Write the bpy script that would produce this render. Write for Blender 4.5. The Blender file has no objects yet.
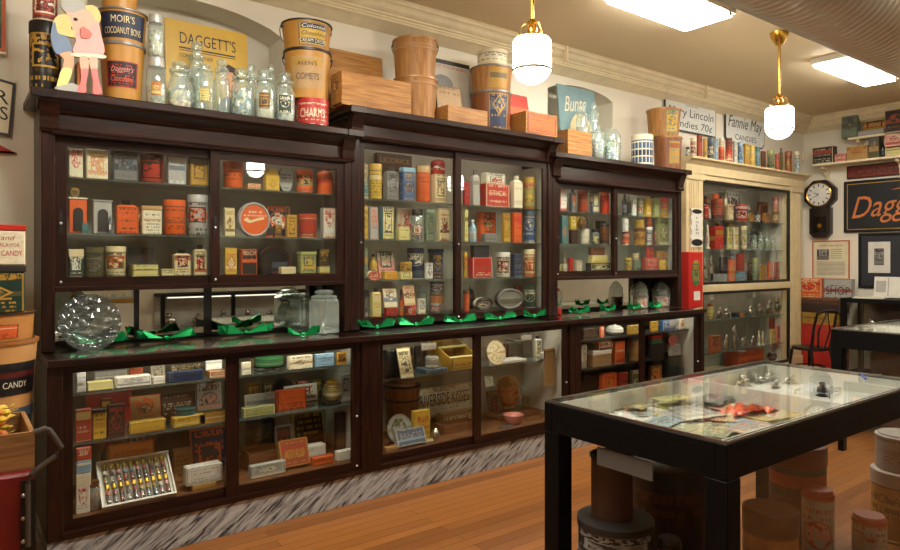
import bpy, bmesh, math, random
from mathutils import Vector, Matrix
R_ = random.Random(7)
sc = bpy.context.scene
COL = sc.collection
PI = math.pi

# ------------------------------------------------------------------ camera model (metres; eye at 1.5 m)
FPX, EYE, YH, CX = 661.0, 1.5, 260.0, 450.0
YAW = PI / 2 - math.atan((1325 - 450) / FPX)
VX, VY = math.sin(YAW), math.cos(YAW)
RX, RY = math.cos(YAW), -math.sin(YAW)

def ray(px, py):
    k = (px - CX) / FPX
    return (VX + RX * k, VY + RY * k, (YH - py) / FPX)
def on_y(px, py, y):
    d = ray(px, py); t = y / d[1]
    return Vector((d[0] * t, y, EYE + d[2] * t))
def on_x(px, py, x):
    d = ray(px, py); t = x / d[0]
    return Vector((x, d[1] * t, EYE + d[2] * t))
def on_z(px, py, z):
    d = ray(px, py); t = (z - EYE) / d[2]
    return Vector((d[0] * t, d[1] * t, z))
def tan_of(px):
    d = ray(px, 0); return d[0] / d[1]

cam = bpy.data.cameras.new('camera'); cam_o = bpy.data.objects.new('camera', cam); COL.objects.link(cam_o)
cam.sensor_width = 36; cam.lens = FPX / 900 * 36; cam.shift_y = -(275 - YH) / 900
cam.clip_start = 0.05; cam.clip_end = 60
cam_o.location = (0, 0, EYE); cam_o.rotation_euler = (PI / 2, 0, -YAW)
sc.camera = cam_o

# ------------------------------------------------------------------ colours and materials
def lin(c):
    c = c / 255.0
    return c / 12.92 if c <= 0.04045 else ((c + 0.055) / 1.055) ** 2.4
def rgb(r, g, b): return (lin(r), lin(g), lin(b), 1)
PAL = dict(
    white=(232, 228, 214), cream=(226, 208, 160), pale=(214, 200, 170), ivory=(232, 222, 190), tan=(186, 148, 96), kraft=(172, 126, 74),
    yellow=(212, 174, 64), gold=(190, 146, 52), mustard=(182, 138, 46), lemon=(214, 202, 126),
    orange=(222, 98, 40), rust=(158, 70, 40), red=(186, 42, 32), brick=(170, 62, 42), pink=(224, 150, 136), maroon=(96, 28, 26),
    green=(58, 110, 66), dgreen=(28, 56, 46), lime=(160, 164, 100), sage=(124, 138, 112), teal=(70, 118, 120), olive=(92, 86, 54),
    blue=(60, 96, 140), navy=(36, 46, 76), sky=(140, 174, 192), slate=(84, 96, 108), grey=(124, 122, 116), silver=(160, 160, 156),
    lgrey=(178, 176, 168), dark=(46, 42, 40), black=(20, 18, 18), brown=(92, 56, 34), dbrown=(56, 34, 24), wood=(176, 112, 54), copper=(170, 92, 48))
def col(n):
    if isinstance(n, str): return rgb(*PAL[n])
    return rgb(*n)
_mc = {}
def new_mat(name):
    m = bpy.data.materials.new(name); m.use_nodes = True
    nt = m.node_tree; nt.nodes.clear()
    return m, nt, nt.nodes, nt.links
def plain(c, rough=0.5, metal=0.0, name=None, bump=0.0, emit=0.0):
    key = ('plain', str(c), rough, metal, bump, emit)
    if key in _mc: return _mc[key]
    m, nt, N, L = new_mat(name or 'paint')
    o = N.new('ShaderNodeOutputMaterial'); b = N.new('ShaderNodeBsdfPrincipled'); L.new(b.outputs[0], o.inputs[0])
    b.inputs['Roughness'].default_value = rough; b.inputs['Metallic'].default_value = metal
    # slight tonal wear so no surface is perfectly flat
    t = N.new('ShaderNodeTexCoord'); n = N.new('ShaderNodeTexNoise'); n.inputs['Scale'].default_value = 9
    n.inputs['Detail'].default_value = 4
    L.new(t.outputs['Object'], n.inputs['Vector'])
    r = N.new('ShaderNodeMapRange'); wl_ = 'wall' in (name or '') or 'ceiling' in (name or ''); r.inputs[3].default_value = .95 if wl_ else 0.8; r.inputs[4].default_value = 1.04 if wl_ else 1.14
    if wl_: n.inputs['Scale'].default_value = 1.6
    L.new(n.outputs['Fac'], r.inputs[0])
    mx = N.new('ShaderNodeMix'); mx.data_type = 'RGBA'; mx.blend_type = 'MULTIPLY'; mx.inputs[0].default_value = 1
    mx.inputs[6].default_value = col(c); L.new(r.outputs[0], mx.inputs[7]); L.new(mx.outputs[2], b.inputs['Base Color'])
    if bump:
        bp = N.new('ShaderNodeBump'); bp.inputs['Strength'].default_value = bump; bp.inputs['Distance'].default_value = 0.01
        n2 = N.new('ShaderNodeTexNoise'); n2.inputs['Scale'].default_value = 40; L.new(t.outputs['Object'], n2.inputs['Vector'])
        L.new(n2.outputs['Fac'], bp.inputs['Height']); L.new(bp.outputs[0], b.inputs['Normal'])
    if emit:
        b.inputs['Emission Color'].default_value = col(c); b.inputs['Emission Strength'].default_value = emit
    _mc[key] = m
    return m

def grain(name, c1, c2, rough, axis=0, scale=6.0, coat=0.0, stretch=14.0):
    key = ('grain', name, axis)
    if key in _mc: return _mc[key]
    m, nt, N, L = new_mat(name)
    o = N.new('ShaderNodeOutputMaterial'); b = N.new('ShaderNodeBsdfPrincipled'); L.new(b.outputs[0], o.inputs[0])
    t = N.new('ShaderNodeTexCoord'); mp = N.new('ShaderNodeMapping'); L.new(t.outputs['Object'], mp.inputs[0])
    s = [stretch] * 3; s[axis] = 1.0; mp.inputs['Scale'].default_value = s
    n = N.new('ShaderNodeTexNoise'); n.inputs['Scale'].default_value = scale; n.inputs['Detail'].default_value = 6
    n.inputs['Distortion'].default_value = 0.6
    L.new(mp.outputs[0], n.inputs['Vector'])
    cr = N.new('ShaderNodeValToRGB'); cr.color_ramp.elements[0].position = 0.32; cr.color_ramp.elements[1].position = 0.7
    cr.color_ramp.elements[0].color = col(c1); cr.color_ramp.elements[1].color = col(c2)
    L.new(n.outputs['Fac'], cr.inputs[0]); L.new(cr.outputs[0], b.inputs['Base Color'])
    b.inputs['Roughness'].default_value = rough
    b.inputs['Specular IOR Level'].default_value = .35 if name == 'mahogany' else .2 if name == 'ebonised_wood' else .5
    if coat: b.inputs['Coat Weight'].default_value = coat; b.inputs['Coat Roughness'].default_value = 0.15
    bp = N.new('ShaderNodeBump'); bp.inputs['Strength'].default_value = 0.12; bp.inputs['Distance'].default_value = 0.004
    L.new(n.outputs['Fac'], bp.inputs['Height']); L.new(bp.outputs[0], b.inputs['Normal'])
    _mc[key] = m
    return m
def mahog(axis=0): return grain('mahogany', (17, 8, 5), (53, 25, 16), 0.32, axis, 5.0, 0.0)
def ebony(axis=0): return grain('ebonised_wood', (3, 3, 3), (9, 8, 7), 0.6, axis, 6.0, 0.0)
def pine(axis=0): return grain('crate_pine', (138, 88, 40), (188, 136, 70), 0.55, axis, 5.0)
def oldpine(axis=0): return grain('old_pine', (88, 52, 26), (136, 88, 46), 0.6, axis, 5.0)
def veneer(axis=2): return grain('barrel_veneer', (146, 96, 46), (184, 132, 70), 0.55, axis, 4.0)
def dveneer(axis=2): return grain('dark_veneer', (108, 62, 30), (154, 94, 48), 0.5, axis, 4.0)

# printed paper / lithographed tin: UV driven print (border, band, emblem, lines of type)
def print_group():
    g = bpy.data.node_groups.new('lithograph', 'ShaderNodeTree')
    for nm, ty in (('A', 'NodeSocketColor'), ('B', 'NodeSocketColor'), ('C', 'NodeSocketColor'), ('Seed', 'NodeSocketFloat'), ('Emblem', 'NodeSocketFloat')):
        g.interface.new_socket(nm, in_out='INPUT', socket_type=ty)
    g.interface.new_socket('Color', in_out='OUTPUT', socket_type='NodeSocketColor')
    N, L = g.nodes, g.links
    gi = N.new('NodeGroupInput'); go = N.new('NodeGroupOutput')
    def M(op, a, b=None, c=None):
        n = N.new('ShaderNodeMath'); n.operation = op
        for i, v in enumerate((a, b, c)):
            if v is None: continue
            if isinstance(v, (int, float)): n.inputs[i].default_value = v
            else: L.new(v, n.inputs[i])
        return n.outputs[0]
    def mixc(f, a, b):
        n = N.new('ShaderNodeMix'); n.data_type = 'RGBA'; L.new(f, n.inputs[0]); L.new(a, n.inputs[6]); L.new(b, n.inputs[7]); return n.outputs[2]
    tc = N.new('ShaderNodeTexCoord'); sp = N.new('ShaderNodeSeparateXYZ'); L.new(tc.outputs['UV'], sp.inputs[0])
    u, v = sp.outputs[0], sp.outputs[1]; seed = gi.outputs['Seed']
    def rnd(k):
        w = N.new('ShaderNodeTexWhiteNoise'); w.noise_dimensions = '1D'; L.new(M('ADD', seed, k * 3.17), w.inputs['W']); return w.outputs['Value']
    r1, r2, r3 = rnd(1), rnd(2), rnd(3)
    # type lines
    nrow = M('FLOOR', M('ADD', M('MULTIPLY', r3, 6), 6))
    vv = M('MULTIPLY', v, nrow); row = M('FLOOR', vv); fr = M('FRACT', vv)
    inrow = M('MULTIPLY', M('GREATER_THAN', fr, 0.22), M('LESS_THAN', fr, 0.74))
    wn = N.new('ShaderNodeTexWhiteNoise'); wn.noise_dimensions = '1D'; L.new(M('ADD', M('MULTIPLY', row, 1.37), seed), wn.inputs['W'])
    cx = N.new('ShaderNodeCombineXYZ'); L.new(M('MULTIPLY', u, 11), cx.inputs[0]); L.new(M('ADD', M('MULTIPLY', row, 5.3), seed), cx.inputs[1])
    ns = N.new('ShaderNodeTexNoise'); ns.inputs['Scale'].default_value = 1.6; ns.inputs['Detail'].default_value = 2; L.new(cx.outputs[0], ns.inputs['Vector'])
    typ = M('MULTIPLY', M('MULTIPLY', inrow, M('GREATER_THAN', ns.outputs['Fac'], 0.5)), M('GREATER_THAN', wn.outputs['Value'], 0.42))
    side = M('MULTIPLY', M('GREATER_THAN', u, 0.12), M('LESS_THAN', u, 0.88)); typ = M('MULTIPLY', typ, side)
    c0 = mixc(M('MULTIPLY', typ, 0.8), gi.outputs['A'], gi.outputs['B'])
    # colour band
    b0 = M('MULTIPLY', r1, 0.75); bw = M('ADD', M('MULTIPLY', r2, 0.22), 0.04)
    band = M('MULTIPLY', M('GREATER_THAN', v, b0), M('LESS_THAN', v, M('ADD', b0, bw)))
    c1 = mixc(M('MULTIPLY', band, 0.85), c0, gi.outputs['C'])
    # emblem with art inside
    cy = M('ADD', M('MULTIPLY', r2, 0.3), 0.4)
    du = M('DIVIDE', M('SUBTRACT', u, 0.5), 0.3); dv = M('DIVIDE', M('SUBTRACT', v, cy), M('ADD', M('MULTIPLY', r3, 0.12), 0.18))
    dd = M('ADD', M('MULTIPLY', du, du), M('MULTIPLY', dv, dv))
    r4, r5 = rnd(4), rnd(5)
    au, av = M('ABSOLUTE', du), M('ABSOLUTE', dv)
    rect = M('MAXIMUM', au, av); diam = M('ADD', au, av)
    def pick(th):
        e = M('LESS_THAN', dd, th); q = M('LESS_THAN', rect, th); g_ = M('LESS_THAN', diam, th * 1.15)
        s1 = M('LESS_THAN', r4, .4); s2 = M('MULTIPLY', M('GREATER_THAN', r4, .4), M('LESS_THAN', r4, .82)); s3 = M('GREATER_THAN', r4, .82)
        return M('ADD', M('ADD', M('MULTIPLY', e, s1), M('MULTIPLY', q, s2)), M('MULTIPLY', g_, s3))
    on_ = M('MULTIPLY', M('LESS_THAN', r5, .8), gi.outputs['Emblem'])
    emb = M('MULTIPLY', pick(1.0), on_); inner = M('MULTIPLY', pick(.84), on_)
    cu = N.new('ShaderNodeCombineXYZ'); L.new(M('MULTIPLY', u, 5), cu.inputs[0]); L.new(M('MULTIPLY', v, 6), cu.inputs[1]); L.new(seed, cu.inputs[2])
    n2 = N.new('ShaderNodeTexNoise'); n2.inputs['Scale'].default_value = 1.3; n2.inputs['Detail'].default_value = 3; L.new(cu.outputs[0], n2.inputs['Vector'])
    art = M('GREATER_THAN', n2.outputs['Fac'], 0.53); art2 = M('LESS_THAN', n2.outputs['Fac'], 0.43)
    e1 = mixc(art2, mixc(art, gi.outputs['C'], gi.outputs['A']), gi.outputs['B'])
    c2 = mixc(emb, c1, gi.outputs['B']); c3 = mixc(inner, c2, e1)
    # bold title
    ct = N.new('ShaderNodeCombineXYZ'); L.new(M('MULTIPLY', u, 9), ct.inputs[0]); L.new(M('MULTIPLY', v, 7), ct.inputs[1]); L.new(M('MULTIPLY', seed, 2.3), ct.inputs[2])
    nt_ = N.new('ShaderNodeTexNoise'); nt_.inputs['Scale'].default_value = 1.7; nt_.inputs['Detail'].default_value = 1; L.new(ct.outputs[0], nt_.inputs['Vector'])
    t0 = M('ADD', M('MULTIPLY', r1, .12), .74)
    tt = M('MULTIPLY', M('MULTIPLY', M('GREATER_THAN', v, t0), M('LESS_THAN', v, M('ADD', t0, .13))), M('MULTIPLY', side, M('GREATER_THAN', nt_.outputs['Fac'], .47)))
    c3 = mixc(M('MULTIPLY', tt, M('MULTIPLY', M('MULTIPLY', M('LESS_THAN', r5, .7), gi.outputs['Emblem']), .9)), c3, gi.outputs['B'])
    # border
    bu = M('MAXIMUM', M('LESS_THAN', u, 0.045), M('GREATER_THAN', u, 0.955)); bv = M('MAXIMUM', M('LESS_THAN', v, 0.035), M('GREATER_THAN', v, 0.965))
    c4 = mixc(M('MULTIPLY', M('MAXIMUM', bu, bv), 0.75), c3, gi.outputs['B'])
    # age
    n3 = N.new('ShaderNodeTexNoise'); n3.inputs['Scale'].default_value = 2.6; n3.inputs['Detail'].default_value = 6; L.new(cu.outputs[0], n3.inputs['Vector'])
    mr = N.new('ShaderNodeMapRange'); mr.inputs[3].default_value = 0.62; mr.inputs[4].default_value = 1.18; L.new(n3.outputs['Fac'], mr.inputs[0])
    mm = N.new('ShaderNodeMix'); mm.data_type = 'RGBA'; mm.blend_type = 'MULTIPLY'; mm.inputs[0].default_value = 1
    L.new(c4, mm.inputs[6]); L.new(mr.outputs[0], mm.inputs[7]); L.new(mm.outputs[2], go.inputs[0])
    return g
PG = print_group()
_seed = [0]
def litho(cols, emblem=1.0, rough=0.42, metal=0.0):
    _seed[0] += 1
    m, nt, N, L = new_mat('printed')
    o = N.new('ShaderNodeOutputMaterial'); b = N.new('ShaderNodeBsdfPrincipled'); L.new(b.outputs[0], o.inputs[0])
    g = N.new('ShaderNodeGroup'); g.node_tree = PG
    cs = list(cols) + [cols[0]] * 3
    for i, k in enumerate('ABC'): g.inputs[k].default_value = col(cs[i])
    g.inputs['Seed'].default_value = _seed[0] * 1.618; g.inputs['Emblem'].default_value = emblem
    L.new(g.outputs[0], b.inputs['Base Color']); b.inputs['Roughness'].default_value = rough; b.inputs['Metallic'].default_value = metal
    return m

def glass_mat(name, tint, f0=0.05, gain=1.0, rough=0.0, body=0.0, bodycol=(200, 214, 206), bump=False):
    key = ('glass', name)
    if key in _mc: return _mc[key]
    m, nt, N, L = new_mat(name)
    o = N.new('ShaderNodeOutputMaterial'); tr = N.new('ShaderNodeBsdfTransparent'); tr.inputs[0].default_value = (*tint, 1)
    gl = N.new('ShaderNodeBsdfGlossy'); gl.inputs['Roughness'].default_value = rough; gl.inputs[0].default_value = (1, 1, 1, 1)
    gm = N.new('ShaderNodeNewGeometry'); dp = N.new('ShaderNodeVectorMath'); dp.operation = 'DOT_PRODUCT'
    L.new(gm.outputs['Normal'], dp.inputs[0]); L.new(gm.outputs['Incoming'], dp.inputs[1])
    def MM(op, a, b=None):
        n = N.new('ShaderNodeMath'); n.operation = op
        for i, v in enumerate((a, b)):
            if v is None: continue
            if isinstance(v, (int, float)): n.inputs[i].default_value = v
            else: L.new(v, n.inputs[i])
        return n.outputs[0]
    if bump:
        tcx = N.new('ShaderNodeTexCoord'); vo = N.new('ShaderNodeTexVoronoi'); vo.inputs['Scale'].default_value = 26; L.new(tcx.outputs['Object'], vo.inputs['Vector'])
        bp = N.new('ShaderNodeBump'); bp.inputs['Strength'].default_value = .9; bp.inputs['Distance'].default_value = .02; L.new(vo.outputs['Distance'], bp.inputs['Height']); L.new(bp.outputs[0], gl.inputs['Normal']); L.new(bp.outputs[0], dp.inputs[0])
    ca = MM('ABSOLUTE', dp.outputs['Value']); sch = MM('ADD', MM('MULTIPLY', MM('POWER', MM('SUBTRACT', 1.0, ca), 5.0), 1 - f0), f0)
    mu = N.new('ShaderNodeMath'); mu.operation = 'MULTIPLY'; mu.inputs[1].default_value = gain; mu.use_clamp = True
    L.new(sch, mu.inputs[0])
    mx = N.new('ShaderNodeMixShader'); L.new(mu.outputs[0], mx.inputs[0]); L.new(tr.outputs[0], mx.inputs[1]); L.new(gl.outputs[0], mx.inputs[2])
    last = mx
    if body:
        df = N.new('ShaderNodeBsdfDiffuse'); df.inputs[0].default_value = col(bodycol)
        m2 = N.new('ShaderNodeMixShader'); m2.inputs[0].default_value = body; L.new(mx.outputs[0], m2.inputs[1]); L.new(df.outputs[0], m2.inputs[2]); last = m2
    L.new(last.outputs[0], o.inputs[0])
    _mc[key] = m
    return m
def PANE(): return glass_mat('pane_glass', (0.97, 0.985, 0.975), gain=.75)
def TOPG(): return glass_mat('glass_top', (0.97, 0.985, 0.975), gain=.6)
def JARG(): return glass_mat('jar_glass', (0.86, 0.93, 0.9), gain=2.6, rough=0.05, body=0.17, bodycol=(220, 232, 222))
def VIALG(): return glass_mat('vial_glass', (.96, .97, .96), gain=1.6, rough=.03, body=.04)
def SHELFG(): return glass_mat('shelf_glass', (0.86, 0.92, 0.9), gain=1.5, body=0.12, bodycol=(150, 165, 158))
def metal(c=(190, 188, 182), rough=0.28): return plain(c, rough, 1.0, 'metal')
def brass(): return plain((206, 160, 70), 0.22, 1.0, 'brass')

# ------------------------------------------------------------------ mesh builders
class MB:
    def __init__(s): s.v = []; s.f = []; s.m = []; s.uv = {}; s.smooth = set()
    def add(s, vs, fs, mi=0, uvs=None, sm=False):
        o = len(s.v); s.v += [tuple(p) for p in vs]
        for k, f in enumerate(fs):
            i = len(s.f); s.f.append(tuple(a + o for a in f)); s.m.append(mi)
            if uvs and uvs[k]: s.uv[i] = uvs[k]
            if sm: s.smooth.add(i)
    def box(s, x0, x1, y0, y1, z0, z1, mi=0, front=None):
        vs = [(x, y, z) for z in (z0, z1) for y in (y0, y1) for x in (x0, x1)]
        fs = [(0, 1, 5, 4), (1, 3, 7, 5), (3, 2, 6, 7), (2, 0, 4, 6), (4, 5, 7, 6), (2, 3, 1, 0)]
        q = [(0, 0), (1, 0), (1, 1), (0, 1)]
        if front is None: s.add(vs, fs, mi, [q] * 6)
        else:
            o = len(s.v); s.v += vs
            for k, f in enumerate(fs):
                s.uv[len(s.f)] = q; s.f.append(tuple(a + o for a in f)); s.m.append(front.get(k, mi))
        return s
    def cbox(s, c, d, mi=0):
        return s.box(c[0] - d[0] / 2, c[0] + d[0] / 2, c[1] - d[1] / 2, c[1] + d[1] / 2, c[2] - d[2] / 2, c[2] + d[2] / 2, mi)
    def hexa(s, pts, mi=0):   # 8 points: bottom 4 ccw, top 4 ccw
        s.add(pts, [(3, 2, 1, 0), (4, 5, 6, 7), (0, 1, 5, 4), (1, 2, 6, 5), (2, 3, 7, 6), (3, 0, 4, 7)], mi, [[(0, 0), (1, 0), (1, 1), (0, 1)]] * 6)
        return s
    def lathe(s, prof, n=24, mi=0, c=(0, 0, 0), sx=1.0, sy=1.0, uv=True, sm=True, a0=0.0):
        vs = []; fs = []; us = []
        z0 = prof[0][1]; H = max(p[1] for p in prof) - min(p[1] for p in prof) or 1; zmin = min(p[1] for p in prof)
        for (r, z) in prof:
            for i in range(n):
                a = 2 * PI * i / n + a0
                vs.append((c[0] + r * math.sin(a) * sx, c[1] - r * math.cos(a) * sy, c[2] + z))
        for j in range(len(prof) - 1):
            for i in range(n):
                k = (i + 1) % n
                fs.append((j * n + i, j * n + k, (j + 1) * n + k, (j + 1) * n + i))
                va, vb = (prof[j][1] - zmin) / H, (prof[j + 1][1] - zmin) / H
                # two repeats of the print round the body, one centred on the front
                ua = (i / n * 2 + 0.5) % 1.0; ub = ua + 2.0 / n
                us.append([(ua, va), (ub, va), (ub, vb), (ua, vb)])
        s.add(vs, fs, mi, us, sm)
        return s
    def tube(s, pts, r, n=8, mi=0, closed=False):
        pts = [Vector(p) for p in pts]; rings = []; N_ = len(pts)
        for i, p in enumerate(pts):
            a = pts[i - 1] if (i > 0 or closed) else p; b = pts[(i + 1) % N_] if (i < N_ - 1 or closed) else p
            t = (b - a).normalized(); up = Vector((0, 0, 1)) if abs(t.z) < 0.9 else Vector((1, 0, 0))
            x = t.cross(up).normalized(); y = x.cross(t)
            rings.append([p + (x * math.cos(2 * PI * k / n) + y * math.sin(2 * PI * k / n)) * (r[i] if isinstance(r, (list, tuple)) else r) for k in range(n)])
        vs = [q for rg in rings for q in rg]; fs = []
        for j in range(N_ if closed else N_ - 1):
            jj = (j + 1) % N_
            for k in range(n): fs.append((j * n + k, j * n + (k + 1) % n, jj * n + (k + 1) % n, jj * n + k))
        if not closed: fs.append(tuple(range(n - 1, -1, -1))); fs.append(tuple((N_ - 1) * n + k for k in range(n)))
        s.add(vs, fs, mi, None, True)
        return s
    def prism(s, poly, y0, y1, mi=0, front=None):  # poly in (x,z), extruded along y
        n = len(poly); vs = [(x, y0, z) for x, z in poly] + [(x, y1, z) for x, z in poly]
        xs = [p[0] for p in poly]; zs = [p[1] for p in poly]; W = max(xs) - min(xs) or 1; H = max(zs) - min(zs) or 1
        uvp = [((x - min(xs)) / W, (z - min(zs)) / H) for x, z in poly]
        s.add(vs, [tuple(range(n))], mi if front is None else front, [uvp])
        s.add(vs, [tuple(range(2 * n - 1, n - 1, -1))], mi)
        s.add(vs, [(i, i + n, (i + 1) % n + n, (i + 1) % n) for i in range(n)], mi)
        return s
    def prism_x(s, poly, x0, x1, mi=0):  # poly in (y,z), extruded along x
        n = len(poly); vs = [(x0, y, z) for y, z in poly] + [(x1, y, z) for y, z in poly]
        s.add(vs, [tuple(range(n)), tuple(range(2 * n - 1, n - 1, -1))] + [(i, i + n, (i + 1) % n + n, (i + 1) % n) for i in range(n)], mi)
        return s
    def ball(s, c, r, mi=0, n=12, m=8):
        prof = [(max(1e-4, math.sin(PI * j / m)), -math.cos(PI * j / m)) for j in range(m + 1)]
        r = r if isinstance(r, (tuple, list)) else (r, r, r)
        vs = []; fs = []
        for q, z in prof:
            for i in range(n): vs.append((c[0] + r[0] * q * math.sin(2 * PI * i / n), c[1] - r[1] * q * math.cos(2 * PI * i / n), c[2] + r[2] * z))
        for j in range(m):
            for i in range(n): fs.append((j * n + i, j * n + (i + 1) % n, (j + 1) * n + (i + 1) % n, (j + 1) * n + i))
        s.add(vs, fs, mi, None, True)
        return s
    def build(s, name, mats, parent=None, loc=(0, 0, 0), rz=0.0, bevel=0.0, rot=None):
        me = bpy.data.meshes.new(name); me.from_pydata(s.v, [], s.f)
        if not isinstance(mats, (list, tuple)): mats = [mats]
        for m in mats: me.materials.append(m)
        uvl = me.uv_layers.new(name='UVMap')
        for p in me.polygons:
            p.material_index = min(s.m[p.index], len(mats) - 1)
            if p.index in s.smooth: p.use_smooth = True
            u = s.uv.get(p.index)
            if u:
                for k, li in enumerate(p.loop_indices): uvl.data[li].uv = u[k % len(u)]
        bm = bmesh.new(); bm.from_mesh(me)
        bmesh.ops.recalc_face_normals(bm, faces=bm.faces[:])
        if bevel:
            eds = [e for e in bm.edges if len(e.link_faces) == 2 and e.calc_face_angle(0) > 0.8]
            bmesh.ops.bevel(bm, geom=eds, offset=bevel, segments=1, affect='EDGES', clamp_overlap=True)
        bm.to_mesh(me); bm.free()
        if s.smooth:
            try: me.set_sharp_from_angle(angle=0.7)
            except Exception: pass
        o = bpy.data.objects.new(name, me); COL.objects.link(o)
        o.location = loc; o.rotation_euler = rot if rot else (0, 0, rz)
        if parent: o.parent = parent
        return o

def tag(o, label=None, cat=None, group=None, kind=None):
    if label: o['label'] = label
    if cat: o['category'] = cat
    if group: o['group'] = group
    if kind: o['kind'] = kind
    return o
def empty(name, loc=(0, 0, 0), rz=0.0, label=None, cat=None, group=None):
    o = bpy.data.objects.new(name, None); o.empty_display_size = 0.05; COL.objects.link(o)
    o.location = loc; o.rotation_euler = (0, 0, rz)
    return tag(o, label, cat, group)
def structure(o): o['kind'] = 'structure'; return o
def part(mb, name, mats, parent, label=None, **k):
    o = mb.build(name, mats, parent, **k)
    if label: o['label'] = label
    return o

def lettering(parent, s, w, h, loc, mat, bend=0.0, shear=0.0, name='lettering', plane='front', rot=None, ext=0.0008, tilt=0.0):
    """text fitted in w x h, centred at loc; faces local -y. bend = radius of a cylinder it wraps round."""
    cu = bpy.data.curves.new('type', 'FONT'); cu.body = s; cu.size = 1; cu.shear = shear; cu.resolution_u = 3
    t = bpy.data.objects.new('type', cu); COL.objects.link(t)
    dg = bpy.context.evaluated_depsgraph_get(); me = bpy.data.meshes.new_from_object(t.evaluated_get(dg))
    bpy.data.objects.remove(t); bpy.data.curves.remove(cu)
    if not me.vertices: return None
    xs = [v.co.x for v in me.vertices]; ys = [v.co.y for v in me.vertices]
    x0, x1, y0, y1 = min(xs), max(xs), min(ys), max(ys)
    for v in me.vertices:
        x = ((v.co.x - x0) / (x1 - x0) - 0.5) * w; z = ((v.co.y - y0) / (y1 - y0) - 0.5) * h + x * tilt
        if bend:
            a = x / bend; v.co = (bend * math.sin(a), -bend * math.cos(a), z)
        else: v.co = (x, 0, z)
    me.materials.clear(); me.materials.append(mat)
    o = bpy.data.objects.new(name, me); COL.objects.link(o); o.parent = parent; o.location = loc
    if rot: o.rotation_euler = rot
    return o

# ------------------------------------------------------------------ catalogue of things
def patch(mb, r0, r1, z0, z1, a0, a1, mi=0, n=8):
    """curved label on a (tapered) cylinder, facing -y at angle 0"""
    vs = []; fs = []; us = []
    for j, (r, z) in enumerate(((r0, z0), (r1, z1))):
        for i in range(n + 1):
            a = a0 + (a1 - a0) * i / n; vs.append((r * math.sin(a), -r * math.cos(a), z))
    for i in range(n):
        fs.append((i, i + 1, n + 2 + i, n + 1 + i)); us.append([(i / n, 0), ((i + 1) / n, 0), ((i + 1) / n, 1), (i / n, 1)])
    mb.add(vs, fs, mi, us, True)
    return mb

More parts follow.
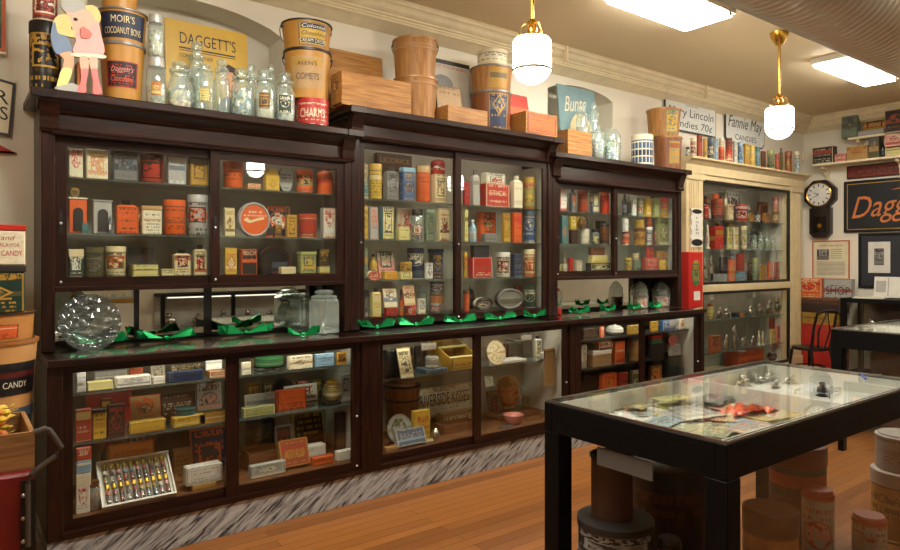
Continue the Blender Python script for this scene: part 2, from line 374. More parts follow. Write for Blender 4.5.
def make(kind, name, label, cat, group, loc, rz, w, d, h, cols, o):
    """build one countable thing of the given kind, base centre at loc"""
    c = list(cols) + [cols[0], cols[0]]; hw, hd = w / 2, d / 2
    em = o.get('em', 1.0)
    def tg(ob): return tag(ob, label, cat, group)
    K = dict(loc=loc, rz=rz)
    side = plain(o.get('side', c[0]), 0.45)
    if kind in ('box', 'low'):
        mb = MB().box(-hw, hw, -hd, hd, 0, h, 0, {0: 1, **({4: 2} if kind == 'low' else {})})
        r = tg(mb.build(name, [side, litho(c, em), litho(c, 0.0)], bevel=min(0.003, w * 0.05), **K))
        if o.get('lid'):
            part(MB().box(-hw - .002, hw + .002, -hd - .002, hd + .002, 0, h * .28), 'lid', plain(o['lid'], 0.45), r, loc=(0, 0, h * .745), bevel=.002)
    elif kind == 'tin':
        hb = h * 0.86
        r = tg(MB().box(-hw, hw, -hd, hd, 0, hb, 0, {0: 1, 3: 2}).build(name, [side, litho(c, em, 0.35), litho(c, 0, 0.35)], bevel=min(0.006, w * 0.08), **K))
        part(MB().box(-hw - .003, hw + .003, -hd - .003, hd + .003, 0, h - hb), 'lid', plain(o.get('lid', c[1]), 0.35), r, loc=(0, 0, hb), bevel=.003)
    elif kind == 'spout':
        hb = h * 0.86
        mb = MB().box(-hw, hw, -hd, hd, 0, hb * .93, 0, {0: 1})
        mb.hexa([(-hw, -hd, hb * .93), (hw, -hd, hb * .93), (hw, hd, hb * .93), (-hw, hd, hb * .93), (-hw * .6, -hd * .6, hb), (hw * .6, -hd * .6, hb), (hw * .6, hd * .6, hb), (-hw * .6, hd * .6, hb)])
        r = tg(mb.build(name, [side, litho(c, em, 0.35)], bevel=.002, **K))
        part(MB().lathe([(0, 0), (hw * .45, 0), (hw * .45, h - hb), (0, h - hb)], 14), 'cap', plain(o.get('lid', c[1]), 0.3), r, loc=(0, 0, hb))
    elif kind == 'house':
        hb = h * .62
        r = tg(MB().box(-hw, hw, -hd, hd, 0, hb, 0, {0: 1}).build(name, [side, litho(c, em)], **K))
        part(MB().prism([(-hw, 0), (hw, 0), (hw * .55, h - hb), (-hw * .55, h - hb)], -hd, hd), 'lid', plain(o.get('lid', c[0]), .4), r, loc=(0, 0, hb), bevel=.002)
    elif kind == 'arch':      # toy bank: a house front with an arched doorway
        mb = MB().box(-hw, hw, -hd, hd, 0, h, 0, {0: 0})
        r = tg(mb.build(name, [plain(c[0], .45)], bevel=.003, **K))
        pts = [(-hw * .55, h * .06)] + [(hw * .55, h * .06)] + [(hw * .55 * math.cos(a), h * .62 + hw * .55 * math.sin(a)) for a in [PI * k / 8 for k in range(9)]]
        part(MB().prism(pts, -hd - .006, -hd + .01), 'doorway', plain(c[1], .5), r)
        part(MB().box(-hw - .004, hw + .004, -hd - .006, hd, h, h * 1.04), 'lid', plain(c[2], .4), r)
    elif kind in ('round', 'dome', 'can'):
        rr = hw; lidh = h * (0.18 if kind != 'dome' else 0.34); hb = h - lidh
        mb = MB().lathe([(rr * .94, 0), (rr * .97, h * .02), (rr * .97, hb), (rr * .9, hb)], 28)
        mb.lathe([(0, 0.001), (rr * .94, 0)], 28)
        r = tg(mb.build(name, litho(c, em, 0.36), **K))
        if kind == 'dome':
            pr = [(rr, 0), (rr, lidh * .35), (rr * .93, lidh * .55), (rr * .7, lidh * .8), (rr * .3, lidh * .97), (0, lidh)]
        elif kind == 'can': pr = [(rr, 0), (rr, lidh * .3), (rr * .9, lidh * .35), (rr * .86, lidh * .6), (0, lidh * .6)]
        else: pr = [(rr, 0), (rr, lidh * .92), (rr * .95, lidh), (0, lidh)]
        l = part(MB().lathe(pr, 28), 'lid', plain(o.get('lid', c[1]), 0.35), r, loc=(0, 0, hb))
        if o.get('knob'): part(MB().ball((0, 0, lidh + rr * .12), rr * .16), 'knob', plain(o['knob'], .3), l)
    elif kind == 'drum':     # paper drum: taller, hooped
        rr = hw
        pr = [(rr * .97, 0), (rr, 0), (rr, h * .04), (rr * .97, h * .05), (rr * .97, h * .8)]
        mb = MB().lathe(pr, 36); mb.lathe([(0, .001), (rr * .97, 0)], 36)
        r = tg(mb.build(name, litho(c, em, .5), **K))
        part(MB().lathe([(rr, 0), (rr, h * .19), (rr * .96, h * .2), (0, h * .2)], 36), 'lid', plain(o.get('lid', c[1]), .45), r, loc=(0, 0, h * .8))
    elif kind == 'pail':
        r1, r0 = hw, hw * o.get('taper', .84); bm_ = o.get('body') or litho(c, 0, .5)
        mb = MB().lathe([(0, .001), (r0, 0), (r0 + (r1 - r0) * .97, h * .97), (r1, h)], 36); mb.lathe([(r1, h), (r1 * .96, h), (r1 * .93, h * .93), (0, h * .93)], 36)
        r = tg(mb.build(name, bm_, **K))
        hp = o.get('hoop', 'dark')
        part(MB().lathe([(r1 + .001, h * .95), (r1 + .006, h * .95), (r1 + .006, h), (r1 - .002, h)], 36), 'rim', plain(hp, .4, .3), r)
        if o.get('hoops'):
            for t in o['hoops']:
                q = r0 + (r1 - r0) * t
                part(MB().lathe([(q + .001, h * t - .008), (q + .005, h * t - .008), (q + .006, h * t + .008), (q + .001, h * t + .008)], 36), 'hoop', plain(o.get('hoopc', 'kraft'), .5), r)
        if o.get('wire', True):
            pts = [(r1 * 1.04 * math.cos(a), -r1 * .12 - .02 * math.sin(a), h * .9 - r1 * .62 * math.sin(a)) for a in [PI * k / 14 for k in range(15)]]
            wr = [(x * 1.03, r1 * .95 * abs(math.sin(PI * k / 14)) * 1.06 + 0.0, z) for k, (x, y, z) in enumerate(pts)]
            part(MB().tube(wr, .0028, 6), 'wire_handle', plain((90, 86, 80), .35, .9), r)
            for sx in (-1, 1): part(MB().ball((sx * r1 * .995, 0, h * .9), (.01, .012, .014)), 'handle_ear', plain((90, 86, 80), .35, .9), r)
    elif kind == 'jar':
        rr = hw; sh = o.get('shape', 'apoth'); g = JARG()
        if sh == 'apoth': pr = [(0, .002), (rr * .84, 0), (rr * .92, h * .03), (rr * .97, h * .2), (rr, h * .5), (rr * .95, h * .6), (rr * .72, h * .67), (rr * .7, h * .72), (rr * .8, h * .745)]
        elif sh == 'column': pr = [(0, .002), (rr * .9, 0), (rr, h * .03), (rr, h * .74), (rr * .86, h * .78), (rr * .8, h * .8)]
        elif sh == 'bowl': pr = [(0, .002), (rr * .62, 0), (rr * .7, h * .03), (rr * .97, h * .22), (rr, h * .36), (rr * .9, h * .54), (rr * .66, h * .66), (rr * .66, h * .72), (rr * .74, h * .75)]
        else: pr = [(0, .002), (rr * .86, 0), (rr * .95, h * .04), (rr * .96, h * .6), (rr * .72, h * .72), (rr * .7, h * .78)]
        ns = o.get('sides', 24)
        r = tg(MB().lathe(pr, ns, sm=ns > 10).build(name, g, **K))
        zt = pr[-1][1]; rl = pr[-1][0]; lh = h - zt
        if o.get('lid'):
            part(MB().lathe([(rl * 1.06, 0), (rl * 1.08, lh * .8), (rl, lh), (0, lh)], 20), 'lid', plain(o['lid'], .35, .2), r, loc=(0, 0, zt))
        else:
            part(MB().lathe([(rl * .7, -.01), (rl, 0), (rl * 1.1, lh * .12), (rl * 1.08, lh * .26), (rl * .7, lh * .36), (rl * .55, lh * .46), (rl * .78, lh * .6), (rl * .8, lh * .8), (rl * .5, lh * .96), (0, lh)], ns if ns < 12 else 20, sm=ns > 10), 'stopper', g, r, loc=(0, 0, zt))
        if o.get('fill'):
            ft = o.get('fillh', .5)
            part(MB().lathe([(0, .006), (rr * .74, .006), (rr * .86, h * .06), (rr * .9, h * ft * .6), (rr * .84, h * ft), (0, h * ft * 1.06)], 18), 'candy_filling', candy(o['fill']), r)
        if o.get('tagc'):
            z0, z1 = o.get('tagz', (.18, .46)); aw = o.get('taga', .55)
            part(patch(MB(), rr * 1.015, rr * 1.015, h * z0, h * z1, -aw, aw), 'paper_label', litho(o['tagc'], 1, .5), r)
    elif kind == 'bottle':
        rr = hw
        r = tg(MB().lathe([(0, .001), (rr * .95, 0), (rr, h * .03), (rr, h * .58), (rr * .8, h * .68), (rr * .4, h * .76), (rr * .38, h * .88), (rr * .42, h * .9)], 20).build(name, o.get('mat') or plain(c[0], .2), **K))
        part(MB().lathe([(rr * .46, 0), (rr * .46, h * .1), (0, h * .1)], 14), 'cap', plain(c[1], .4), r, loc=(0, 0, h * .89))
        part(patch(MB(), rr * 1.02, rr * 1.02, h * .14, h * .46, -1.0, 1.0), 'paper_label', litho((c[2], c[1], c[0]), 1), r)
    elif kind == 'disc':      # round tin or tray standing on its edge, face to -y
        rr = hw; n = 40; th = o.get('th', .035)
        cz = rr
        mb = MB(); prof = [(0, 0), (rr * .99, 0), (rr, .004), (rr, th), (0, th)]
        for (ra, ya), (rb, yb) in zip(prof, prof[1:]):
            vs = [(q * math.cos(2 * PI * i / n) * 1.0, -hd + y, cz * (h / w) + q * math.sin(2 * PI * i / n) * (h / w)) for q, y in ((ra, ya), (rb, yb)) for i in range(n)]
            us = []
            for i in range(n):
                k = (i + 1) % n
                f = lambda q, i: (.5 + .5 * q / rr * math.cos(2 * PI * i / n), .5 + .5 * q / rr * math.sin(2 * PI * i / n))
                us.append([f(ra, i), f(ra, k), f(rb, k), f(rb, i)])
            mb.add(vs, [(i, (i + 1) % n, n + (i + 1) % n, n + i) for i in range(n)], 0 if ya == 0 and yb == 0 else 1, us, True)
        r = tg(mb.build(name, [litho(c, em, .4), plain(o.get('side', c[1]), .4)], **K))
        if o.get('rim'):
            pts = [(rr * .93 * math.cos(2 * PI * i / 40), -hd - .001, cz * (h / w) + rr * .93 * (h / w) * math.sin(2 * PI * i / 40)) for i in range(40)]
            part(MB().tube(pts, rr * .07, 6, closed=True), 'rim', plain(o['rim'], .4), r)
    elif kind == 'plate':
        rr = hw; tl = o.get('lean', .22)
        mb = MB().lathe([(0, 0), (rr * .6, 0), (rr * .7, .01), (rr, .024), (rr, .029), (rr * .68, .016), (0, .008)], 36)
        r = tg(mb.build(name, o.get('mat') or litho(c, em, .2), loc=(loc[0], loc[1], loc[2] + rr * math.cos(tl) + .002), rot=(PI / 2 - tl, 0, rz)))
    elif kind == 'card':
        tl = o.get('lean', .2); th = o.get('th', .006); h2 = h / math.cos(tl)
        mb = MB().box(-hw, hw, 0, th, 0, h2, 0, {0: 1})
        r = tg(mb.build(name, [o.get('mat') or plain(o.get('side', c[1]), .5), o.get('mat') or litho(c, em, .45)], loc=(loc[0], loc[1] - hd, loc[2] + .001 + th * math.sin(tl)), rot=(-tl, 0, rz)))
        if o.get('frame'):
            q = .014; f = MB()
            f.box(-hw, hw, -.008, 0, 0, q).box(-hw, hw, -.008, 0, h2 - q, h2).box(-hw, -hw + q, -.008, 0, q, h2 - q).box(hw - q, hw, -.008, 0, q, h2 - q)
            part(f, 'frame', plain(o['frame'], .4), r)
    elif kind == 'open':      # shallow box with its lid standing up behind
        hb = h * o.get('hb', .32)
        t = .005; mb = MB().box(-hw, hw, -hd, hd, 0, t, 0)
        mb.box(-hw, hw, -hd, -hd + t, t, hb, 0, {0: 1}).box(-hw, hw, hd - t, hd, t, hb).box(-hw, -hw + t, -hd + t, hd - t, t, hb).box(hw - t, hw, -hd + t, hd - t, t, hb)
        mb.box(-hw + t, hw - t, -hd + t, hd - t, t, hb * .75, 2)
        r = tg(mb.build(name, [side, litho(c, .0), litho((c[2], c[1], c[0]), 0)], **K))
        part(MB().box(-hw, hw, 0, .008, 0, h - hb, 0, {0: 1}), 'lid', [plain(o.get('lid', c[1]), .5), litho(o.get('lidc', (c[1], c[2], c[0])), 1)], r, loc=(0, hd - .008, hb), rot=(-.12, 0, 0))
    elif kind == 'figure':
        mb = MB().lathe([(0, 0), (hw, 0), (hw, h * .06), (hw * .6, h * .1), (hw * .85, h * .35), (hw * .6, h * .62), (hw * .3, h * .7)], 14)
        mb.ball((0, 0, h * .82), (hw * .5, hw * .5, h * .17))
        r = tg(mb.build(name, plain(c[0], .4), **K))
        part(MB().box(-hw * .35, hw * .35, -hw * .82, -hw * .5, h * .22, h * .5), 'painted_front', plain(c[1], .4), r)
    elif kind == 'bowl':
        rr = hw
        r = tg(MB().lathe([(0, 0.0), (rr * .5, 0), (rr * .85, h * .45), (rr, h), (rr * .94, h), (rr * .78, h * .5), (rr * .45, h * .12), (0, h * .1)], 28).build(name, o.get('mat') or plain(c[0], .25), **K))
    elif kind == 'crate':
        t = o.get('t', .014); wood = o.get('mat') or pine(0)
        mb = MB().box(-hw, hw, -hd, -hd + t, 0, h, 0).box(-hw, hw, hd - t, hd, 0, h).box(-hw + t, hw - t, -hd + t, hd - t, 0, t)
        r = tg(mb.build(name, wood, **K))
        for s_ in (-1, 1):
            e = MB(); xa, xb = (s_ * hw, s_ * (hw - t)); xa, xb = min(xa, xb), max(xa, xb)
            if o.get('grip', True) and h > .09:
                e.box(xa, xb, -hd + t, hd - t, t, h * .5).box(xa, xb, -hd + t, hd - t, h * .74, h).box(xa, xb, -hd + t, -hd * .4, h * .5, h * .74).box(xa, xb, hd * .4, hd - t, h * .5, h * .74)
            else: e.box(xa, xb, -hd + t, hd - t, t, h)
            part(e, 'end_board', wood, r)
    elif kind == 'mould':     # tinned metal chocolate mould of an animal or figure
        hd = max(hd, hw * .45)
        rnd = random.Random(hash(label) & 0xffff if False else int(w * 1e5) + int(h * 1e5)); mb = MB()
        mb.ball((0, 0, h * .34), (hw * .8, hd * .7, h * .34), 0, 14, 10); mb.ball((hw * .3 * rnd.choice((-1, 1)), 0, h * .72), (hw * .48, hd * .5, h * .22), 0, 12, 8)
        mb.ball((hw * .1, 0, h * .9), (hw * .14, hd * .2, h * .1), 0, 8, 6); mb.box(-hw, hw, -hd * .12, hd * .12, 0, h * .16)
        r = tg(mb.build(name, metal((206, 202, 192), .24), **K))
        part(MB().box(-.006, .006, -hd * .8, -hd * .55, h * .3, h * .55), 'clip', metal((190, 186, 176), .2), r)
    elif kind == 'pot':
        rr = hw
        r = tg(MB().lathe([(0, 0), (rr * .6, 0), (rr * .66, h * .05), (rr * .98, h * .3), (rr, h * .5), (rr * .85, h * .72), (rr * .62, h * .78)], 28).build(name, litho(c, em, .15), **K))
        l = part(MB().lathe([(rr * .7, 0), (rr * .72, h * .05), (rr * .5, h * .11), (rr * .14, h * .13), (0, h * .13)], 24), 'lid', plain(o.get('lid', c[1]), .2), r, loc=(0, 0, h * .78))
        part(MB().ball((0, 0, h * .17), rr * .16), 'knob', plain(o.get('lid', c[1]), .2), l)
    else: raise ValueError(kind)
    if o.get('text'):
        for tx in (o['text'] if isinstance(o['text'], list) else [o['text']]):
            s, fw, fh, zc, tc = tx[:5]; sh = tx[5] if len(tx) > 5 else 0
            if kind in ('round', 'dome', 'can', 'drum', 'pail', 'jar'):
                rz_ = hw
                if kind == 'pail': rz_ = (hw * o.get('taper', .84)) + (hw - hw * o.get('taper', .84)) * zc + .001
                lettering(r, s, w * fw, h * fh, (0, 0, h * zc), plain(tc, .5), bend=rz_ * 1.012 + o.get('toff', 0), shear=sh)
            elif kind == 'card':
                lettering(r, s, w * fw, h * fh, (0, -.0015, h * zc), plain(tc, .5), shear=sh)
            elif kind == 'disc':
                lettering(r, s, w * fw, h * fh, (0, -hd - .002, h * zc), plain(tc, .5), shear=sh)
            else:
                lettering(r, s, w * fw, h * fh, ((tx[6] if len(tx) > 6 else 0) * w, -hd - .0015, h * zc), plain(tc, .5), shear=sh)
    return r

def candy(c):
    key = ('candy', str(c))
    if key in _mc: return _mc[key]
    m, nt, N, L = new_mat('candy_filling')
    o = N.new('ShaderNodeOutputMaterial'); b = N.new('ShaderNodeBsdfPrincipled'); L.new(b.outputs[0], o.inputs[0])
    t = N.new('ShaderNodeTexCoord'); v = N.new('ShaderNodeTexVoronoi'); v.inputs['Scale'].default_value = 60; L.new(t.outputs['Object'], v.inputs['Vector'])
    cr = N.new('ShaderNodeValToRGB'); cr.color_ramp.interpolation = 'CONSTANT'
    cs = [c, 'ivory', c, 'white', c] if isinstance(c, str) else list(c)
    while len(cr.color_ramp.elements) < len(cs): cr.color_ramp.elements.new(0.5)
    for i, k in enumerate(cs): cr.color_ramp.elements[i].position = i / len(cs); cr.color_ramp.elements[i].color = col(k)
    sp = N.new('ShaderNodeSeparateColor'); L.new(v.outputs['Color'], sp.inputs[0]); L.new(sp.outputs[0], cr.inputs[0]); L.new(cr.outputs[0], b.inputs['Base Color'])
    b.inputs['Roughness'].default_value = 0.3
    bp = N.new('ShaderNodeBump'); bp.inputs['Strength'].default_value = 0.6; bp.inputs['Distance'].default_value = .006; L.new(v.outputs['Distance'], bp.inputs['Height']); L.new(bp.outputs[0], b.inputs['Normal'])
    _mc[key] = m
    return m

CATS = {}
class Shelf:
    """places things on a real shelf plane: extents come from where they stand along the shelf front"""
    def __init__(s, z, yf, phrase, group, xr=None, ymax=4.192): s.ymax = ymax; s.z, s.yf, s.phrase, s.group, s.last, s.xr = z, yf, phrase, group, None, xr
    def put(s, kind, x0, x1, pt, cols, name, desc, cat=None, dy=0.0, on=False, d=None, k=None, pb=None, full=None, rz=0.0, **o):
        cols = cols.split() if isinstance(cols, str) else cols
        yf = s.yf + dy; zb = s.z
        if on and s.last: zb = s.last[1] + .0005; yf = s.last[0] + dy
        t0, t1 = tan_of(x0), tan_of(x1)
        if kind in ('round', 'dome', 'can', 'drum', 'pail', 'jar', 'bottle', 'figure', 'bowl', 'pot'):
            a0, a1 = math.atan(t0), math.atan(t1); ph = (a0 + a1) / 2; hf = (a1 - a0) / 2
            D = yf / (math.cos(ph) - math.sin(hf)); r = D * math.sin(hf); x, y = D * math.sin(ph), D * math.cos(ph); w = d_ = 2 * r; rz += -ph
            zt = on_y((x0 + x1) / 2, pt, y - r * .5).z
        else:
            kk = k if k is not None else {'low': 1.0, 'open': .9, 'card': .0, 'plate': 0, 'disc': .0, 'crate': .5, 'mould': .5}.get(kind, .55)
            if d is not None: xl = t0 * (yf + d); w = t1 * yf - xl; d_ = d
            else: w = (t1 * yf - t0 * yf) / (1 + kk * max(0, t0)); d_ = kk * w
            if s.xr: pass
            x = t1 * yf - w / 2
            if kind in ('card', 'plate', 'disc'): d_ = o.get('th', .03)
            d_ = max(d_, .004); y = yf + d_ / 2
            zt = on_y((x0 + x1) / 2, pt, yf).z
        if pb is not None: zb = on_y((x0 + x1) / 2, pb, yf).z
        h = max(zt - zb, .012)
        ext = d_ / 2 + (h * math.tan(o.get('lean', .2)) + .004 - d_ / 2 + o.get('th', .006) if kind == 'card' else (w * math.sin(o.get('lean', .22)) if kind == 'plate' else 0))
        if y + ext > s.ymax: y = s.ymax - ext
        lab = full or (desc + ' ' + s.phrase)
        if kind == 'plate': h = w
        ob = make(kind, name, lab, cat or name.split('_')[-1], s.group, (x, y, zb + .0008), rz, w, d_, h, cols, o)
        s.last = (yf, zb + h); s.last_ob = ob
        return ob

# ------------------------------------------------------------------ the room
YW, XR, ZC = 4.25, 9.2, 3.38
XL, YF = -2.6, -1.5
def wallpaint(name, c, rough=0.75): return plain(c, rough, 0, name, bump=0.08)
WALL = wallpaint('cream_wall_paint', (232, 225, 206)); WARM = wallpaint('ceiling_paint', (212, 194, 156)); TRIM = plain((238, 224, 188), .45, 0, 'cream_trim_paint')

def floor_mat():
    m, nt, N, L = new_mat('varnished_floorboards')
    o = N.new('ShaderNodeOutputMaterial'); b = N.new('ShaderNodeBsdfPrincipled'); L.new(b.outputs[0], o.inputs[0])
    t = N.new('ShaderNodeTexCoord'); br = N.new('ShaderNodeTexBrick'); L.new(t.outputs['Object'], br.inputs['Vector'])
    br.inputs['Scale'].default_value = 1.0; br.inputs['Brick Width'].default_value = 2.2; br.inputs['Row Height'].default_value = .075
    br.inputs['Mortar Size'].default_value = .0025; br.inputs['Mortar Smooth'].default_value = .3; br.offset = .37
    br.inputs['Color1'].default_value = col((126, 74, 28)); br.inputs['Color2'].default_value = col((160, 100, 44)); br.inputs['Mortar'].default_value = col((60, 28, 12))
    mp = N.new('ShaderNodeMapping'); mp.inputs['Scale'].default_value = (1.2, 22, 1); L.new(t.outputs['Object'], mp.inputs[0])
    n = N.new('ShaderNodeTexNoise'); n.inputs['Scale'].default_value = 3; n.inputs['Detail'].default_value = 6; L.new(mp.outputs[0], n.inputs['Vector'])
    r = N.new('ShaderNodeMapRange'); r.inputs[3].default_value = .7; r.inputs[4].default_value = 1.15; L.new(n.outputs['Fac'], r.inputs[0])
    mx = N.new('ShaderNodeMix'); mx.data_type = 'RGBA'; mx.blend_type = 'MULTIPLY'; mx.inputs[0].default_value = 1
    L.new(br.outputs['Color'], mx.inputs[6]); L.new(r.outputs[0], mx.inputs[7]); L.new(mx.outputs[2], b.inputs['Base Color'])
    b.inputs['Roughness'].default_value = .33
    bp = N.new('ShaderNodeBump'); bp.inputs['Strength'].default_value = .3; bp.inputs['Distance'].default_value = .004; bp.invert = True
    L.new(br.outputs['Fac'], bp.inputs['Height']); L.new(bp.outputs[0], b.inputs['Normal'])
    return m
def marble_mat():
    m, nt, N, L = new_mat('grey_veined_marble')
    o = N.new('ShaderNodeOutputMaterial'); b = N.new('ShaderNodeBsdfPrincipled'); L.new(b.outputs[0], o.inputs[0])
    t = N.new('ShaderNodeTexCoord'); m0 = N.new('ShaderNodeMapping'); m0.inputs['Rotation'].default_value = (0, .62, 0); L.new(t.outputs['Object'], m0.inputs[0])
    mp = N.new('ShaderNodeMapping'); mp.inputs['Scale'].default_value = (8, 1, 60); L.new(m0.outputs[0], mp.inputs[0])
    n = N.new('ShaderNodeTexNoise'); n.inputs['Scale'].default_value = 1.0; n.inputs['Detail'].default_value = 8; n.inputs['Distortion'].default_value = .7; L.new(mp.outputs[0], n.inputs['Vector'])
    cr = N.new('ShaderNodeValToRGB'); e = cr.color_ramp.elements; e[0].position = .34; e[1].position = .58
    e[0].color = col((62, 62, 64)); e[1].color = col((182, 184, 182)); e.new(.44).color = col((138, 140, 140))
    L.new(n.outputs['Fac'], cr.inputs[0]); L.new(cr.outputs[0], b.inputs['Base Color']); b.inputs['Roughness'].default_value = .25
    return m
structure(MB().box(XL, XR, YF, YW + .4, -.1, 0).build('floor', floor_mat()))
structure(MB().box(XL - .1, XR + .1, YF - .1, YW + .4, ZC, ZC + .1).build('ceiling', WARM))
structure(MB().box(XR, XR + .1, YF - .1, YW + .1, 0, ZC).build('wall_right', WALL))
structure(MB().box(XL - .1, XL, YF - .1, YW + .1, 0, ZC).build('wall_left', WALL))
structure(MB().box(XL, XR, YF - .1, YF, 0, ZC).build('wall_behind', WALL))

def arch(x0, x1, zs, za, n=14):
    return [(x0 + (x1 - x0) * i / n, zs + (za - zs) * (1 - (2 * i / n - 1) ** 2) ** .8) for i in range(n + 1)]
wb = MB()
def wall_rect(x0, x1, z0, z1): wb.add([(x0, YW, z0), (x1, YW, z0), (x1, YW, z1), (x0, YW, z1)], [(0, 1, 2, 3)])
BX0, BX1, BZ = 6.55, 8.6, 2.46
REC = [(.62, 1.79, 2.2, 3.0, 3.12), (4.32, 5.23, 2.3, 3.06, 3.14)]
cur = XL
for (x0, x1, zb, zs, za) in REC:
    wall_rect(cur, x0, 0, ZC); wall_rect(x0, x1, 0, zb); pts = arch(x0, x1, zs, za)
    for (xa, a), (xb, b) in zip(pts, pts[1:]):
        wb.add([(xa, YW, a), (xb, YW, b), (xb, YW, ZC), (xa, YW, ZC)], [(0, 1, 2, 3)])
        wb.add([(xa, YW, a), (xb, YW, b), (xb, YW + .24, b), (xa, YW + .24, a)], [(0, 1, 2, 3)])
        wb.add([(xa, YW + .24, zb), (xb, YW + .24, zb), (xb, YW + .24, b), (xa, YW + .24, a)], [(0, 1, 2, 3)])
    for x in (x0, x1): wb.add([(x, YW, zb), (x, YW + .24, zb), (x, YW + .24, zs), (x, YW, zs)], [(0, 1, 2, 3)])
    wb.add([(x0, YW, zb), (x1, YW, zb), (x1, YW + .24, zb), (x0, YW + .24, zb)], [(0, 1, 2, 3)])
    cur = x1
wall_rect(cur, BX0, 0, ZC); wall_rect(BX0, BX1, BZ, ZC); wall_rect(BX1, XR, 0, ZC)
structure(wb.build('wall_long', WALL))

def cornice_profile():  # (distance from wall, z)
    return [(d, 3.38 - (3.38 - z) * .72) for d, z in [(0, 3.13), (.02, 3.135), (.1, 3.185), (.125, 3.19), (.13, 3.2), (.125, 3.212), (.135, 3.22), (.135, 3.235), (.15, 3.245), (.15, 3.262), (.165, 3.27),
            (.18, 3.29), (.19, 3.32), (.2, 3.335), (.215, 3.34), (.215, 3.36), (.23, 3.38), (0, 3.38)]]
structure(MB().prism_x([(YW - d, z) for d, z in cornice_profile()], XL, XR - .02).build('trim_1', TRIM))
m_ = MB(); pf = cornice_profile(); n_ = len(pf)
vs = [(XR - d, YF, z) for d, z in pf] + [(XR - d, YW, z) for d, z in pf]
m_.add(vs, [tuple(range(n_ - 1, -1, -1)), tuple(range(n_, 2 * n_))] + [(i, (i + 1) % n_, (i + 1) % n_ + n_, i + n_) for i in range(n_)])
structure(m_.build('trim_2', TRIM))
for px in (566, 706):   # small joint brackets on the cornice
    p = on_y(px, 60, YW - .22); part(MB().box(p.x - .008, p.x + .008, YW - .24, YW - .2, 3.25, 3.4 - .02), 'trim_3', TRIM, None)['kind'] = 'structure'
# cornice return pieces are joined at the corner by the two profiles

# ------------------------------------------------------------------ oak and mahogany wall cabinets
PH = lambda: mahog(2)
def framed_door(parent, x0, x1, y, z0, z1, sw, rl, rt, pull_side, woodz, woodx, pulls=True, slab=.02):
    m = MB().box(x0, x0 + sw, y, y + slab, z0, z1, 0).box(x1 - sw, x1, y, y + slab, z0, z1, 0)
    m.box(x0 + sw, x1 - sw, y, y + slab, z0, z0 + rl, 1).box(x0 + sw, x1 - sw, y, y + slab, z1 - rt, z1, 1)
    d = part(m, 'door', [woodz, woodx], parent)
    part(MB().box(x0 + sw - .004, x1 - sw + .004, y + .008, y + .012, z0 + rl - .004, z1 - rt + .004), 'pane', PANE(), d)
    if pulls:
        px = x0 + sw * .5 if pull_side < 0 else x1 - sw * .5
        part(MB().box(px - .007, px + .007, y - .003, y, (z0 + z1) / 2 - .11, (z0 + z1) / 2 + .01), 'finger_pull', plain('black', .5), d)
        part(MB().ball((px, y - .003, (z0 + z1) / 2 - .06), .008), 'lock', plain((220, 220, 214), .2, .6), d)
        part(MB().ball((px, y - .003, z0 + rl * .5), .008), 'stud', plain((220, 220, 214), .2, .6), d)
    return d

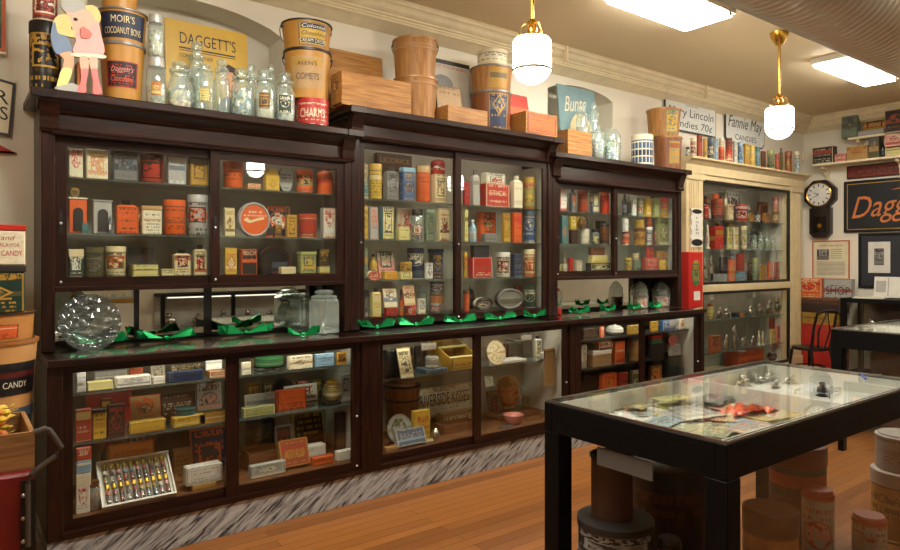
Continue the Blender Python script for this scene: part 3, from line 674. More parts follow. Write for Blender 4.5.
WX, WZ = mahog(0), mahog(2)
def upper_cabinet(name, label, X0, X1, ztop, zg0, zg1, shelves, niche, inside, mid, mirrors=()):
    r = empty(name, (X0, 3.85, 1.036), 0, label, 'cabinet', 'dark wall cabinets with sliding glass doors')
    def P(mb, nm, mats, lb=None, **k):
        o = mb.build(nm, mats, None, **k); o.parent = r; o.matrix_parent_inverse = Matrix.Translation((-X0, -3.85, -1.036)); return o
    zr = zg1 + .045; zbase = 1.036; zd0 = zg0 - .046
    for a, b in ((X0, X0 + .06), (X1 - .05, X1)):
        P(MB().box(a, b, 3.85, 3.93, zbase, ztop - .075), 'post', WZ, bevel=.004)
    for a, b in ((X0, X0 + .02), (X1 - .02, X1)): P(MB().box(a, b, 3.93, 4.22, zbase, ztop - .05, 0), 'side_panel', WZ)
    inx = plain(inside, .7)
    P(MB().box(X0 + .02, X1 - .02, 4.2, 4.22, zd0, ztop - .05), 'back_panel', inx)
    for a, b in ((X0 + .02, X0 + .026), (X1 - .026, X1 - .02)): P(MB().box(a, b, 3.93, 4.2, zd0 + .02, zg1 + .03), 'inner_lining', inx)
    P(MB().box(X0 + .02, X1 - .02, 3.88, 4.2, zd0, zg0), 'bottom_board', WX)
    # frieze, mouldings and cornice
    P(MB().box(X0 + .06, X1 - .05, 3.862, 3.93, zr, ztop - .075), 'frieze', WX)
    P(MB().prism_x([(3.835, zr + .004), (3.825, zr + .015), (3.84, zr + .03), (3.87, zr + .035), (3.87, zr)], X0 + .045, X1 - .035), 'moulding', WX)
    P(MB().prism_x([(3.85, ztop - .1), (3.84, ztop - .085), (3.8, ztop - .055), (3.79, ztop - .043), (3.87, ztop - .043), (3.87, ztop - .1)], X0 - .02, X1 + .015), 'cove', WX)
    for a in (X0 - .01, X1 - .075):
        P(MB().prism_x([(3.835, ztop - .2), (3.825, ztop - .185), (3.835, ztop - .17), (3.83, ztop - .13), (3.80, ztop - .05), (3.862, ztop - .05), (3.862, ztop - .2)], a, a + .085), 'bracket', WX)
    P(MB().box(X0 - .05, X1 + .045, 3.77, 4.22, ztop - .043, ztop), 'cornice', WX, bevel=.006)
    for a in (X0 - .052, X1 - .07): P(MB().box(a, a + .115, 3.762, 3.8, ztop - .046, ztop - .001), 'corner_block', WX, bevel=.004)
    # sliding doors: the second runs in front of the first
    d1 = framed_door(r, X0 + .06, mid + .03, 3.884, zd0, zr, .055, .046, .045, -1, WZ, WX)
    d2 = framed_door(r, mid - .03, X1 - .05, 3.862, zd0, zr, .052, .046, .045, -1, WZ, WX)
    for d in (d1, d2): d.matrix_parent_inverse = Matrix.Translation((-X0, -3.85, -1.036))
    for z in shelves:
        P(MB().box(X0 + .03, X1 - .03, 3.915, 4.19, z - .009, z), 'shelf', SHELFG())
    P(MB().tube([(X0 + .1, 3.955, zg1 + .07), (X1 - .1, 3.955, zg1 + .07)], .008, 8), 'tube_light', tube_emit(2.6))
    if niche:
        P(MB().box(X0 + .06, X1 - .05, 3.85, 3.93, zd0 - .025, zd0), 'bottom_rail', WX, bevel=.004)
        P(MB().box(X0 + .02, X1 - .02, 4.165, 4.18, zbase, zd0), 'niche_back', plain('black', .4))
        for a, b in mirrors: P(MB().box(a, b, 4.155, 4.165, zbase + .02, zd0 - .02), 'mirror', mirror_mat())
    return r
def tube_emit(s):
    key = ('tube', s)
    if key in _mc: return _mc[key]
    m, nt, N, L = new_mat('tube_lamp'); o = N.new('ShaderNodeOutputMaterial'); e = N.new('ShaderNodeEmission')
    e.inputs[0].default_value = (1, .92, .76, 1); e.inputs[1].default_value = s; L.new(e.outputs[0], o.inputs[0]); _mc[key] = m
    return m
def mirror_mat(): return plain((214, 214, 206), .015, 1.0, 'silvered_mirror')

BND = [.36, 2.10, 3.975, 5.79]
upper_cabinet('wall_cabinet', 'dark wall cabinet by the red cart, mirrored niche with gold framed reflection', BND[0], BND[1], 2.343, 1.41, 2.085, (1.93, 1.64), True, (150, 142, 126), 1.222, ((.44, .845), (.875, 1.24), (1.29, 2.04)))
upper_cabinet('wall_cabinet', 'tallest dark wall cabinet in the middle, glass doors reaching its counter', BND[1], BND[2], 2.50, 1.105, 2.25, (1.918, 1.639, 1.361), False, (206, 198, 180), 3.0)
upper_cabinet('wall_cabinet', 'dark wall cabinet beside the cream built-in, mirrored niche with domed jars', BND[2], BND[3], 2.385, 1.402, 2.106, (1.917, 1.642), True, (186, 184, 170), 4.80, ((4.05, 5.72),))

def lower_case(label, X0, X1, mid, shelves, shelfmat, inside, lamp):
    ox, oy, oz = X0, 3.6, .17
    r = empty('display_counter', (ox, oy, oz), 0, label, 'display counter', 'dark glass fronted display counters')
    def P(mb, nm, mats, **k):
        o = mb.build(nm, mats, None, **k); o.parent = r; o.matrix_parent_inverse = Matrix.Translation((-ox, -oy, -oz)); return o
    for a, b in ((X0, X0 + .065), (X1 - .065, X1)): P(MB().box(a, b, 3.6, 3.68, .171, .995), 'post', WZ, bevel=.004)
    for a, b in ((X0, X0 + .02), (X1 - .02, X1)): P(MB().box(a, b, 3.68, 4.2, .171, .995), 'side_panel', WZ)
    inx = plain(inside, .7)
    for a, b in ((X0 + .02, X0 + .026), (X1 - .026, X1 - .02)): P(MB().box(a, b, 3.7, 4.18, .245, .96), 'inner_lining', plain((214, 208, 192), .6))
    P(MB().box(X0 + .02, X1 - .02, 4.18, 4.2, .171, .995), 'back_panel', inx)
    P(MB().box(X0 + .02, X1 - .02, 3.66, 4.18, .2, .24), 'bottom_board', oldpine(0))
    P(MB().box(X0 + .065, X1 - .065, 3.598, 3.66, .171, .2), 'bottom_rail', WX)
    P(MB().box(X0 + .065, X1 - .065, 3.605, 3.66, .975, .995), 'top_rail', WX)
    d1 = framed_door(r, X0 + .06, mid + .04, 3.64, .2, .985, .05, .05, .03, 1, WZ, WX)
    d2 = framed_door(r, mid - .04, X1 - .06, 3.617, .2, .985, .065, .05, .03, 1, WZ, WX)
    for d in (d1, d2): d.matrix_parent_inverse = Matrix.Translation((-ox, -oy, -oz))
    m = MB().box(X0 + .001, X1 - .001, 3.575, 3.63, .996, 1.03).box(X0 + .001, X1 - .001, 3.86, 4.2, .996, 1.03).box(X0 + .001, X0 + .05, 3.63, 3.86, .996, 1.03).box(X1 - .05, X1 - .001, 3.63, 3.86, .996, 1.03)
    c = P(m, 'counter_frame', WX, bevel=.003)
    g = MB().box(X0 + .002, X1 - .002, 3.585, 4.19, 1.0303, 1.0345).build('glass_top', TOPG()); g.parent = c
    for sh in shelves: P(MB().box(X0 + .03, sh[2] if len(sh) > 2 else X1 - .03, sh[1], 4.178, sh[0] - .012, sh[0]), 'shelf', shelfmat)
    P(MB().tube([(X0 + .12, 3.70, .978), (X1 - .12, 3.70, .978)], .008, 8), 'tube_light', tube_emit(lamp))
    return r
lower_case('end display counter by the red cart, rack of candy vials inside', BND[0], BND[1], 1.24, ((.835, 3.75), (.585, 3.75)), SHELFG(), (126, 112, 90), 6.0)
lower_case('middle display counter with a riverside kisses crate inside', BND[1], BND[2], 2.985, ((.70, 3.78),), SHELFG(), (168, 156, 130), 4.6)
lower_case('far display counter full of tan boxes, next to the cream built-in', BND[2], BND[3], 4.865, ((.825, 3.75), (.578, 3.75, 5.36)), plain('dark', .5), (70, 60, 48), 4.0)
tag(MB().box(.36, 5.79, 3.606, 4.2, 0, .1695).build('marble_plinth', marble_mat()), 'long grey veined marble plinth under the dark display counters', 'plinth')

# ------------------------------------------------------------------ ceiling: lamps, fluorescent fixtures, duct
def emit(c, s, name):
    key = ('emit', name, s)
    if key in _mc: return _mc[key]
    m, nt, N, L = new_mat(name); o = N.new('ShaderNodeOutputMaterial'); e = N.new('ShaderNodeEmission'); e.inputs[0].default_value = (*c, 1); e.inputs[1].default_value = s
    L.new(e.outputs[0], o.inputs[0]); _mc[key] = m
    return m
def pendant(x, y, label):
    zb = 2.50; r = empty('pendant_lamp', (x, y, ZC), 0, label, 'lamp', 'brass pendant lamps with opal globes')
    B = brass(); z0 = zb - ZC
    part(MB().lathe([(0, 0), (.075, 0), (.07, -.03), (.045, -.075), (.03, -.1), (0, -.1)], 20), 'ceiling_cup', B, r)
    part(MB().tube([(0, 0, -.09), (0, 0, z0 + .36)], .011, 10), 'stem', B, r)
    part(MB().lathe([(.015, z0 + .37), (.028, z0 + .355), (.02, z0 + .335), (.03, z0 + .315), (.026, z0 + .29), (.05, z0 + .275), (.062, z0 + .262), (.05, z0 + .255)], 20), 'gallery', B, r)
    for k in range(3):
        a = 2 * PI * k / 3 + .5
        part(MB().tube([(.02 * math.cos(a), .02 * math.sin(a), z0 + .35), (.055 * math.cos(a), .055 * math.sin(a), z0 + .335), (.08 * math.cos(a), (.075) * math.sin(a), z0 + .275)], .006, 6), 'scroll_arm', B, r)
    R = .108
    g = part(MB().lathe([(.06, z0 + .262), (R * .9, z0 + .256), (R, z0 + .24), (R, z0 + .078), (R * .93, z0 + .066), (R * .86, z0 + .05), (R * .66, z0 + .026), (R * .36, z0 + .008), (.012, z0), (0, z0)], 32), 'opal_globe', emit((1, .9, .74), 9.0, 'opal_glass_lit'), r)
    part(MB().lathe([(R + .0005, z0 + .07), (R + .003, z0 + .072), (R + .003, z0 + .084), (R + .0005, z0 + .086)], 32), 'painted_ring', plain((120, 96, 60), .4), g)
    return r
pendant(2.64, 2.72, 'lit opal pendant lamp on brass stem, hanging before the tallest cabinet')
pendant(5.47, 2.72, 'lit opal pendant lamp on brass stem, hanging before the cream built-in')
pendant(-.14, 2.72, 'lit opal pendant lamp above the red cart and end cabinet')
for i, x in enumerate((2.96, 6.05)):
    pendant(x, -.1, ('lit opal pendant lamp reflected in the end cabinet glass', 'lit opal pendant lamp reflected in the tallest cabinet glass')[i])
def troffer(x0, x1, y0, y1, label, s):
    r = empty('ceiling_light', ((x0 + x1) / 2, (y0 + y1) / 2, ZC), 0, label, 'ceiling light', 'fluorescent ceiling lights')
    w, d = (x1 - x0) / 2, (y1 - y0) / 2
    part(MB().box(-w, w, -d, -d + .02, -.055, 0).box(-w, w, d - .02, d, -.055, 0).box(-w, -w + .02, -d + .02, d - .02, -.055, 0).box(w - .02, w, -d + .02, d - .02, -.055, 0), 'frame', plain((228, 222, 206), .4), r)
    part(MB().box(-w + .02, w - .02, -d + .02, d - .02, -.078, -.03), 'diffuser', emit((1, .95, .86), s, 'lit_diffuser'), r)
    part(MB().box(w - .1, w - .06, -d - .004, -d + .02, -.085, -.055), 'latch', metal(), r)
TS = 17.0
troffer(3.66, 4.64, 2.63, 3.06, 'lit fluorescent ceiling light above the middle of the room', TS)
troffer(6.42, 7.6, 2.58, 2.9, 'lit fluorescent ceiling light near the corner with the clock', TS)
troffer(.6, 1.8, 2.1, 2.52, 'lit fluorescent ceiling light before the end cabinet', TS)
def duct():
    m, nt, N, L = new_mat('galvanised_steel'); o = N.new('ShaderNodeOutputMaterial'); b = N.new('ShaderNodeBsdfPrincipled'); L.new(b.outputs[0], o.inputs[0])
    b.inputs['Metallic'].default_value = .7; b.inputs['Roughness'].default_value = .42; b.inputs['Base Color'].default_value = col((206, 200, 184))
    mb = MB(); n = 48; x0, x1, st = 1.2, XR, .012; R = .3; nx = int((x1 - x0) / st); vs = []; fs = []
    for j in range(nx + 1):
        x = x0 + st * j
        for i in range(n):
            ph = ((x / .06) - i / n) % 1.0; rr = R + (.007 if ph < .22 else 0)
            a = 2 * PI * i / n; vs.append((x, rr * math.sin(a), rr * math.cos(a)))
    for j in range(nx):
        for i in range(n): fs.append((j * n + i, j * n + (i + 1) % n, (j + 1) * n + (i + 1) % n, (j + 1) * n + i))
    mb.add(vs, fs, 0, None, True)
    d = mb.build('air_duct', m, None, loc=(0, 1.66, 3.05)); tag(d, 'large ribbed spiral steel air duct running under the ceiling', 'duct')
    for x in (2.2, 5.0, 7.8): part(MB().box(x - .015, x + .015, -.01, .01, .29, .33), 'hanger_strap', metal(), d)
duct()

# ------------------------------------------------------------------ tins and boxes in the wall cabinets
def ribbon_on(o):   # pale painted scroll across the lid of the round tin
    R = o.dimensions.x / 2; yb = min(v.co.y for v in o.data.vertices); top = [(-.62, .12), (-.45, .2), (-.3, .02), (0, .1), (.3, .2), (.62, .24)]; bot = [(.6, .1), (.3, .04), (0, -.06), (-.3, -.16), (-.5, -.06), (-.66, -.02)]
    part(MB().prism([(x * R, R + z * R) for x, z in top[::-1] + bot[::-1]], yb - .0015, yb + .001), 'painted_scroll', plain('cream', .5), o)
def S(z, yf, phrase, group): return Shelf(z, yf, phrase, group, ymax=4.51 if ('built-in' in phrase and 'above' not in phrase) else (4.172 if z < 1 else (4.245 if 'on top' in phrase or 'above' in phrase else 4.192)))
UY = 3.935
s = S(1.93, UY, 'on the top shelf of the end cabinet', 'tins on the end cabinet top shelf')
s.put('box', 68, 83, 149, 'ivory red pink', 'candy_box', 'white box with red dancing figures')
s.put('box', 85, 108, 149.5, 'ivory yellow pink', 'candy_box', 'cream and yellow box with pink edges')
s.put('tin', 111, 138, 150.5, 'grey slate dark', 'candy_tin', 'dark grey metal tin', side='slate', lid='dark')
s.put('round', 139, 164, 150.5, 'brick black red', 'candy_tin', 'dull red round tin with dark lid', lid='brown')
s.put('box', 166, 186, 153, 'lgrey white slate', 'candy_box', 'silver white carton', side='silver')
s.put('box', 188, 208, 156.5, 'mustard brown gold', 'candy_box', 'mustard yellow carton', lid='olive')
s.put('round', 223, 243, 161.5, 'orange brown orange', 'candy_tin', 'orange round tin with tan lid', em=0, lid='rust')
s.put('low', 243, 261, 183.5, 'tan red cream', 'candy_box', 'low tan box')
s.put('house', 263, 279.5, 169, 'yellow mustard gold', 'bank_tin', 'yellow house shaped tin', cat='tin', lid='yellow')
s.put('disc', 279, 293, 167, 'silver dark lgrey', 'tin_tray', 'small round silver striped tray', cat='tray', rim='silver', dy=.05)
s.put('drum', 296, 313, 170.5, 'orange black lime', 'candy_tin', 'orange and black printed drum tin', lid='orange')
s.put('dome', 316, 333, 170, 'orange brick red', 'candy_tin', 'red orange tin with domed lid', em=0, lid='orange')
s = S(1.64, UY, 'on the middle shelf of the end cabinet', 'tins on the end cabinet middle shelf')
s.put('arch', 68, 87, 199, 'orange black ivory', 'toy_bank', 'orange toy bank house with dark doorway', cat='toy bank')
s.put('disc', 69, 81, 186.5, 'olive gold black', 'medallion', 'small round medallion', cat='medallion', on=True, rim='dark')
s.put('box', 81.5, 88.5, 223, 'teal sage dgreen', 'candy_box', 'tiny green carton', dy=-.02, em=0)
s.put('arch', 92, 112, 201.5, 'lgrey dark silver', 'toy_bank', 'grey toy bank house with dark doorway', cat='toy bank')
s.put('figure', 107, 113, 216, 'slate ivory', 'penguin_figure', 'small grey penguin figure', cat='figurine', dy=-.03)
s.put('spout', 114.5, 138.5, 200, 'orange black orange', 'candy_tin', 'orange square tin with black cap', em=0, lid='black')
s.put('tin', 140, 162, 206, 'ivory dark tan', 'candy_tin', 'cream tin under a tan lid', lid='tan', em=0)
s.put('plate', 133, 158, 190, 'lime olive ivory', 'oval_platter', 'decorated platter leaning', cat='platter', dy=.13)
s.put('round', 163, 186, 200, 'orange dark rust', 'candy_tin', 'orange round tin with dark print', em=0, lid='orange')
s.put('round', 187, 208, 195, 'lgrey black orange', 'candy_tin', 'black white and orange ornate tin', lid='lgrey')
s.put('box', 223, 235, 208, 'cream gold olive', 'candy_box', 'tall floral carton')
s.put('disc', 238.5, 270, 202.5, 'orange ivory orange', 'round_tin', 'big red round tin with white rim', cat='tin', rim='silver', em=0, side='lgrey')
ribbon_on(s.last_ob)
s.put('card', 266, 292, 206, 'black orange ivory', 'floral_tray', 'black flower painted tray', cat='tray', dy=.13)
s.put('box', 273, 282, 225, 'brown gold dark', 'candy_box', 'small brown carton', dy=.02)
s.put('box', 285, 297, 215, 'gold brown mustard', 'candy_box', 'gold carton')
s.put('round', 298, 317, 214, 'brick cream red', 'candy_tin', 'red round tin with pale emblem', lid='brick')
s.put('box', 320, 336, 208, 'ivory red white', 'candy_box', 'white carton with red berries', side='lgrey')
s = S(1.41, UY, 'on the bottom shelf of the end cabinet', 'tins on the end cabinet bottom shelf')
s.put('box', 68, 83.5, 250, 'dgreen ivory white', 'candy_box', 'dark green and white carton', lid='cream')
s.put('round', 84, 104, 247.5, 'olive dark grey', 'candy_tin', 'dark olive round tin', lid='olive')
s.put('round', 105, 126, 246.5, 'cream olive orange', 'candy_tin', 'cream and orange printed tin', lid='cream')
s.put('open', 128, 159, 247, 'lemon dark black', 'display_box', 'open display box with dark lid', lid='black', lidc=('black', 'dark', 'maroon'), hb=.4)
s.put('low', 160.5, 174, 269, 'lemon dark cream', 'candy_box', 'small yellow box', dy=-.02, k=.5)
s.put('spout', 172, 191, 250, 'cream black red', 'candy_tin', 'short cream tin with black bird emblem', lid='black')
s.put('spout', 192.5, 207, 245, 'cream black red', 'candy_tin', 'tall cream tin with black bird emblem', lid='black')
s.put('box', 223, 237, 248, 'yellow red ivory', 'candy_box', 'yellow box with red candy stripes')
s.put('box', 239, 257, 249.5, 'black orange orange', 'candy_box', 'black and red carton with woman silhouette', side='orange', text=('BEICH', .8, .14, .86, 'ivory'))
s.put('round', 257, 272.5, 254, 'black dark dark', 'candy_tin', 'plain black round tin', em=0, lid='black')
s.put('disc', 258, 290, 246.5, 'black dark slate', 'round_tray', 'dark round tray with red rim', cat='tray', dy=.14, rim='maroon', em=0)
s.put('low', 278.5, 296, 267, 'cream yellow tan', 'candy_box', 'low cream box', k=.5)
s.put('tin', 297, 316.5, 252, 'lime navy yellow', 'candy_tin', 'yellow green tin with blue band', lid='lime', text=('Kisses', .6, .12, .2, 'dark'))
s.put('box', 317, 330, 267, 'lemon mustard gold', 'candy_box', 'small lemon box under the black tin')
s.put('box', 316.5, 330, 249, 'black gold dark', 'candy_tin', 'black tin with gold print', on=True, em=1)

s = S(1.918, UY, 'on the top shelf of the tallest cabinet', 'tins on the tallest cabinet top shelf')
s.put('box', 362, 368, 164.5, 'teal cream gold', 'candy_box', 'teal printed carton')
s.put('round', 368.7, 382, 164, 'yellow dark cream', 'candy_tin', 'tall yellow tin', lid='gold')
s.put('spout', 383, 399, 166, 'grey black silver', 'candy_tin', 'dark silver printed tin', lid='dark')
s.put('tin', 399.5, 415, 167.5, 'blue gold navy', 'candy_tin', 'blue tin with gold arc', lid='sky')
s.put('round', 416, 430.5, 166, 'orange brick orange', 'candy_tin', 'tall orange tin with tan lid', lid='tan')
s.put('box', 374, 412, 154, 'brown dark kraft', 'wooden_box', 'long brown licorice box standing behind', dy=.17, d=.05, em=0, text=('LICORICE', .85, .1, .86, 'tan'))
s.put('box', 431, 446.5, 174, 'cream olive tan', 'candy_tin', 'cream square tin')
s.put('dome', 430.5, 445, 159, 'red maroon ivory', 'candy_tin', 'red domed tin atop the cream tin', on=True, lid='red')
s.put('box', 462.5, 470, 182, 'red maroon brick', 'candy_box', 'narrow red carton')
s.put('spout', 470.3, 479.8, 170, 'lgrey yellow grey', 'candy_tin', 'grey tin with yellow band', lid='grey')
s.put('box', 480, 509.5, 184, 'red ivory red', 'candy_box', 'red stick candy box', em=0, k=.3, text=[('STICK', .72, .22, .6, 'cream'), ('CANDY', .3, .1, .22, 'cream')])
s.put('box', 480.5, 505.5, 173, 'ivory slate orange', 'candy_box', 'white and orange box atop the red box', on=True, k=.35)
s.put('spout', 509.7, 522.7, 175.5, 'ivory tan pale', 'candy_tin', 'pale cream tin', em=0, lid='ivory')
s.put('round', 523, 535, 177, 'lime red yellow', 'candy_tin', 'yellow green tin with red emblem', lid='gold')
s = S(1.639, UY, 'on the second shelf of the tallest cabinet', 'tins on the tallest cabinet second shelf')
s.put('box', 362, 368, 206, 'yellow olive gold', 'candy_box', 'narrow yellow printed carton')
s.put('box', 368.5, 378, 207, 'lgrey orange silver', 'candy_box', 'silver carton with orange ring')
s.put('box', 379, 394, 206.5, 'lemon navy ivory', 'candy_box', 'cream carton with navy portrait', side='teal')
s.put('box', 394.5, 412.5, 208.5, 'pale pink red', 'candy_box', 'large pinkish carton', dy=.11, k=.3)
s.put('box', 395.5, 410, 227, 'lemon olive cream', 'candy_box', 'small pale yellow box', k=.5)
s.put('jar', 411, 423.5, 209, 'maroon', 'candy_jar', 'glass jar with dark lid and red label', shape='column', lid='black', fill=('maroon', 'brown', 'ivory', 'dark'), fillh=.55, tagc=('ivory', 'red', 'maroon'))
s.put('tin', 423.7, 435, 209, 'sage dgreen olive', 'candy_tin', 'grey green tin', lid='sage')
s.put('box', 436, 449.5, 208.5, 'cream brick black', 'candy_box', 'tall cream carton with red emblem')
s.put('box', 463.3, 468.3, 210, 'lemon gold olive', 'candy_box', 'narrow lemon carton')
s.put('bottle', 468.8, 476.5, 219.5, 'sky white lgrey', 'talc_bottle', 'pale blue bottle', cat='bottle')
s.put('box', 477, 496, 212, 'orange dark tan', 'candy_box', 'orange carton with dark circles', dy=.1, k=.3)
s.put('low', 481, 496.5, 233.5, 'grey silver olive', 'soap_box', 'low grey oval box', cat='box', k=.4, em=0)
s.put('box', 501.5, 510.3, 213, 'gold brown yellow', 'candy_box', 'gold carton with oval')
s.put('box', 510.6, 522, 212.5, 'orange brick red', 'candy_box', 'plain orange red carton', em=0)
s.put('round', 523.5, 535.3, 211, 'blue ivory slate', 'candy_tin', 'blue round tin', lid='slate')
s = S(1.361, UY, 'on the third shelf of the tallest cabinet', 'tins on the tallest cabinet third shelf')
s.put('box', 362, 368, 248, 'sage olive gold', 'candy_box', 'olive printed carton')
s.put('bottle', 369.5, 377.5, 254, 'gold black lemon', 'candy_bottle', 'yellow and black bottle', dy=.06)
s.put('disc', 368.3, 380, 271, 'brick ivory red', 'round_tin', 'little red round tin on edge', cat='tin', dy=-.03, rim='orange')
s.put('card', 379, 396.5, 251.4, 'pink dgreen ivory', 'display_card', 'pink and green display card', cat='card', dy=.1)
s.put('low', 381, 397.5, 271.5, 'yellow orange gold', 'candy_tray', 'yellow candy tray', cat='tray', k=.5)
s.put('low', 398, 412.5, 272, 'lemon dark cream', 'candy_box', 'low cream box under a gold tin', k=.4)
s.put('round', 399.5, 412, 262, 'gold olive dark', 'candy_tin', 'short gold tin', on=True, lid='gold')
s.put('round', 407, 424.5, 248, 'navy ivory slate', 'candy_tin', 'navy round tin with white swirls', lid='navy', dy=.07)
s.put('box', 424.5, 433, 263, 'white black lgrey', 'candy_box', 'small black and white carton', dy=-.02)
s.put('tin', 428, 443.5, 249, 'navy gold slate', 'candy_tin', 'navy square tin with gold oval', lid='navy', dy=.1)
s.put('round', 462.8, 467.3, 252, 'yellow red gold', 'candy_tin', 'narrow yellow tin', lid='yellow')
s.put('low', 468, 492.5, 257.5, 'red ivory brick', 'candy_box', 'red box with pale diamond', k=.3)
s.put('low', 470, 489.5, 245.5, 'black slate dark', 'candy_box', 'black box atop the red box', on=True, k=.35, em=0)
s.put('round', 496, 510, 252.5, 'ivory black pink', 'candy_tin', 'white and black banded round tin', lid='white')
s.put('box', 510.4, 522.4, 254, 'navy silver dark', 'candy_box', 'navy carton with silver lines', em=0)
s.put('round', 522.7, 535.3, 249.5, 'cream rust orange', 'candy_tin', 'cream and orange round tin', lid='cream')
s = S(1.106, UY, 'on the bottom shelf of the tallest cabinet', 'tins on the tallest cabinet bottom shelf')
s.put('box', 362, 368.5, 290.6, 'grey dark olive', 'candy_box', 'narrow dark grey carton', lid='dark')
s.put('spout', 369.7, 381.3, 288, 'lemon orange cream', 'candy_tin', 'pale yellow tin with dark cap', lid='dark', em=0)
s.put('low', 383.6, 398, 308, 'red maroon brick', 'candy_tin', 'low red tin', k=.4)
s.put('card', 384.5, 398, 289, 'ivory gold blue', 'display_card', 'white card with yellow and blue figures', cat='card', on=True)
s.put('bottle', 399, 404, 296, 'orange red gold', 'candy_bottle', 'small orange bottle', dy=.03)
s.put('figure', 398.5, 404, 288.5, 'slate sky', 'clown_figure', 'bluish small figure standing behind', cat='figurine', dy=.14)
s.put('round', 404.5, 416.3, 306, 'red ivory red', 'candy_tin', 'low red tin with white letter', em=0, lid='red', text=('e', .35, .5, .42, 'ivory'))
s.put('card', 404.5, 416, 286, 'cream red olive', 'display_card', 'cream card above the red tin', cat='card', on=True)
s.put('box', 416.6, 425.7, 299, 'ivory black lgrey', 'candy_box', 'white carton with black emblem')
s.put('jar', 417, 427.5, 287, 'grey', 'candy_jar', 'clear glass jar behind white carton', shape='column', dy=.11)
s.put('round', 430, 441, 303.5, 'grey brick ivory', 'candy_tin', 'grey tin at the base of its stack', lid='silver')
s.put('round', 429.5, 444, 294, 'wood brown wood', 'candy_tin', 'orange brown tin amid its stack', on=True, em=0, lid='brown')
s.put('round', 430, 444, 282, 'dark silver maroon', 'candy_tin', 'dark tin topping its stack', on=True, lid='dark')
s.put('round', 463, 469.5, 290, 'orange red orange', 'candy_tin', 'tall plain orange tin', em=0, lid='brown')
s.put('pot', 465, 475, 286.5, 'black dark dark', 'black_teapot', 'small black pot', cat='pot', dy=.15, em=0)
s.put('disc', 475.5, 493, 297.5, 'dark ivory brown', 'portrait_tray', 'oval portrait tray', cat='tray', dy=.06, rim='dark')
s.put('disc', 497, 523, 289, 'grey lime olive', 'round_tin', 'big grey round tin standing on edge', cat='tin', rim='grey', side='dark', dy=.02)
s.put('box', 513.5, 522.5, 286.5, 'red brick red', 'candy_box', 'red box behind the grey round tin', dy=.12, em=0)
s.put('round', 523.4, 536, 286, 'dgreen ivory dgreen', 'candy_tin', 'dark green tin with white band', lid='dgreen')

s = S(1.917, UY, 'on the top shelf of the far cabinet', 'tins on the far cabinet top shelf')
s.put('box', 556.5, 567, 189, 'white red red', 'candy_box', 'red and white carton', side='red', em=0)
s.put('spout', 569, 576.3, 188.5, 'slate gold orange', 'candy_tin', 'slate tin with gold oval', lid='dark')
s.put('round', 577.5, 588, 190.5, 'rust brown brick', 'candy_tin', 'rusty red round tin', em=0, lid='rust')
s.put('tin', 589.3, 599.2, 189.5, 'slate lemon cream', 'candy_tin', 'blue grey tin with cream shield', lid='slate')
s.put('round', 600, 609.3, 191, 'red orange red', 'candy_tin', 'bright red round tin', em=0, lid='orange')
s.put('bottle', 622, 627, 192.5, 'dark silver slate', 'candy_bottle', 'dark glass bottle', cat='bottle')
s.put('bottle', 627, 631.5, 194, 'grey silver dark', 'candy_bottle', 'grey glass bottle', dy=.05)
s.put('box', 631.5, 636.5, 199, 'white lgrey white', 'candy_box', 'plain white carton', em=0)
s.put('round', 637, 643.3, 198, 'sage ivory orange', 'candy_tin', 'pale green round tin', lid='sage')
s.put('box', 643.8, 651.3, 198.5, 'yellow orange ivory', 'candy_box', 'yellow carton with white emblem')
s.put('box', 652, 659.6, 198.5, 'lime olive sage', 'candy_box', 'light green carton')
s.put('low', 660.5, 668, 208.5, 'mustard black yellow', 'candy_box', 'yellow box under an orange tin', k=.4)
s.put('dome', 660.5, 668, 196.5, 'orange red pink', 'candy_tin', 'orange red domed tin', on=True, lid='red')
s = S(1.642, UY, 'on the middle shelf of the far cabinet', 'tins on the far cabinet middle shelf')
s.put('box', 559, 568, 216, 'teal sage orange', 'candy_box', 'tall blue green carton')
s.put('box', 568.5, 578, 230, 'dbrown brown dark', 'candy_box', 'dark brown carton', em=0)
s.put('box', 568.5, 576.5, 216.5, 'yellow black lemon', 'candy_box', 'yellow and black carton', on=True)
s.put('round', 579, 589.5, 229, 'ivory sky white', 'candy_tin', 'white and blue round tin', lid='white')
s.put('disc', 578.5, 588, 216, 'dark gold brown', 'oval_tin', 'dark oval tin', cat='tin', on=True, rim='dark')
s.put('jar', 591.5, 599.3, 229, 'dark', 'candy_jar', 'small black jar with yellow label', shape='column', lid='black', fill='black', tagc=('lemon', 'black', 'yellow'))
s.put('round', 600, 609.3, 223.5, 'brown copper dark', 'candy_tin', 'brown banded round tin', em=0, lid='dark')
s.put('box', 595, 606, 221, 'black dark dark', 'candy_box', 'black box behind the brown tin', dy=.14, em=0)
s.put('round', 622, 629.5, 232, 'orange white rust', 'candy_tin', 'orange and white round tin', lid='rust')
s.put('box', 622.3, 628.7, 218, 'white lgrey white', 'candy_box', 'white carton atop an orange tin', on=True, em=0)
s.put('round', 633.8, 645.5, 228.5, 'gold rust brown', 'candy_tin', 'brown gold round tin', lid='brown')
s.put('can', 634.5, 644.3, 219.5, 'yellow mustard gold', 'candy_tin', 'yellow tin atop the brown one', on=True, lid='yellow')
s.put('round', 646, 652.5, 227, 'lgrey slate white', 'candy_tin', 'pale blue white round tin', lid='white')
s.put('pot', 646, 652, 217, 'rust orange copper', 'small_pot', 'little orange pot', cat='pot', on=True, em=0)
s.put('box', 655, 669, 217, 'lime olive ivory', 'candy_box', 'large yellow green patterned carton', k=.3, dy=.03)
s.put('box', 652.8, 656.8, 231, 'maroon pink dark', 'candy_box', 'tiny dark red carton', dy=-.02)
s = S(1.403, UY, 'on the bottom shelf of the far cabinet', 'tins on the far cabinet bottom shelf')
s.put('box', 556.3, 561.3, 264, 'lemon olive cream', 'candy_box', 'small lemon carton')
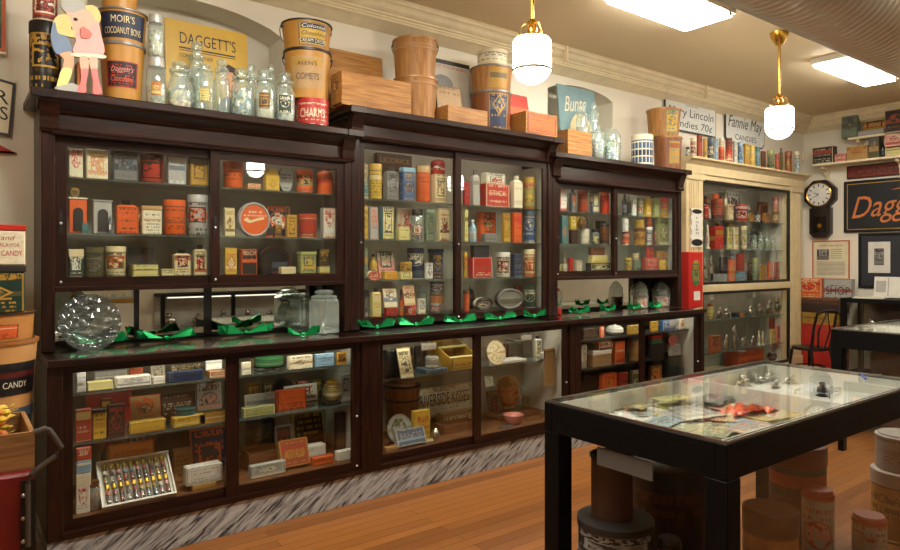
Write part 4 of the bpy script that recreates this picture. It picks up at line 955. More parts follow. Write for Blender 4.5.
s.put('box', 561.8, 567, 264, 'ivory black cream', 'candy_box', 'small black and cream carton')
s.put('figure', 562.5, 566.5, 252, 'pale pink', 'doll_figure', 'slender pale figure', cat='figurine', dy=.1)
s.put('box', 568, 573.3, 258, 'red maroon red', 'toy_book', 'small red book standing', cat='book', em=0, side='red')
s.put('box', 574, 582.3, 260.5, 'pale brown cream', 'candy_box', 'tan carton with brown square')
s.put('low', 585.5, 611, 263, 'black lemon ivory', 'candy_box', 'long black box with yellow figures', k=.25)
s.put('low', 588, 608, 255.3, 'lemon cream yellow', 'candy_box', 'cream yellow box on black box', on=True, k=.25, em=0)
s.put('low', 588, 605, 247.5, 'brown copper dbrown', 'candy_box', 'brown box topping its stack', on=True, k=.25, em=0)
s.put('round', 624.5, 632, 258, 'yellow black lemon', 'candy_tin', 'yellow tin with black circle', lid='yellow')
s.put('box', 633, 641, 260.5, 'sage teal dgreen', 'candy_box', 'sage green carton', em=0)
s.put('round', 632, 639.3, 253.5, 'cream black dark', 'candy_tin', 'cream and black tin', on=True, lid='cream')
s.put('low', 641.5, 658.7, 257.7, 'brick pink red', 'candy_box', 'pinkish red box', k=.25)
s.put('box', 645.5, 653.6, 247, 'red black orange', 'candy_box', 'red box atop the pinkish red box', on=True, k=.4)
s.put('box', 654, 667.8, 251, 'gold orange slate', 'candy_box', 'gold carton with dark figure', k=.2, dy=.03)
s.put('box', 659, 666, 260, 'yellow gold lemon', 'candy_box', 'small yellow carton before the gold carton', dy=-.03, k=.3)

# ------------------------------------------------------------------ inside the lower display counters
LY = 3.76
s = S(.836, LY, 'on the top shelf of the end counter', 'boxes on the end counter top shelf')
s.put('box', 76.5, 86, 373, 'lgrey black ivory', 'candy_box', 'ornate black and white box', k=.4)
s.put('low', 86, 113, 382, 'lemon cream pale', 'candy_box', 'low cream box', k=.5, em=0)
s.put('card', 94, 129, 371.5, 'lgrey olive ivory', 'lace_card', 'lace patterned card with cameos', cat='card', dy=.22)
s.put('low', 114, 151, 376.5, 'white lgrey grey', 'candy_box', 'long white box with oval badge', k=.35, em=.6)
s.put('box', 129, 143, 368.5, 'orange red brick', 'candy_box', 'orange red box behind long white one', dy=.2, k=.3, em=0)
s.put('low', 152, 164.8, 377, 'white ivory lgrey', 'candy_box', 'small white box below a card', k=.6, em=0)
s.put('card', 151, 165.5, 366, 'ivory brown ivory', 'note_card', 'cream note card', cat='card', dy=.2)
s.put('low', 166, 204, 371.5, 'navy slate dark', 'candy_box', 'long navy box', k=.3, em=0)
s.put('card', 171, 202, 365, 'cream dark gold', 'dotted_card', 'dotted cream card behind navy box', cat='card', dy=.25)
s.put('open', 205.5, 226.5, 361.5, 'wood white lgrey', 'candy_box', 'open white box with orange front', hb=.4, lid='white', lidc=('white', 'sky', 'lgrey'))
s.put('box', 241, 251, 362.5, 'ivory black lgrey', 'candy_box', 'black and white printed box', k=.4)
s.put('can', 253, 285, 366.5, 'black white dark', 'round_tin', 'flat black tin with white dots', cat='tin', em=0, lid='black')
s.put('round', 254, 284, 358, 'green dgreen sage', 'round_tin', 'flat green lidded tin', cat='tin', on=True, em=0, lid='green')
s.put('box', 286.5, 313, 356, 'ivory grey gold', 'candy_box', 'white box with printed sprigs', k=.25)
s.put('box', 313.5, 334.5, 354, 'sky navy blue', 'candy_box', 'pale blue box with dark castle', k=.25)
s.put('box', 335.5, 347, 352.5, 'gold maroon black', 'candy_box', 'gold and black box', k=.3)
s = S(.586, LY, 'on the middle shelf of the end counter', 'boxes on the end counter middle shelf')
s.put('box', 75, 91.5, 409, 'brick ivory lemon', 'popcorn_box', 'red and white box with yellow square', cat='box', k=.3)
s.put('tin', 92, 106.5, 409, 'yellow black gold', 'candy_tin', 'yellow tin with black oval', lid='black', k=.5)
s.put('card', 86, 133, 390, 'red brick maroon', 'red_sign', 'wide red sign', cat='sign', dy=.3)
s.put('box', 107, 125, 404, 'dark brick brown', 'candy_box', 'dark box with figure', k=.3)
s.put('card', 131, 161.5, 397, 'tan orange olive', 'pictorial_card', 'tan pictorial lid standing', cat='card', dy=.12)
s.put('low', 127, 166, 421, 'yellow brown mustard', 'candy_box', 'long yellow box', k=.3, em=0)
s.put('low', 170.5, 205.5, 416.5, 'yellow black lemon', 'candy_box', 'yellow box with black figures', k=.3, em=0)
s.put('can', 175, 196, 408, 'teal slate dgreen', 'round_tin', 'flat teal tin', cat='tin', on=True, em=0, lid='teal', dy=.01)
s.put('card', 160, 196, 394, 'brown ivory dark', 'framed_card', 'woven framed card with cream label', cat='card', dy=.22, frame='dbrown')
s.put('open', 196, 227, 384.5, 'mustard lgrey pale', 'bird_box', 'open box with pale bird printed lid', cat='box', hb=.25, lid='lgrey', lidc=('lgrey', 'dark', 'pink'), k=.5)
s.put('low', 241, 275, 407, 'lime ivory olive', 'candy_box', 'low striped cream box', k=.25, em=0)
s.put('card', 245.5, 282, 394, 'lgrey ivory grey', 'flower_card', 'grey card with white flowers', cat='card', dy=.13)
s.put('box', 274.5, 306.5, 390, 'orange black orange', 'candy_box', 'red orange box with black shield', k=.25, dy=.04)
s.put('card', 285, 317.5, 385.5, 'white red olive', 'white_tray', 'white framed tray', cat='tray', dy=.2, frame='white')
s.put('disc', 274, 294, 378.5, 'black dark dark', 'black_disc', 'dark round disc behind orange box', cat='disc', dy=.26, em=0)
s.put('low', 322.5, 342, 403, 'black dark dark', 'scroll_stand', 'black scroll stand under the pot', cat='stand', em=0, k=.5)
s.put('pot', 322.5, 342, 379, 'lime brick ivory', 'ginger_jar', 'painted ginger jar on a scroll stand', cat='jar', on=True, lid='gold')
s.put('box', 341, 351, 374, 'lgrey dark silver', 'clear_box', 'grey framed clear plastic box', cat='box', k=.15, dy=.03)
s = S(.241, 3.71, 'on the floor of the end counter', 'boxes on the end counter floor')
s.put('box', 75.5, 90, 487, 'white red ivory', 'candy_box', 'white box at bottom of stack', k=.4)
s.put('box', 75.5, 91, 474, 'ivory lgrey cream', 'candy_box', 'cream box second from bottom of stack', on=True, k=.4, em=0)
s.put('box', 75.5, 91.5, 461, 'sky blue ivory', 'candy_box', 'blue and white box third in stack', on=True, k=.4)
s.put('box', 75.5, 91.5, 448, 'brick ivory red', 'candy_box', 'red box topping the stack', on=True, k=.4, em=0, text=('ice', .5, .3, .6, 'ivory'))
s.put('jar', 85.5, 100.5, 481.5, 'brown', 'candy_jar', 'brown glass jar with screw lid', shape='column', lid='brown', fill=('brown', 'wood', 'dbrown'), fillh=.6, dy=.0)
s.put('box', 190, 216.5, 484, 'gold dark tan', 'candy_box', 'patterned box under white box', k=.3)
s.put('low', 183, 222.5, 466, 'white grey lgrey', 'candy_box', 'white box with lettering', on=True, k=.35, em=.4, dy=-.0)
s.put('card', 165, 191, 434, 'dbrown dark brown', 'dark_card', 'dark brown card leaning', cat='card', dy=.35)
s.put('box', 172, 192, 449, 'kraft brown tan', 'kraft_box', 'kraft paper box behind', cat='box', dy=.2, k=.4, em=0)
s.put('card', 192, 229, 430, 'navy orange black', 'picture_card', 'dark blue card with oranges', cat='card', dy=.3)
s.put('crate', 241, 287, 452, 'brown', 'wooden_tray', 'long brown wooden tray', cat='tray', dy=.12, d=.14, mat=oldpine(0), grip=False)
s.put('low', 248, 286, 464, 'lgrey sage ivory', 'picture_box', 'grey picture box', cat='box', k=.2)
s.put('card', 282, 310.5, 444, 'rust gold brick', 'candy_box', 'red brown box with slanting gold letters', th=.05, lean=.35, em=0, side='tan', text=('BETSY ROSS', .7, .3, .5, 'gold', .4), dy=.03)
s.put('low', 301.5, 326, 446, 'white lgrey ivory', 'paper_parcel', 'rumpled white parcel', cat='parcel', k=.5, em=0, dy=.12)
s.put('low', 310, 334, 457, 'orange brown rust', 'candy_box', 'low orange box', k=.35, em=0)
s.put('low', 334.5, 355, 451, 'white grey ivory', 'candy_box', 'small bright white box', k=.4, em=0)
s.put('card', 294, 325, 414.5, 'dbrown yellow brown', 'poster_box', 'tall dark box with yellow lettering', cat='box', dy=.38, th=.03)
s.put('card', 276, 294, 426.5, 'brick dark red', 'framed_picture', 'small red picture with frame', cat='picture', dy=.33, frame='lgrey')
s.put('round', 245, 275, 422, 'dark olive brown', 'round_tin', 'large dark round tin behind tray', cat='tin', dy=.28, lid='dark')
s.put('box', 334, 346, 413, 'dbrown dark brown', 'toy_cabinet', 'small dark wooden cabinet', cat='cabinet', dy=.16, k=.5, em=0)

s = S(.586, 3.98, 'standing at the back of the end counter middle shelf', 'boxes at the back of the end counter')
for a, b, t, c, d in ((246, 260, 384, 'brown gold dark', 'brown floral carton'), (262, 273, 383, 'olive cream brown', 'olive cream carton'), (296, 308, 381, 'maroon pink dark', 'maroon flowered carton'), (310, 322, 380, 'dgreen gold dark', 'dark green carton'), (100, 112, 398, 'maroon gold dark', 'maroon carton'), (150, 160, 400, 'dark tan brown', 'dark brown carton')):
    s.put('box', a, b, t, c, 'candy_box', d, k=.3)
s = S(.836, 4.0, 'standing at the back of the end counter top shelf', 'boxes at the back of the end counter')
for a, b, t, c, d in ((251, 262, 359, 'cream brick gold', 'cream and red carton'), (290, 302, 356, 'brick ivory gold', 'brick red carton'), (318, 328, 354, 'ivory brown gold', 'ivory carton')):
    s.put('box', a, b, t, c, 'candy_box', d, k=.3)
s = S(.701, 3.79, 'on the shelf of the middle counter', 'things on the middle counter shelf')
s.put('box', 383, 411, 350, 'black dark dark', 'display_stand', 'slanted black stand with cream front', cat='stand', k=.3, em=0)
s.put('card', 401, 414.5, 349, 'cream olive ivory', 'printed_card', 'narrow cream card on a black stand', cat='card', dy=-.075, lean=.3)
s.put('low', 416, 448, 369.5, 'slate sky blue', 'glass_tray', 'flat slate blue tray', cat='tray', k=.7, em=0)
s.put('jar', 424.5, 439.5, 357, 'lgrey', 'glass_jar', 'small glass jar with orange sweets', shape='column', fill=('orange', 'ivory', 'lgrey'), fillh=.2, on=True, lid='lgrey')
def slant_case(x0, x1, yf, z, d, hf, hb, label):
    w = x1 - x0; r = empty('candy_case', ((x0 + x1) / 2, yf + d / 2, z), 0, label, 'case', 'things on the middle counter shelf'); h = w / 2; m = plain('mustard', .45); t = .012
    b = MB().box(-h, h, -d / 2, d / 2, 0, t).box(-h, h, d / 2 - t, d / 2, t, hb)
    for sx in (-h, h - t): b.prism_x([(-d / 2, t), (d / 2 - t, t), (d / 2 - t, hb), (-d / 2, hf)], sx, sx + t)
    part(b, 'carcass', m, r); part(MB().box(-h + t, h - t, -d / 2, -d / 2 + t, t, hf, 0, {0: 1}), 'front_panel', [m, litho('mustard dark gold'.split(), 0)], r)
    a = math.atan2(hb - hf, d); n = MB()
    L_ = math.hypot(d, hb - hf)
    n.box(-h, h, 0, .02, 0, .008).box(-h, h, L_ * .5 - .01, L_ * .5 + .01, 0, .008).box(-h, h, L_ - .02, L_, 0, .008)
    l = part(n, 'lid_frame', plain('lemon', .4), r, loc=(0, -d / 2, hf), rot=(a, 0, 0))
    part(MB().box(-h + t, h - t, .02, L_ - .02, .002, .005), 'lid_glass', PANE(), l)
    return r
p0 = on_y(453, 372, 3.8); slant_case(p0.x - .03, on_y(477.5, 370, 3.8).x, 3.79, .7015, .3, .085, .21, 'mustard yellow slant topped glass case on the middle counter shelf')
def price_card(px0, px1, py0, py1, y, desc):
    a, b = on_y(px0, py1, y), on_y(px1, py0, y)
    o = MB().box(-(b.x - a.x) / 2, (b.x - a.x) / 2, 0, .003, 0, b.z - a.z, 0, {0: 1}).build('price_sign', [plain('white', .5), litho('white grey ivory'.split(), 0)], None, loc=((a.x + b.x) / 2, y, a.z), bevel=0)
    tag(o, desc, 'sign', 'small white cards inside the glass doors'); 
    part(MB().box(-.006, .006, .003, .006, (b.z - a.z) * .8, b.z - a.z + .01), 'hook', metal(), o); return o
price_card(421.5, 436.5, 342.5, 351, 3.70, 'white price card hanging above the glass jar, middle counter')
price_card(521, 532, 334.5, 341, 3.70, 'white price card hanging above the wire stand, middle counter')
price_card(670, 678, 320, 325.5, 3.70, 'white price card before the blue box, far counter')
s.put('plate', 486, 504.5, 338, 'ivory gold cream', 'china_plate', 'white china plate standing', cat='plate')
s.put('low', 489, 527, 361, 'white lgrey ivory', 'paper_sheet', 'crumpled white paper', cat='paper', k=.5, em=0)
def wire_stand(x0, x1, y0, y1, z, h):
    r = empty('wire_stand', ((x0 + x1) / 2, (y0 + y1) / 2, z), 0, 'clear glass box with metal edges on the middle counter shelf', 'glass box', 'things on the middle counter shelf'); w, d = (x1 - x0) / 2, (y1 - y0) / 2; m = metal((150, 150, 146), .3)
    b = MB()
    for zz in (.004, h): b.tube([(-w, -d, zz), (w, -d, zz), (w, d, zz), (-w, d, zz)], .004, 6, closed=True)
    for sx in (-w, w):
        for sy in (-d, d): b.tube([(sx, sy, .004), (sx, sy, h)], .004, 6)
    b.tube([(0, -d, .004), (0, -d, h)], .003, 6)
    part(b, 'metal_edges', m, r); part(MB().box(-w, w, -d, -d + .003, .006, h), 'glass_pane', PANE(), r)
q = on_y(514, 360, 3.9); wire_stand(q.x, on_y(531, 360, 3.9).x, 3.9, 4.0, .7025, .15)
s.put('spout', 533, 542, 336, 'ivory navy gold', 'candy_tin', 'white and navy tin', dy=.12, lid='navy')
s.put('box', 539.5, 548.5, 352.5, 'white lgrey ivory', 'paper_box', 'plain small white box', cat='box', em=0, dy=-.0)
s = S(.241, 3.74, 'on the floor of the middle counter', 'things on the middle counter floor')
s.put('pail', 385, 420, 385.5, 'wood brown rust', 'wooden_pail', 'big brown wooden pail', cat='pail', body=dveneer(), dy=.16, hoops=(.25, .7), hoopc='dbrown', wire=False, taper=.9)
s.put('crate', 434, 478, 424.5, 'wood', 'wooden_crate', 'brown wooden crate with bottles', cat='crate', dy=.08, k=.4, mat=oldpine(0))
s.put('card', 418, 473.5, 387, 'pale tan tan', 'stencilled_sign', 'stencilled riverside kisses crate panel', cat='board', dy=.36, pb=416, lean=.15, th=.015, em=0, text=[('RIVERSIDE KISSES', .88, .4, .58, 'black'), ('MALDEN CITY', .4, .12, .9, 'dark')])
s.put('box', 436, 476, 412, 'kraft brown tan', 'licorice_box', 'brown licorice box above the crate', cat='box', dy=.24, pb=422, k=.2, em=0, text=('LICORICE', .7, .5, .4, 'ivory'))
s.put('box', 411, 430.5, 411, 'yellow mustard gold', 'candy_box', 'yellow carton with red letters', k=.35, em=0, dy=.05, text=[('Red', .66, .22, .7, 'red', .1), ('a Cap', .84, .2, .44, 'red', .1)])
s.put('box', 383, 399.5, 447, 'kraft ivory tan', 'kraft_box', 'small kraft box', cat='box', em=0, k=.4, dy=-.03)
s.put('plate', 386.5, 411, 426, 'lgrey sage olive', 'printed_disc', 'round grey printed lid', cat='disc', dy=.08)
s.put('card', 398.5, 427, 432, 'slate lgrey sky', 'slate_box', 'slate blue box tilted back', cat='box', th=.04, lean=.4, em=0, dy=-.04, side='lgrey')
s.put('card', 422.5, 434, 440, 'cream olive gold', 'paper_fan', 'cream printed paper fan', cat='fan', lean=.5, dy=-.02)
def egg(x, y, z, hh): 
    o = MB().lathe([(0, 0), (.45 * hh * .6, .06 * hh), (.38 * hh, .32 * hh), (.33 * hh, .58 * hh), (.18 * hh, .88 * hh), (0, hh)], 18).build('metal_egg', metal((200, 198, 190), .25), None, loc=(x, y, z)); tag(o, 'silver metal egg standing on the floor of the middle counter', 'egg', 'things on the middle counter floor')
    part(MB().lathe([(.385 * hh, .32 * hh), (.392 * hh, .33 * hh), (.385 * hh, .34 * hh)], 18), 'seam', metal((140, 138, 130), .3), o)
q = on_y(435, 440, 3.76); egg(q.x, 3.755, .2415, .085)
s.put('crate', 486, 540, 414, 'wood', 'wooden_crate', 'low brown crate', cat='crate', dy=.13, k=.4, mat=oldpine(0), grip=False)
s.put('card', 489, 509, 391, 'kraft brown wood', 'brown_board', 'brown wooden box panel', cat='board', dy=.38, th=.02, em=0)
def barrel(px, y, z, L, r):
    q = on_y(px, 400, y); o = MB().lathe([(0, 0), (r * .8, 0), (r * .86, .01), (r, L * .35), (r, L * .65), (r * .86, L), (r * .7, L), (0, L * .97)], 26).build('wooden_barrel', veneer(), None, loc=(q.x, y, z), rot=(.25, -.42, 0))
    tag(o, 'turned orange wood barrel tilted in the low brown crate, middle counter', 'barrel', 'things on the middle counter floor')
    for t in (.2, .78): part(MB().lathe([(r * .96, L * t), (r * 1.03, L * t), (r * 1.03, L * (t + .05)), (r * .96, L * (t + .05))], 26), 'hoop', plain('copper', .35), o)
    part(MB().box(-r * .25, r * .25, -r * 1.04, -r * .9, L * .3, L * .36).box(-r * .22, r * .22, -r * 1.04, -r * .92, L * .6, L * .66), 'slot', plain('black', .4), o)
barrel(510, 4.0, .352, .2, .09)
s.put('card', 504, 515, 393, 'yellow dark gold', 'paper_fan', 'yellow fan behind the orange barrel', cat='fan', dy=.34, lean=.1)
def dome_glass(px, y, z, r, h):
    q = on_y(px, 400, y); o = MB().lathe([(r, 0), (r, h * .4), (r * .9, h * .65), (r * .6, h * .9), (0, h)], 24).build('glass_dome', JARG(), None, loc=(q.x, y, z)); tag(o, 'clear glass dome at the end of the middle counter floor', 'dome', 'things on the middle counter floor')
    part(MB().lathe([(0, -.012), (r * 1.08, -.012), (r * 1.08, 0), (0, 0)], 24), 'base', plain('dbrown', .4), o)
dome_glass(519, 4.10, .254, .045, .21)
s.put('bowl', 502.5, 524, 416, 'pink pink pink', 'pink_bowl', 'glossy pink bowl', cat='bowl', dy=-.05)
s.put('low', 499, 514, 427, 'slate dark black', 'slate_box', 'dark slate box before the pink bowl', cat='box', k=.3, dy=-.05, em=0)
s.put('card', 526, 540, 418.5, 'ivory black brick', 'picture_card', 'small picture card beside the pink bowl', cat='card', dy=.02, frame='kraft')
s.put('card', 533.5, 561, 383, 'olive brown tan', 'framed_picture', 'wooden framed picture', cat='picture', dy=.37, frame='wood', lean=.1)
q = on_y(545, 349, 3.752); q2 = on_y(555, 385, 3.752)
o = MB().box(0, q2.x - q.x, 0, .012, 0, q.z - q2.z).build('paper_bag', plain('tan', .6), None, loc=(q.x, 3.752, q2.z)); tag(o, 'hanging cream paper bag at the white end of the middle counter', 'bag', 'things on the middle counter floor')
part(MB().box(0, q2.x - q.x, -.002, .014, (q.z - q2.z) * .78, (q.z - q2.z) * .98), 'striped_top', litho('tan dark brown'.split(), 0), o)
s.put('card', 485.5, 494, 376.5, 'ivory grey ivory', 'paper_tag', 'white paper tag propped above crate', cat='tag', dy=.32, pb=387)

s = S(.241, 3.99, 'at the back of the middle counter floor', 'things at the back of the middle counter')
for a, b, t, c, d in ((490, 498, 398, 'dark brick brown', 'dark and red carton'), (522, 530, 396, 'olive gold dark', 'olive carton')):
    s.put('box', a, b, t, c, 'candy_box', d, k=.3, dy=.06)
s = S(.701, 4.02, 'at the back of the middle counter shelf', 'things at the back of the middle counter')
for a, b, t, c, d in ((404, 413, 347, 'brown dark gold', 'brown carton'), (414, 421, 346, 'dark olive grey', 'dark carton with oval'), (503, 509, 344, 'maroon dark brick', 'maroon carton'), (543, 548, 340, 'ivory navy gold', 'ivory carton')):
    s.put('box', a, b, t, c, 'candy_box', d, k=.3)
s = S(.826, 3.77, 'on the top shelf of the far counter', 'boxes on the far counter top shelf')
s.put('low', 580.5, 597, 329, 'dbrown dark brown', 'candy_box', 'dark brown box', k=.2, em=0)
s.put('box', 599, 604.5, 327, 'orange ivory orange', 'candy_box', 'narrow orange and white box', k=.4)
s.put('pot', 605.5, 624, 325, 'white ivory lgrey', 'paper_bag', 'crumpled white paper bag', cat='bag', em=0, lid='white')
s.put('box', 626.5, 640, 325.5, 'mustard olive yellow', 'candy_tin', 'mustard tin with oval', k=.25)
s.put('box', 649.5, 658.5, 321.5, 'gold brown yellow', 'candy_box', 'gold box', k=.25)
s.put('box', 659.3, 676.5, 320.5, 'blue ivory navy', 'candy_box', 'blue picture box', k=.2)
s.put('box', 678, 685, 319, 'ivory brick red', 'candy_box', 'red and white box', k=.3)
s = S(.579, 3.77, 'on the middle shelf of the far counter', 'boxes on the far counter middle shelf')
s.put('box', 580.5, 587, 344.5, 'ivory black lgrey', 'candy_box', 'slim white box', k=.3, em=.6)
s.put('low', 588, 611.5, 351, 'tan lgrey kraft', 'candy_box', 'wide tan box with white lid', k=.25, em=.4, lid='white')
s.put('low', 594, 613, 341, 'copper white dark', 'candy_box', 'brown box with white square atop tan one', on=True, k=.3)
s.put('box', 612, 625, 341.5, 'orange ivory red', 'candy_box', 'orange box with pale stripes', k=.3, em=0)
s.put('round', 626, 640.5, 336.5, 'tan kraft mustard', 'candy_tin', 'tan round tin with blue grey lid', lid='slate', em=0)
s.put('box', 648, 664.5, 343.5, 'dark black dbrown', 'candy_box', 'black box', k=.2, em=0)
s.put('low', 648, 662.5, 339.5, 'green dgreen green', 'candy_box', 'flat green box', on=True, k=.3, em=0)
s.put('low', 648, 662.5, 335.5, 'red brick red', 'candy_box', 'flat red box topping the green one', on=True, k=.3, em=0)
s = S(.241, 3.77, 'on the floor of the far counter', 'boxes on the far counter floor')
def toy_truck(px, y, z, L):
    q = on_y(px, 400, y); r = empty('toy_truck', (q.x, y, z), 0, 'white and black toy truck on the floor of the far counter', 'toy truck', s.group); h = L * .5
    part(MB().box(-L / 2, L / 2, -.04, .04, .03, .05).box(-L / 2, -L * .1, -.04, .04, .05, h * .6), 'chassis', plain('black', .4), r)
    part(MB().box(-L * .08, L * .18, -.038, .038, .05, h), 'cab', plain('white', .4), r, bevel=.006)
    part(MB().box(L * .18, L * .46, -.03, .03, .05, h * .6), 'bonnet', plain('white', .4), r, bevel=.006)
    for x in (-L * .3, L * .32):
        for yy in (-.046, .046):
            m = MB(); n = 16; R = .032; vs = [(x + R * math.cos(2 * PI * i / n), yy + d, .033 + R * math.sin(2 * PI * i / n)) for d in (-.008, .008) for i in range(n)]
            m.add(vs, [tuple(range(n)), tuple(range(n, 2 * n))] + [(i, (i + 1) % n, n + (i + 1) % n, n + i) for i in range(n)]); part(m, 'wheel', plain('dark', .5), r)
toy_truck(588.5, 3.85, .2415, .19)
s.put('box', 598.5, 617, 374, 'orange brick gold', 'candy_box', 'orange fruit box', k=.3)
s.put('box', 617.5, 628, 373, 'brick red maroon', 'candy_box', 'dull red box', k=.3)
s.put('box', 629.5, 640, 370.5, 'olive ivory brown', 'candy_box', 'olive striped box', k=.3)
s.put('box', 648, 662, 366, 'brown gold orange', 'candy_box', 'brown box with gold letters', k=.2)
s.put('pail', 660, 682, 355, 'dgreen dgreen dark', 'green_can', 'dark green metal can', cat='can', em=0, hoop='black', taper=.95, wire=False)
s.put('box', 668, 681, 345, 'lgrey dark silver', 'metal_box', 'silver metal box atop the green can', cat='box', on=True, k=.3, em=0)
s.put('disc', 668.5, 677, 335, 'red black red', 'toy_ring', 'red and black wheel atop silver box', cat='toy', on=True, rim='red')
s.put('card', 688, 694.5, 333, 'rust orange copper', 'wooden_board', 'rust orange board against the white end', cat='board', dy=.25, em=0, th=.02, lean=.02)

# rack of candy vials
def vial_rack():
    a = on_y(100, 511, 3.69); z0 = .2415; x0 = on_y(106, 505, 3.70).x; x1 = on_y(172, 497, 3.70).x
    tl = .75; L = .255; w = x1 - x0; rot = (tl, 0, 0); r = empty('sample_rack', ((x0 + x1) / 2, 3.70, z0), 0, 'white sloping rack of gold capped candy vials on the end counter floor', 'rack')
    part(MB().box(-w / 2 - .02, w / 2 + .02, 0, L, 0, .008).box(-w / 2 - .02, w / 2 + .02, 0, .01, .008, .03).box(-w / 2 - .02, -w / 2 - .012, .01, L, .008, .03).box(w / 2 + .012, w / 2 + .02, .01, L, .008, .03).box(-w / 2 - .02, w / 2 + .02, L - .008, L, .008, .045), 'tray', plain('white', .4), r, rot=rot)
    part(MB().box(-w / 2 + .0, w / 2 - .0, .03, .05, 0, .016).box(-w / 2, w / 2, L * .76, L * .8, 0, L * math.sin(tl) * .72), 'support', plain('lgrey', .5), r)
    part(MB().box(-w * .38, w * .36, L * math.cos(tl) + .0, L * math.cos(tl) + .004, L * math.sin(tl) + .02, L * math.sin(tl) + .1, 0), 'name_card', litho(((214, 140, 66), 'rust', (214, 140, 66)), 0), r)
    base = Vector(r.location); Mx = Matrix.Rotation(tl, 3, 'X')
    fills = ['gold', 'ivory', 'pink', 'orange', 'rust', 'dark', 'navy', 'brick', 'yellow', 'mustard']; f2 = ['maroon', 'lgrey', 'red', 'white', 'maroon', 'pink', 'sky', 'teal', 'pink', 'brick']
    proto = None
    for row in (0, 1):
        for k in range(10):
            x = -w / 2 + w * (k + .5) / 10; l0 = .013 + row * .115; vr = w / 10 * .43
            p = base + Mx @ Vector((x, l0, .0095 + vr))
            v = MB().lathe([(0, 0), (vr * .9, 0), (vr, .006), (vr, .074), (vr * .7, .083), (0, .083)], 14).build('candy_vial', VIALG(), None, loc=p, rot=(tl - PI / 2, 0, 0))
            tag(v, 'small glass candy vial with gold cap lying in the white sloping rack', 'vial', 'gold capped candy vials in the rack')
            part(MB().lathe([(0, .003), (vr * .82, .003), (vr * .84, .072), (0, .072)], 12), 'candy_filling', candy(((fills, f2)[row - 1][k], 'dark', (fills, f2)[row - 1][k], (f2, fills)[row - 1][(k + 3) % 10])), v)
            part(MB().lathe([(vr * .82, .082), (vr * .9, .083), (vr * .9, .107), (vr * .6, .11), (0, .11)], 14), 'cap', plain((214, 178, 70), .25, .9), v)
    for k in range(9):
        x = -w / 2 + w * (k + .8) / 10; vr = .012
        v = MB().lathe([(0, 0), (vr, 0), (vr, .1), (vr * .6, .12), (0, .12)], 12).build('candy_bottle', plain(('dgreen', 'maroon', 'dark')[k % 3], .2), None, loc=(r.location.x + x, r.location.y + L * math.cos(tl) + .045, z0))
        tag(v, 'small dark bottle standing in line behind the white sloping rack', 'bottle', 'dark bottles behind the vial rack')
        v.scale = (1, 1, 2.1); part(MB().lathe([(vr * .6, .12), (vr * .65, .135), (0, .135)], 10), 'cap', plain('brick', .4), v)
vial_rack()

